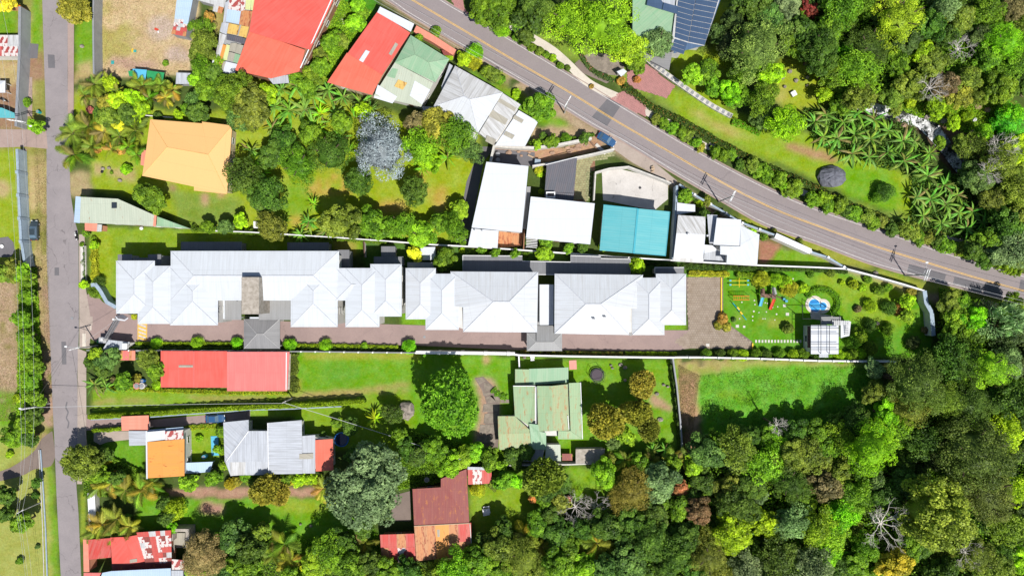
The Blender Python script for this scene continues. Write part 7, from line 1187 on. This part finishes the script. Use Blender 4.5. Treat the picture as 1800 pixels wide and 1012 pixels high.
# ================================================================ POLES AND CABLES
def pole(label, bx, by, h, ang, arm=2.6, arms=2, lamp=None, group=None):
    b = W(bx, by, 0); rt = thing('power_pole', label, 'power pole', b); d = Vector((math.cos(ang), math.sin(ang), 0)); n = Vector((-d.y, d.x, 0))
    MB().tube([b, b+Vector((0, 0, h))], .17, 8, .10).build('mast', M['concrete'], rt); tips = []
    for k in range(arms):
        z = h-.25-.75*k; MB().box(b+Vector((0, 0, z)), (arm, .14, .14), rz=ang).build('crossarm', M['white'], rt)
        for s in (-.46, -.16, .16, .46):
            q = b+d*arm*s+Vector((0, 0, z)); MB().tube([q+Vector((0, 0, .06)), q+Vector((0, 0, .3))], .055, 6, .04).build('insulator', M['offwhite'], rt)
            if k == 0: tips.append(q+Vector((0, 0, .3)))
    if lamp:
        a = Vector((math.cos(lamp), math.sin(lamp), 0)); MB().tube([b+Vector((0, 0, h-2)), b+a*1.2+Vector((0, 0, h-1.5)), b+a*2.4+Vector((0, 0, h-1.4))], .05, 5).build('lamp_arm', M['steel'], rt); MB().ball(b+a*2.6+Vector((0, 0, h-1.45)), .3, 8, 5, (1.2, .7, .35)).build('lamp_head', M['white'], rt)
    return tips
t3 = pole('upper power pole with white crossarms beside the main road, below the weathered white roof', 992, 199, 10, math.radians(60)); t4 = pole('middle power pole with white crossarms beside the main road above the atrium house', 1263, 355, 10.3, math.radians(64)); t5 = pole('right power pole with white crossarms beside the main road above the playground', 1590, 484, 8.8, math.radians(70), lamp=math.radians(80))
t2 = pole('leaning-looking lane-side power pole with a long lamp arm at the left, beside dense bushes', 88, 708, 7.0, math.radians(10), 3.2, 1, lamp=math.radians(185)); t1 = pole('power pole with a white crossarm cluster at the left edge beside the turquoise roof', 68, 226, 7.5, math.radians(-8), 3.6, 2, lamp=math.radians(-20)); t6 = pole('power pole at the driveway entrance beside the gatehouse, its arm over the lane', 172, 607, 8.3, math.radians(15), 2.4, 1, lamp=math.radians(172))
t7 = pole('slim power pole on the yellowish lawn at the lower left', 72, 882, 6.5, math.radians(30), 1.6, 1); t8 = pole('slim short pole standing in the narrow lawn where the white cable bends', 514, 699, 5.6, math.radians(30), .9, 1)
def cable(a, b, sag=.6, r=.03, mat='cable', label='', group='power cables strung over the site'):
    a, b = Vector(a), Vector(b); pts = [a.lerp(b, k/10)-Vector((0, 0, sag*4*(k/10)*(1-k/10))) for k in range(11)]
    o = MB().tube(pts, r, 4).build('power_cable', M[mat]); tag(o, label, 'cable', group)
far0 = [Vector(v)+Vector((-75, 42, 0)) for v in t3]; far9 = [Vector(v)+Vector((60, -15, 0)) for v in t5]
for A, B, lb in ((far0, t3, 'overhead cable above the main road, upper left stretch to the upper pole'), (t3, t4, 'overhead cable above the main road between the upper and middle poles'), (t4, t5, 'overhead cable above the main road between the middle and right poles'), (t5, far9, 'overhead cable leaving the right pole towards the right edge')):
    for k in (0, 1, 3): cable(A[k], B[k], 1.0, .022, 'cable', lb, 'main road cables')
topL = [Vector(v)+Vector((-6, 32, 0)) for v in t1]; botL = [Vector(v)+Vector((3, -30, 0)) for v in t7]
for A, B, lb in ((topL, t1, 'overhead cable running up the left edge above the turquoise roof'), (t1, t2, 'overhead cable along the left footpath between the two left poles'), (t2, t7, 'overhead cable crossing the dark gravel track at the lower left'), (t7, botL, 'overhead cable at the bottom left lawn')):
    for k in (0, 1, 3): cable(A[k], B[k % len(B)], .8, .018, 'cable', lb, 'left side cables')
cable(t2[3], t8[0], .7, .042, 'cable', 'long white service cable crossing the lane and the narrow lawn'); cable(t8[1], W(812, 808, 4.8), .8, .055, 'cable', 'white service cable slanting down to the maroon roof corner'); cable(t6[0], t2[2], .4, .022, 'cable_dark', 'dark cable from the entrance pole over the lane to the left pole'); cable(t6[1], W(155, 800, 6), .4, .022, 'cable_dark', 'dark cable from the entrance pole down along the lane')
cable(t4[0], W(1240, 384, 5.6), .3, .022, 'cable_dark', 'dark service cable from the middle pole to the atrium house'); cable(t6[2], W(206, 560, 6), .2, .022, 'cable', 'short service cable from the entrance pole to the long building')
# ================================================================ GARDEN THINGS
def tramp(label, x, y, r, zt, frame, matm, sides=16, legs=True, name='trampoline'):
    c = W(x, y, zt); rt = thing(name, label, name.replace('_', ' '), (c.x, c.y, 0)); pts = [(c.x+r*math.cos(a), c.y+r*math.sin(a), zt) for a in [k*2*math.pi/sides for k in range(sides+1)]]
    MB().tube(pts, .12, 6, cap=False).build('rim', M[frame], rt); MB().poly([(c.x+r*.86*math.cos(a), c.y+r*.86*math.sin(a), zt-.03) for a in [k*2*math.pi/24 for k in range(24)]]).build('mat', M[matm], rt)
    if legs:
        for k in range(6): a = k*math.pi/3; q = (c.x+r*math.cos(a), c.y+r*math.sin(a)); MB().tube([(*q, 0), (*q, zt)], .035, 5).build('leg', M['steel'], rt)
    return rt, c
M['tmat'] = m_plain('trampoline_mesh', (0.055, 0.04, 0.055), .6, .1); M['poolwater'] = m_plain('pool_water', (0.03, 0.20, 0.50), .06, .12, spec=.6); M['poolblue'] = m_plain('pool_liner', (0.05, 0.32, 0.62), .3, .1); M['pooldark'] = m_plain('dark_pool_water', (0.012, 0.025, 0.07), .06, .2, spec=.6)
rt, c = tramp('large black six-sided netted trampoline on the lawn right of the green-roofed house', 1050, 659, 1.45, .8, 'dark', 'tmat', 24)
for k in range(6):
    a = k*math.pi/3+.26; q = (c.x+1.75*math.cos(a), c.y+1.75*math.sin(a)); b2 = (c.x+1.75*math.cos(a+math.pi/3), c.y+1.75*math.sin(a+math.pi/3)); MB().tube([(*q, 0), (*q, 2.2)], .04, 5).build('net_pole', M['dark'], rt); MB().tube([(*q, 2.2), (*b2, 2.2)], .03, 5).build('net_rail', M['dark'], rt)
rt, c = tramp('round blue-rimmed above-ground pool beside the salmon end roof', 600, 772, 1.5, .8, 'blue', 'pooldark', 20, False, 'paddling_pool')
mm_ = MB()
for k in range(24):
    a, b = k*math.pi/12, (k+1)*math.pi/12; mm_.poly([(c.x+1.5*math.cos(a), c.y+1.5*math.sin(a), 0), (c.x+1.5*math.cos(b), c.y+1.5*math.sin(b), 0), (c.x+1.5*math.cos(b), c.y+1.5*math.sin(b), .8), (c.x+1.5*math.cos(a), c.y+1.5*math.sin(a), .8)])
mm_.build('side_wall', M['blue'], rt)
# swimming pool: two joined round basins with a pale surround
def blob(cs, grow, n=64):
    cx = sum(q[0] for q in cs)/len(cs); cy = sum(q[1] for q in cs)/len(cs); out = []
    for k in range(n):
        a = k*2*math.pi/n; best = 0
        for s in np.linspace(0, 30, 240):
            x, y = cx+s*math.cos(a), cy+s*math.sin(a)
            if any(math.hypot(x-q[0], y-q[1]) < q[2]+grow for q in cs): best = s
        out.append((cx+best*math.cos(a), cy+best*math.sin(a)))
    return out
cs = [(1431, 535, 10.5), (1446, 538, 8), (1434, 541, 8)]; SPo = thing('swimming_pool', 'blue kidney-shaped swimming pool with a pale surround inside the curved hedge', 'swimming pool', W(1437, 537, 0))
def flatpart(name, px, z0, z1, mat, par): 
    m = MB(); m.prism([W(x, y, 0).to_2d() for x, y in px], z0, z1); return m.build(name, M[mat], par)
flatpart('surround', blob(cs, 5), 0, .10, 'walk', SPo); flatpart('basin', blob(cs, .4), .1, .115, 'white', SPo); flatpart('water', blob(cs, -1), .115, .13, 'poolblue', SPo)
for q in (circ(1446, 538, 5.2), circ(1446, 538, 3)): flatpart('step_ring', q, .13, .135+.004*(q[0][0] < 1450), 'poolwater' if q[0][0] > 1450 else 'poolblue', SPo)
for q in ([(1424, 528), (1437, 528), (1439, 532), (1424, 534)], [(1424, 543), (1434, 543), (1434, 547), (1427, 547)]): flatpart('deep_patch', q, .13, .136, 'poolwater', SPo)
sheet('pool_terrace', [(1424, 552), (1448, 552), (1472, 557), (1478, 560), (1440, 562), (1426, 560)], .05, M['walk'])
# playground equipment
def tb(par, name, mat, *pts, r=.05): MB().tube([W(x, y, z) for x, y, z in pts], r, 6).build(name, M[mat], par)
pg = thing('climbing_frame', 'brown climbing tower set with one blue and one red slide', 'climbing frame', W(1350, 515, 0))
def deck(x0, y0, x1, y1, z, mat='brown', nm='platform'):
    m = MB(); m.prism([W(x, y, z).to_2d() for x, y in rect(x0, y0, x1, y1)], z-.12, z); m.build(nm, M[mat], pg)
deck(1337, 508, 1344, 522, 1.6); deck(1344, 517, 1358, 523, 1.4, 'brown', 'bridge'); deck(1357, 508, 1364, 526, 1.6)
for x in (1337, 1344, 1357, 1364):
    for y in (508, 522): tb(pg, 'post', 'brown', (x, y, 0), (x, y, 2.9), r=.08)
for k in range(5): a = W(1345+k*2.8, 520, 1.42); MB().box(a, (.28, .8, .05)).build('bridge_plank', M['wood'], pg)
roofp(pg, [(1336.5, 507, 2.9), (1340.5, 507, 3.5), (1340.5, 516, 3.5), (1336.5, 516, 2.9)], 'brown', name='tower_roof', th=.05); roofp(pg, [(1340.5, 507, 3.5), (1344.5, 507, 2.9), (1344.5, 516, 2.9), (1340.5, 516, 3.5)], 'brown', name='tower_roof', th=.05)
roofp(pg, [(1356.5, 505, 2.9), (1360, 505, 3.4), (1362.5, 517, 3.4), (1359, 518, 2.9)], 'grey', name='tower_roof', th=.05); roofp(pg, [(1360, 505, 3.4), (1363, 505, 2.9), (1366, 517, 2.9), (1362.5, 517, 3.4)], 'steel', name='tower_roof', th=.05)
def slide(a, b, mat, w=.55):
    A, B = W(*a), W(*b); d = (B-A).normalized(); n = Vector((-d.y, d.x, 0)).normalized(); m = MB(); m.poly([A+n*w/2, A-n*w/2, B-n*w/2, B+n*w/2]); 
    for s in (-1, 1): m.tube([A+n*w/2*s+Vector((0, 0, .08)), B+n*w/2*s+Vector((0, 0, .08))], .07, 5)
    m.build('slide', M[mat], pg)
slide((1340.5, 523, 1.5), (1336, 538, .15), 'lblue'); slide((1361, 525, 1.6), (1353.5, 544, .15), 'red')
for k in range(4): tb(pg, 'rope_bridge_rail', 'brown', (1364+k*1.5, 520+k, 1.5-.2*k), (1370+k*1.5, 521+k*1.2, 1.2-.2*k), r=.04)
for x, y in ((1378, 526), (1382, 529)): MB().box(W(x, y, .5), (.5, .5, .5)).build('seat_box', M['lblue'], pg)
pts = [(1368+9*math.cos(a)+5, 525-4*math.sin(a), .9) for a in [k*math.pi/8 for k in range(-3, 8)]]; tb(pg, 'hand_rail', 'dark', *pts, r=.04)
cf = thing('horizontal_ladder', 'orange monkey-bar ladder frame above the green seesaw', 'climbing frame', W(1302, 523, 0))
for y in (520, 527): tb(cf, 'rail', 'orange', (1289, y, 1.9), (1317, y, 1.9), r=.06)
for k in range(9): tb(cf, 'rung', 'orange', (1290+k*3.3, 520, 1.9), (1290+k*3.3, 527, 1.9), r=.04)
for x in (1289, 1317):
    for y in (520, 527): tb(cf, 'post', 'orange', (x, y, 0), (x, y, 1.9), r=.05)
sw = thing('seesaw', 'yellow crossed seesaw with blue seats below the yellow hedge', 'seesaw', W(1299, 497, 0)); tb(sw, 'axle', 'yellow', (1299.5, 487, .7), (1299.5, 505, .7), r=.07)
for y in (493, 500.5): tb(sw, 'beam', 'yellow', (1285, y, .75), (1314, y, .75), r=.06); [MB().box(W(x, y, .8), (.4, .3, .08)).build('seat', M['lblue'], sw) for x in (1284, 1315)]
s2 = thing('balance_beam', 'slanting green and yellow swing seesaw near the left edge of the playground lawn', 'seesaw', W(1302, 548, 0)); tb(s2, 'beam', 'teal', (1288, 532, 1.0), (1312, 562, .4), r=.09); tb(s2, 'post', 'teal', (1299, 545, 0), (1299, 545, .8), r=.08)
for x, y in ((1298, 542), (1303, 550)): MB().box(W(x, y, .95), (.75, .3, .1), rz=-.9).build('seat', M['yellow'], s2)
SS = []
for k, x in enumerate(np.linspace(1329, 1407, 15)):
    o = flatpart('stepping_slab', rect(x-1.5, 597, x+1.5, 602), 0, .05, 'offwhite', None); SS.append(tag(o, 'one of the small pale slabs in the straight row leading to the pool house', 'paving slab', 'row of slabs leading to the pool house'))
for k, (x, y, s) in enumerate([(1296, 573, 2.8), (1308, 574, 2), (1379, 537, 2.6), (1384, 552, 2.8), (1365, 552, 1.6), (1358, 540, 1.4), (1345, 532, 1.3), (1349, 533, 1.3), (1326, 528, 1.5), (1327, 535, 1.3), (1325, 547, 1.7), (1334, 549, 1.2), (1347, 548, 1.3), (1323, 556, 1.5), (1341, 560, 1.1), (1345, 560, 1.1), (1323, 563, 1.2), (1362, 562, 1.1), (1394, 490, 1.5), (1304, 531, 1.4), (1300, 560, 1.3), (1367, 539, 1.2)]):
    o = flatpart('stepping_stone', [(x+s*math.cos(a+.4), y+s*math.sin(a+.4)) for a in [j*math.pi/3 for j in range(6)]] if s < 1.9 else rect(x-s, y-s*.9, x+s, y+s*.9), 0, .04, 'offwhite', None)
    tag(o, ('pale square slab ' if s > 1.9 else 'small pale round stepping stone ')+('set in the lawn right of the slides' if x > 1360 else 'set in the lawn below the left slide' if y > 540 and x > 1315 else 'set in the lawn near the slanting seesaw' if x < 1315 else 'set in the lawn between ladder and slides'), 'stepping stone', 'stepping stones scattered over the playground lawn')
# boulders
rs = random.Random(4)
def boulder(label, x, y, rx, ry, h, mat, n=14, jit=.12, name='boulder', group=None):
    c = W(x, y, h*.6); o = MB().ball((c.x, c.y, h*.25), 1, n, 8, (rx/8, ry/8, h*.75), jit, rs).build(name, M[mat], weld=True); tag(o, label, 'rock', group); return o
boulder('big rough dark blue-grey boulder on the lawn below the banana grove', 1464, 310, 25, 19, 2.2, 'rock_dark', 20, .09); boulder('pale grey-brown boulder right of the leafy shrub on the lower lawn', 713, 722, 14, 17, 1.8, 'rock', 14, .14)
for x, y, r, lb in ((1389, 125, 4, 'topmost'), (1376, 136, 3.6, 'left'), (1400, 141, 4, 'middle'), (1420, 135, 3.2, 'right'), (1380, 152, 3, 'lower left'), (1419, 150, 2.2, 'smallest right')): boulder(lb+' round stump-like stone on the small lawn in the upper right woods', x, y, r, r, .7, 'rock', 9)
MB().box(W(1395, 165, .5), (1.1, 1.1, .5), rz=.5).build('stone_bench', M['white']); tag(bpy.data.objects['stone_bench'], 'white square stone seat below the stump-like stones', 'seat')
for x, y, r, m_, lb in ((1736, 176, 6, 'rock', 'pale round boulder on the stream bank, topmost of the three'), (1721, 186, 7, 'rock_tan', 'tan boulder left of the pale round one on the stream bank'), (1737, 193, 6, 'rock_tan', 'tan boulder under the pale round one on the stream bank'), (1714, 210, 4, 'white', 'small white boulder left of the vivid spreading tree'), (1712, 233, 7, 'rock_tan', 'orange-tan boulder beside the stream below the vivid tree edge'), (1578, 212, 5, 'rock_tan', 'tan boulder at the lower end of the upper rapids'), (1590, 220, 6, 'rock_tan', 'brown boulder just above the dense banana leaves'), (1695, 262, 9, 'rock_tan', 'brown rock bank right of the lower rapids'), (1660, 212, 6, 'rock', 'grey boulder at the right bank of the rapids'), (1630, 205, 5, 'rock', 'grey boulder at the head of the main rapids'), (1800, 165, 6, 'rock_tan', 'tan boulder cut by the right edge of the picture'), (1700, 280, 6, 'rock_dark', 'dark boulder at the lowest visible bend of the stream')): boulder(lb, x, y, r, r*.85, 1.0, m_, 10, .15)
for x, y, r, lb in ((1091, 641, 4, 'left of the group of pale rocks above the golden tree'), (1099, 646, 4, 'right of the group of pale rocks above the golden tree'), (1074, 642, 2.6, 'small pale rock above right of the trampoline'), (1077, 647, 2.6, 'small pale rock just below its twin near the trampoline'), (1099, 668, 3.2, 'pale rock left of the upper golden tree'), (1167, 676, 3.2, 'white rock near the dark wall, left one'), (1174, 679, 3, 'white rock near the dark wall, right one'), (1155, 692, 4, 'pale rock at the foot of the upper golden tree'), (1161, 737, 5, 'flat grey rock in the small lower right garden lawn'), (922, 628, 3, 'small pale rock at the top left of the green-house garden'), (840, 781, 5, 'pale rock below the flagstone path'), (866, 781, 3, 'small pale rock left of the green roof corner'), (546, 924, 3, 'white rock at the lower edge of the bottom lawn'), (528, 921, 2.4, 'small dark rock at the lower edge of the bottom lawn'), (180, 296, 3.6, 'grey rock left of the orange-roofed house'), (191, 295, 3.4, 'pale rock left of the orange-roofed house'), (210, 317, 4, 'flat pale rock under the orange-roofed house'), (143, 81, 4, 'grey rock on the verge beside the dry field wall'), (1540, 480, 5, 'pale stone heap in the playground garden top right'), (1508, 541, 6, 'round pale stone ring in the playground garden'), (1543, 568, 4, 'pale pink rock in the right part of the playground garden')): boulder(lb, x, y, r, r*.8, .55, 'rock', 9, .15)
MB().ball((W(180, 302, 0).x, W(180, 302, 0).y, .15), .35, 10, 6, (1, 1, .5)).build('tyre', M['black']); tag(bpy.data.objects['tyre'], 'small dark planter ring left of the orange-roofed house', 'planter')
# seats, tables, drums, washing, toys
def table(label, x, y, s, mat='white', name='garden_table', hh=.75, rz=.2):
    c = W(x, y, hh); rt = thing(name, label, name.replace('_', ' '), (c.x, c.y, 0)); MB().box((c.x, c.y, hh), (s, s*.7, .06), rz=rz).build('top', M[mat], rt)
    for a in (-1, 1):
        for b in (-1, 1): MB().box((c.x+a*s*.4, c.y+b*s*.26, hh/2), (.07, .07, hh-.06), rz=rz).build('leg', M[mat], rt)
    for a in (-1, 1): MB().box((c.x, c.y+a*(s*.35+.3), .45), (s*.9, .3, .06), rz=rz).build('bench_board', M[mat], rt)
table('white garden seat set on the small lawn right of the maroon roof', 855, 898, 1.6); table('white garden table at the far top left corner of the green-house garden', 936, 628, .9); table('orange wooden garden bench on the shaded lawn left of the ochre-orange roof', 187, 794, .9, 'orange'); table('terracotta stone table above the roadside slabs at the main road', 1148, 297, .7, 'tan')
def drum(label, x, y, r, h, mat, name='water_drum'):
    c = W(x, y, h); rt = thing(name, label, 'drum', (c.x, c.y, 0)); MB().tube([(c.x, c.y, 0), (c.x, c.y, h)], r, 14).build('barrel', M[mat], rt); MB().tube([(c.x, c.y, h), (c.x, c.y, h+.08)], r*.7, 12).build('lid', M['grey'], rt)
drum('blue drum in the yard left of the red roof half', 250, 669, .4, .9, 'blue'); drum('pink and white round water tank in the yard left of the red roof half', 240, 678, .75, 1.0, 'pink', 'water_tank'); drum('white tank beside the pink one in the yard left of the red roof half', 249, 678, .7, 1.0, 'offwhite', 'water_tank'); drum('small steel tank beside the lean-to right of the ochre-orange roof', 358, 803, .45, 1.2, 'lblue', 'water_tank'); drum('blue drum on the left verge beside the tree at the lane crossing', 66, 196, .35, .9, 'teal'); drum('blue drum lying left of the white flat house yard', 64, 230, .35, .8, 'lblue'); drum('white tank left of the maroon roof', 750, 843, .55, 1.1, 'offwhite', 'water_tank'); drum('grey drum in the dark yard above the slanting white roof, upper one', 875, 271, .5, 1.0, 'grey'); drum('grey drum in the dark yard above the slanting white roof, lower one', 875, 281, .5, 1.0, 'grey')
def scrap(label, x, y, w, d, rz, mat, name='tarpaulin', z=.06): c = W(x, y, z); o = MB().box((c.x, c.y, z), (w/8, d/8, .1), rz=rz).build(name, M[mat]); tag(o, label, name.replace('_', ' '))
scrap('crumpled pale turquoise tarpaulin on the lawn left of the grey double roof', 378, 783, 13, 34, .05, 'lblue'); scrap('red-pink plastic sheet on the dry field', 275, 52, 7, 4, -.4, 'red', 'plastic_sheet'); scrap('white board beside the red-pink sheet on the dry field', 278, 56, 2, 5, .5, 'white', 'board'); scrap('yellow toy crate on the dry field', 233, 89, 3, 6, 0, 'yellow', 'crate'); scrap('teal toy crate beside the yellow one on the dry field', 237, 90, 5, 4, 0, 'teal', 'crate'); scrap('small teal bin in the lower left of the dry field', 198, 110, 5, 6, 0, 'teal', 'bin'); scrap('white rag on the bottom left of the tall grass plot', 596, 54, 7, 3, 0, 'white', 'rag'); scrap('pale board near the dry patch on the tall grass plot', 603, 38, 3, 10, .4, 'offwhite', 'board'); scrap('brown wooden lid near the top corner of the green-house garden', 1007, 641, 13, 16, .05, 'pink', 'paving_square'); scrap('blue crate in the orange yard below the atrium house roof', 450, 895-500, 9, 12, 0, 'white', 'shed_box', .5); scrap('white shade sail pole lying above the orange-roofed house', 280, 205, 48, 1.4, -.08, 'white', 'pole', .8); scrap('grey-blue box at the corner of the soil bank', 945, 285, 10, 10, -.1, 'blue_grey', 'box', 1.4); scrap('long pale board lying on the soil bank', 938, 277, 22, 2.5, -.42, 'tan', 'board', .4); scrap('dark brown timber across the right end of the soil bank', 1046, 258, 24, 3, -.85, 'wood', 'timber', .5)
scrap('pale concrete slab beside the blue car at the end of the soil bank', 1056, 262, 24, 6, -.75, 'offwhite', 'slab', .2); scrap('manhole cover in the driveway below the eastern roofs', 746, 592, 4, 4, .7, 'grey', 'manhole_cover', .06); scrap('manhole cover near the paved courtyard lower edge', 1244, 606, 6, 5, 0, 'offwhite', 'manhole_cover', .08); scrap('dark grating in the pale concrete court', 1125, 330, 4, 4, .7, 'dark', 'drain_cover', .08); scrap('manhole cover on the side lane near the entrance', 127, 559, 4, 4, .3, 'grey', 'manhole_cover', .045); scrap('green metal bin beside the driveway gate island', 173, 600, 5, 5, 0, 'green', 'bin', .5)
cc_ = thing('concrete_pad_ring', 'round fountain-like ring on the concrete pad at the left edge', 'fountain', W(5, 433, 0)); cx, cy = cc_.location.x, cc_.location.y; MB().tube([(cx+.35*math.cos(a), cy+.35*math.sin(a), .3) for a in [k*math.pi/8 for k in range(17)]], .09, 6, cap=False).build('ring', M['white'], cc_); MB().tube([(cx, cy, 0), (cx, cy, .3)], .3, 12).build('pedestal', M['offwhite'], cc_)
pcl = thing('drain_pipe', 'long grey pipe and ditch edging beside the lower left verge', 'pipe', W(80, 930, 0)); MB().tube([W(71, 790, .2), W(76, 860, .2), (W(80, 930, .2)), W(84, 1040, .2)], .16, 6).build('pipe', M['blue_grey'], pcl); MB().tube([W(68, 790, .12), W(72, 860, .12), W(75, 930, .12), W(78, 1040, .12)], .09, 5).build('edging', M['offwhite'], pcl)
hc = thing('holding_crate', 'reddish white overturned cart under the trees below the pale leafless bushes', 'cart', W(1010, 945, 0)); c = W(1010, 945, .8); MB().box((c.x, c.y, .6), (2.6, 1.2, .5), rz=.1).build('tub', M['offwhite'], hc); MB().box((c.x, c.y, .9), (2.7, .4, .1), rz=.1).build('rim', M['red'], hc)
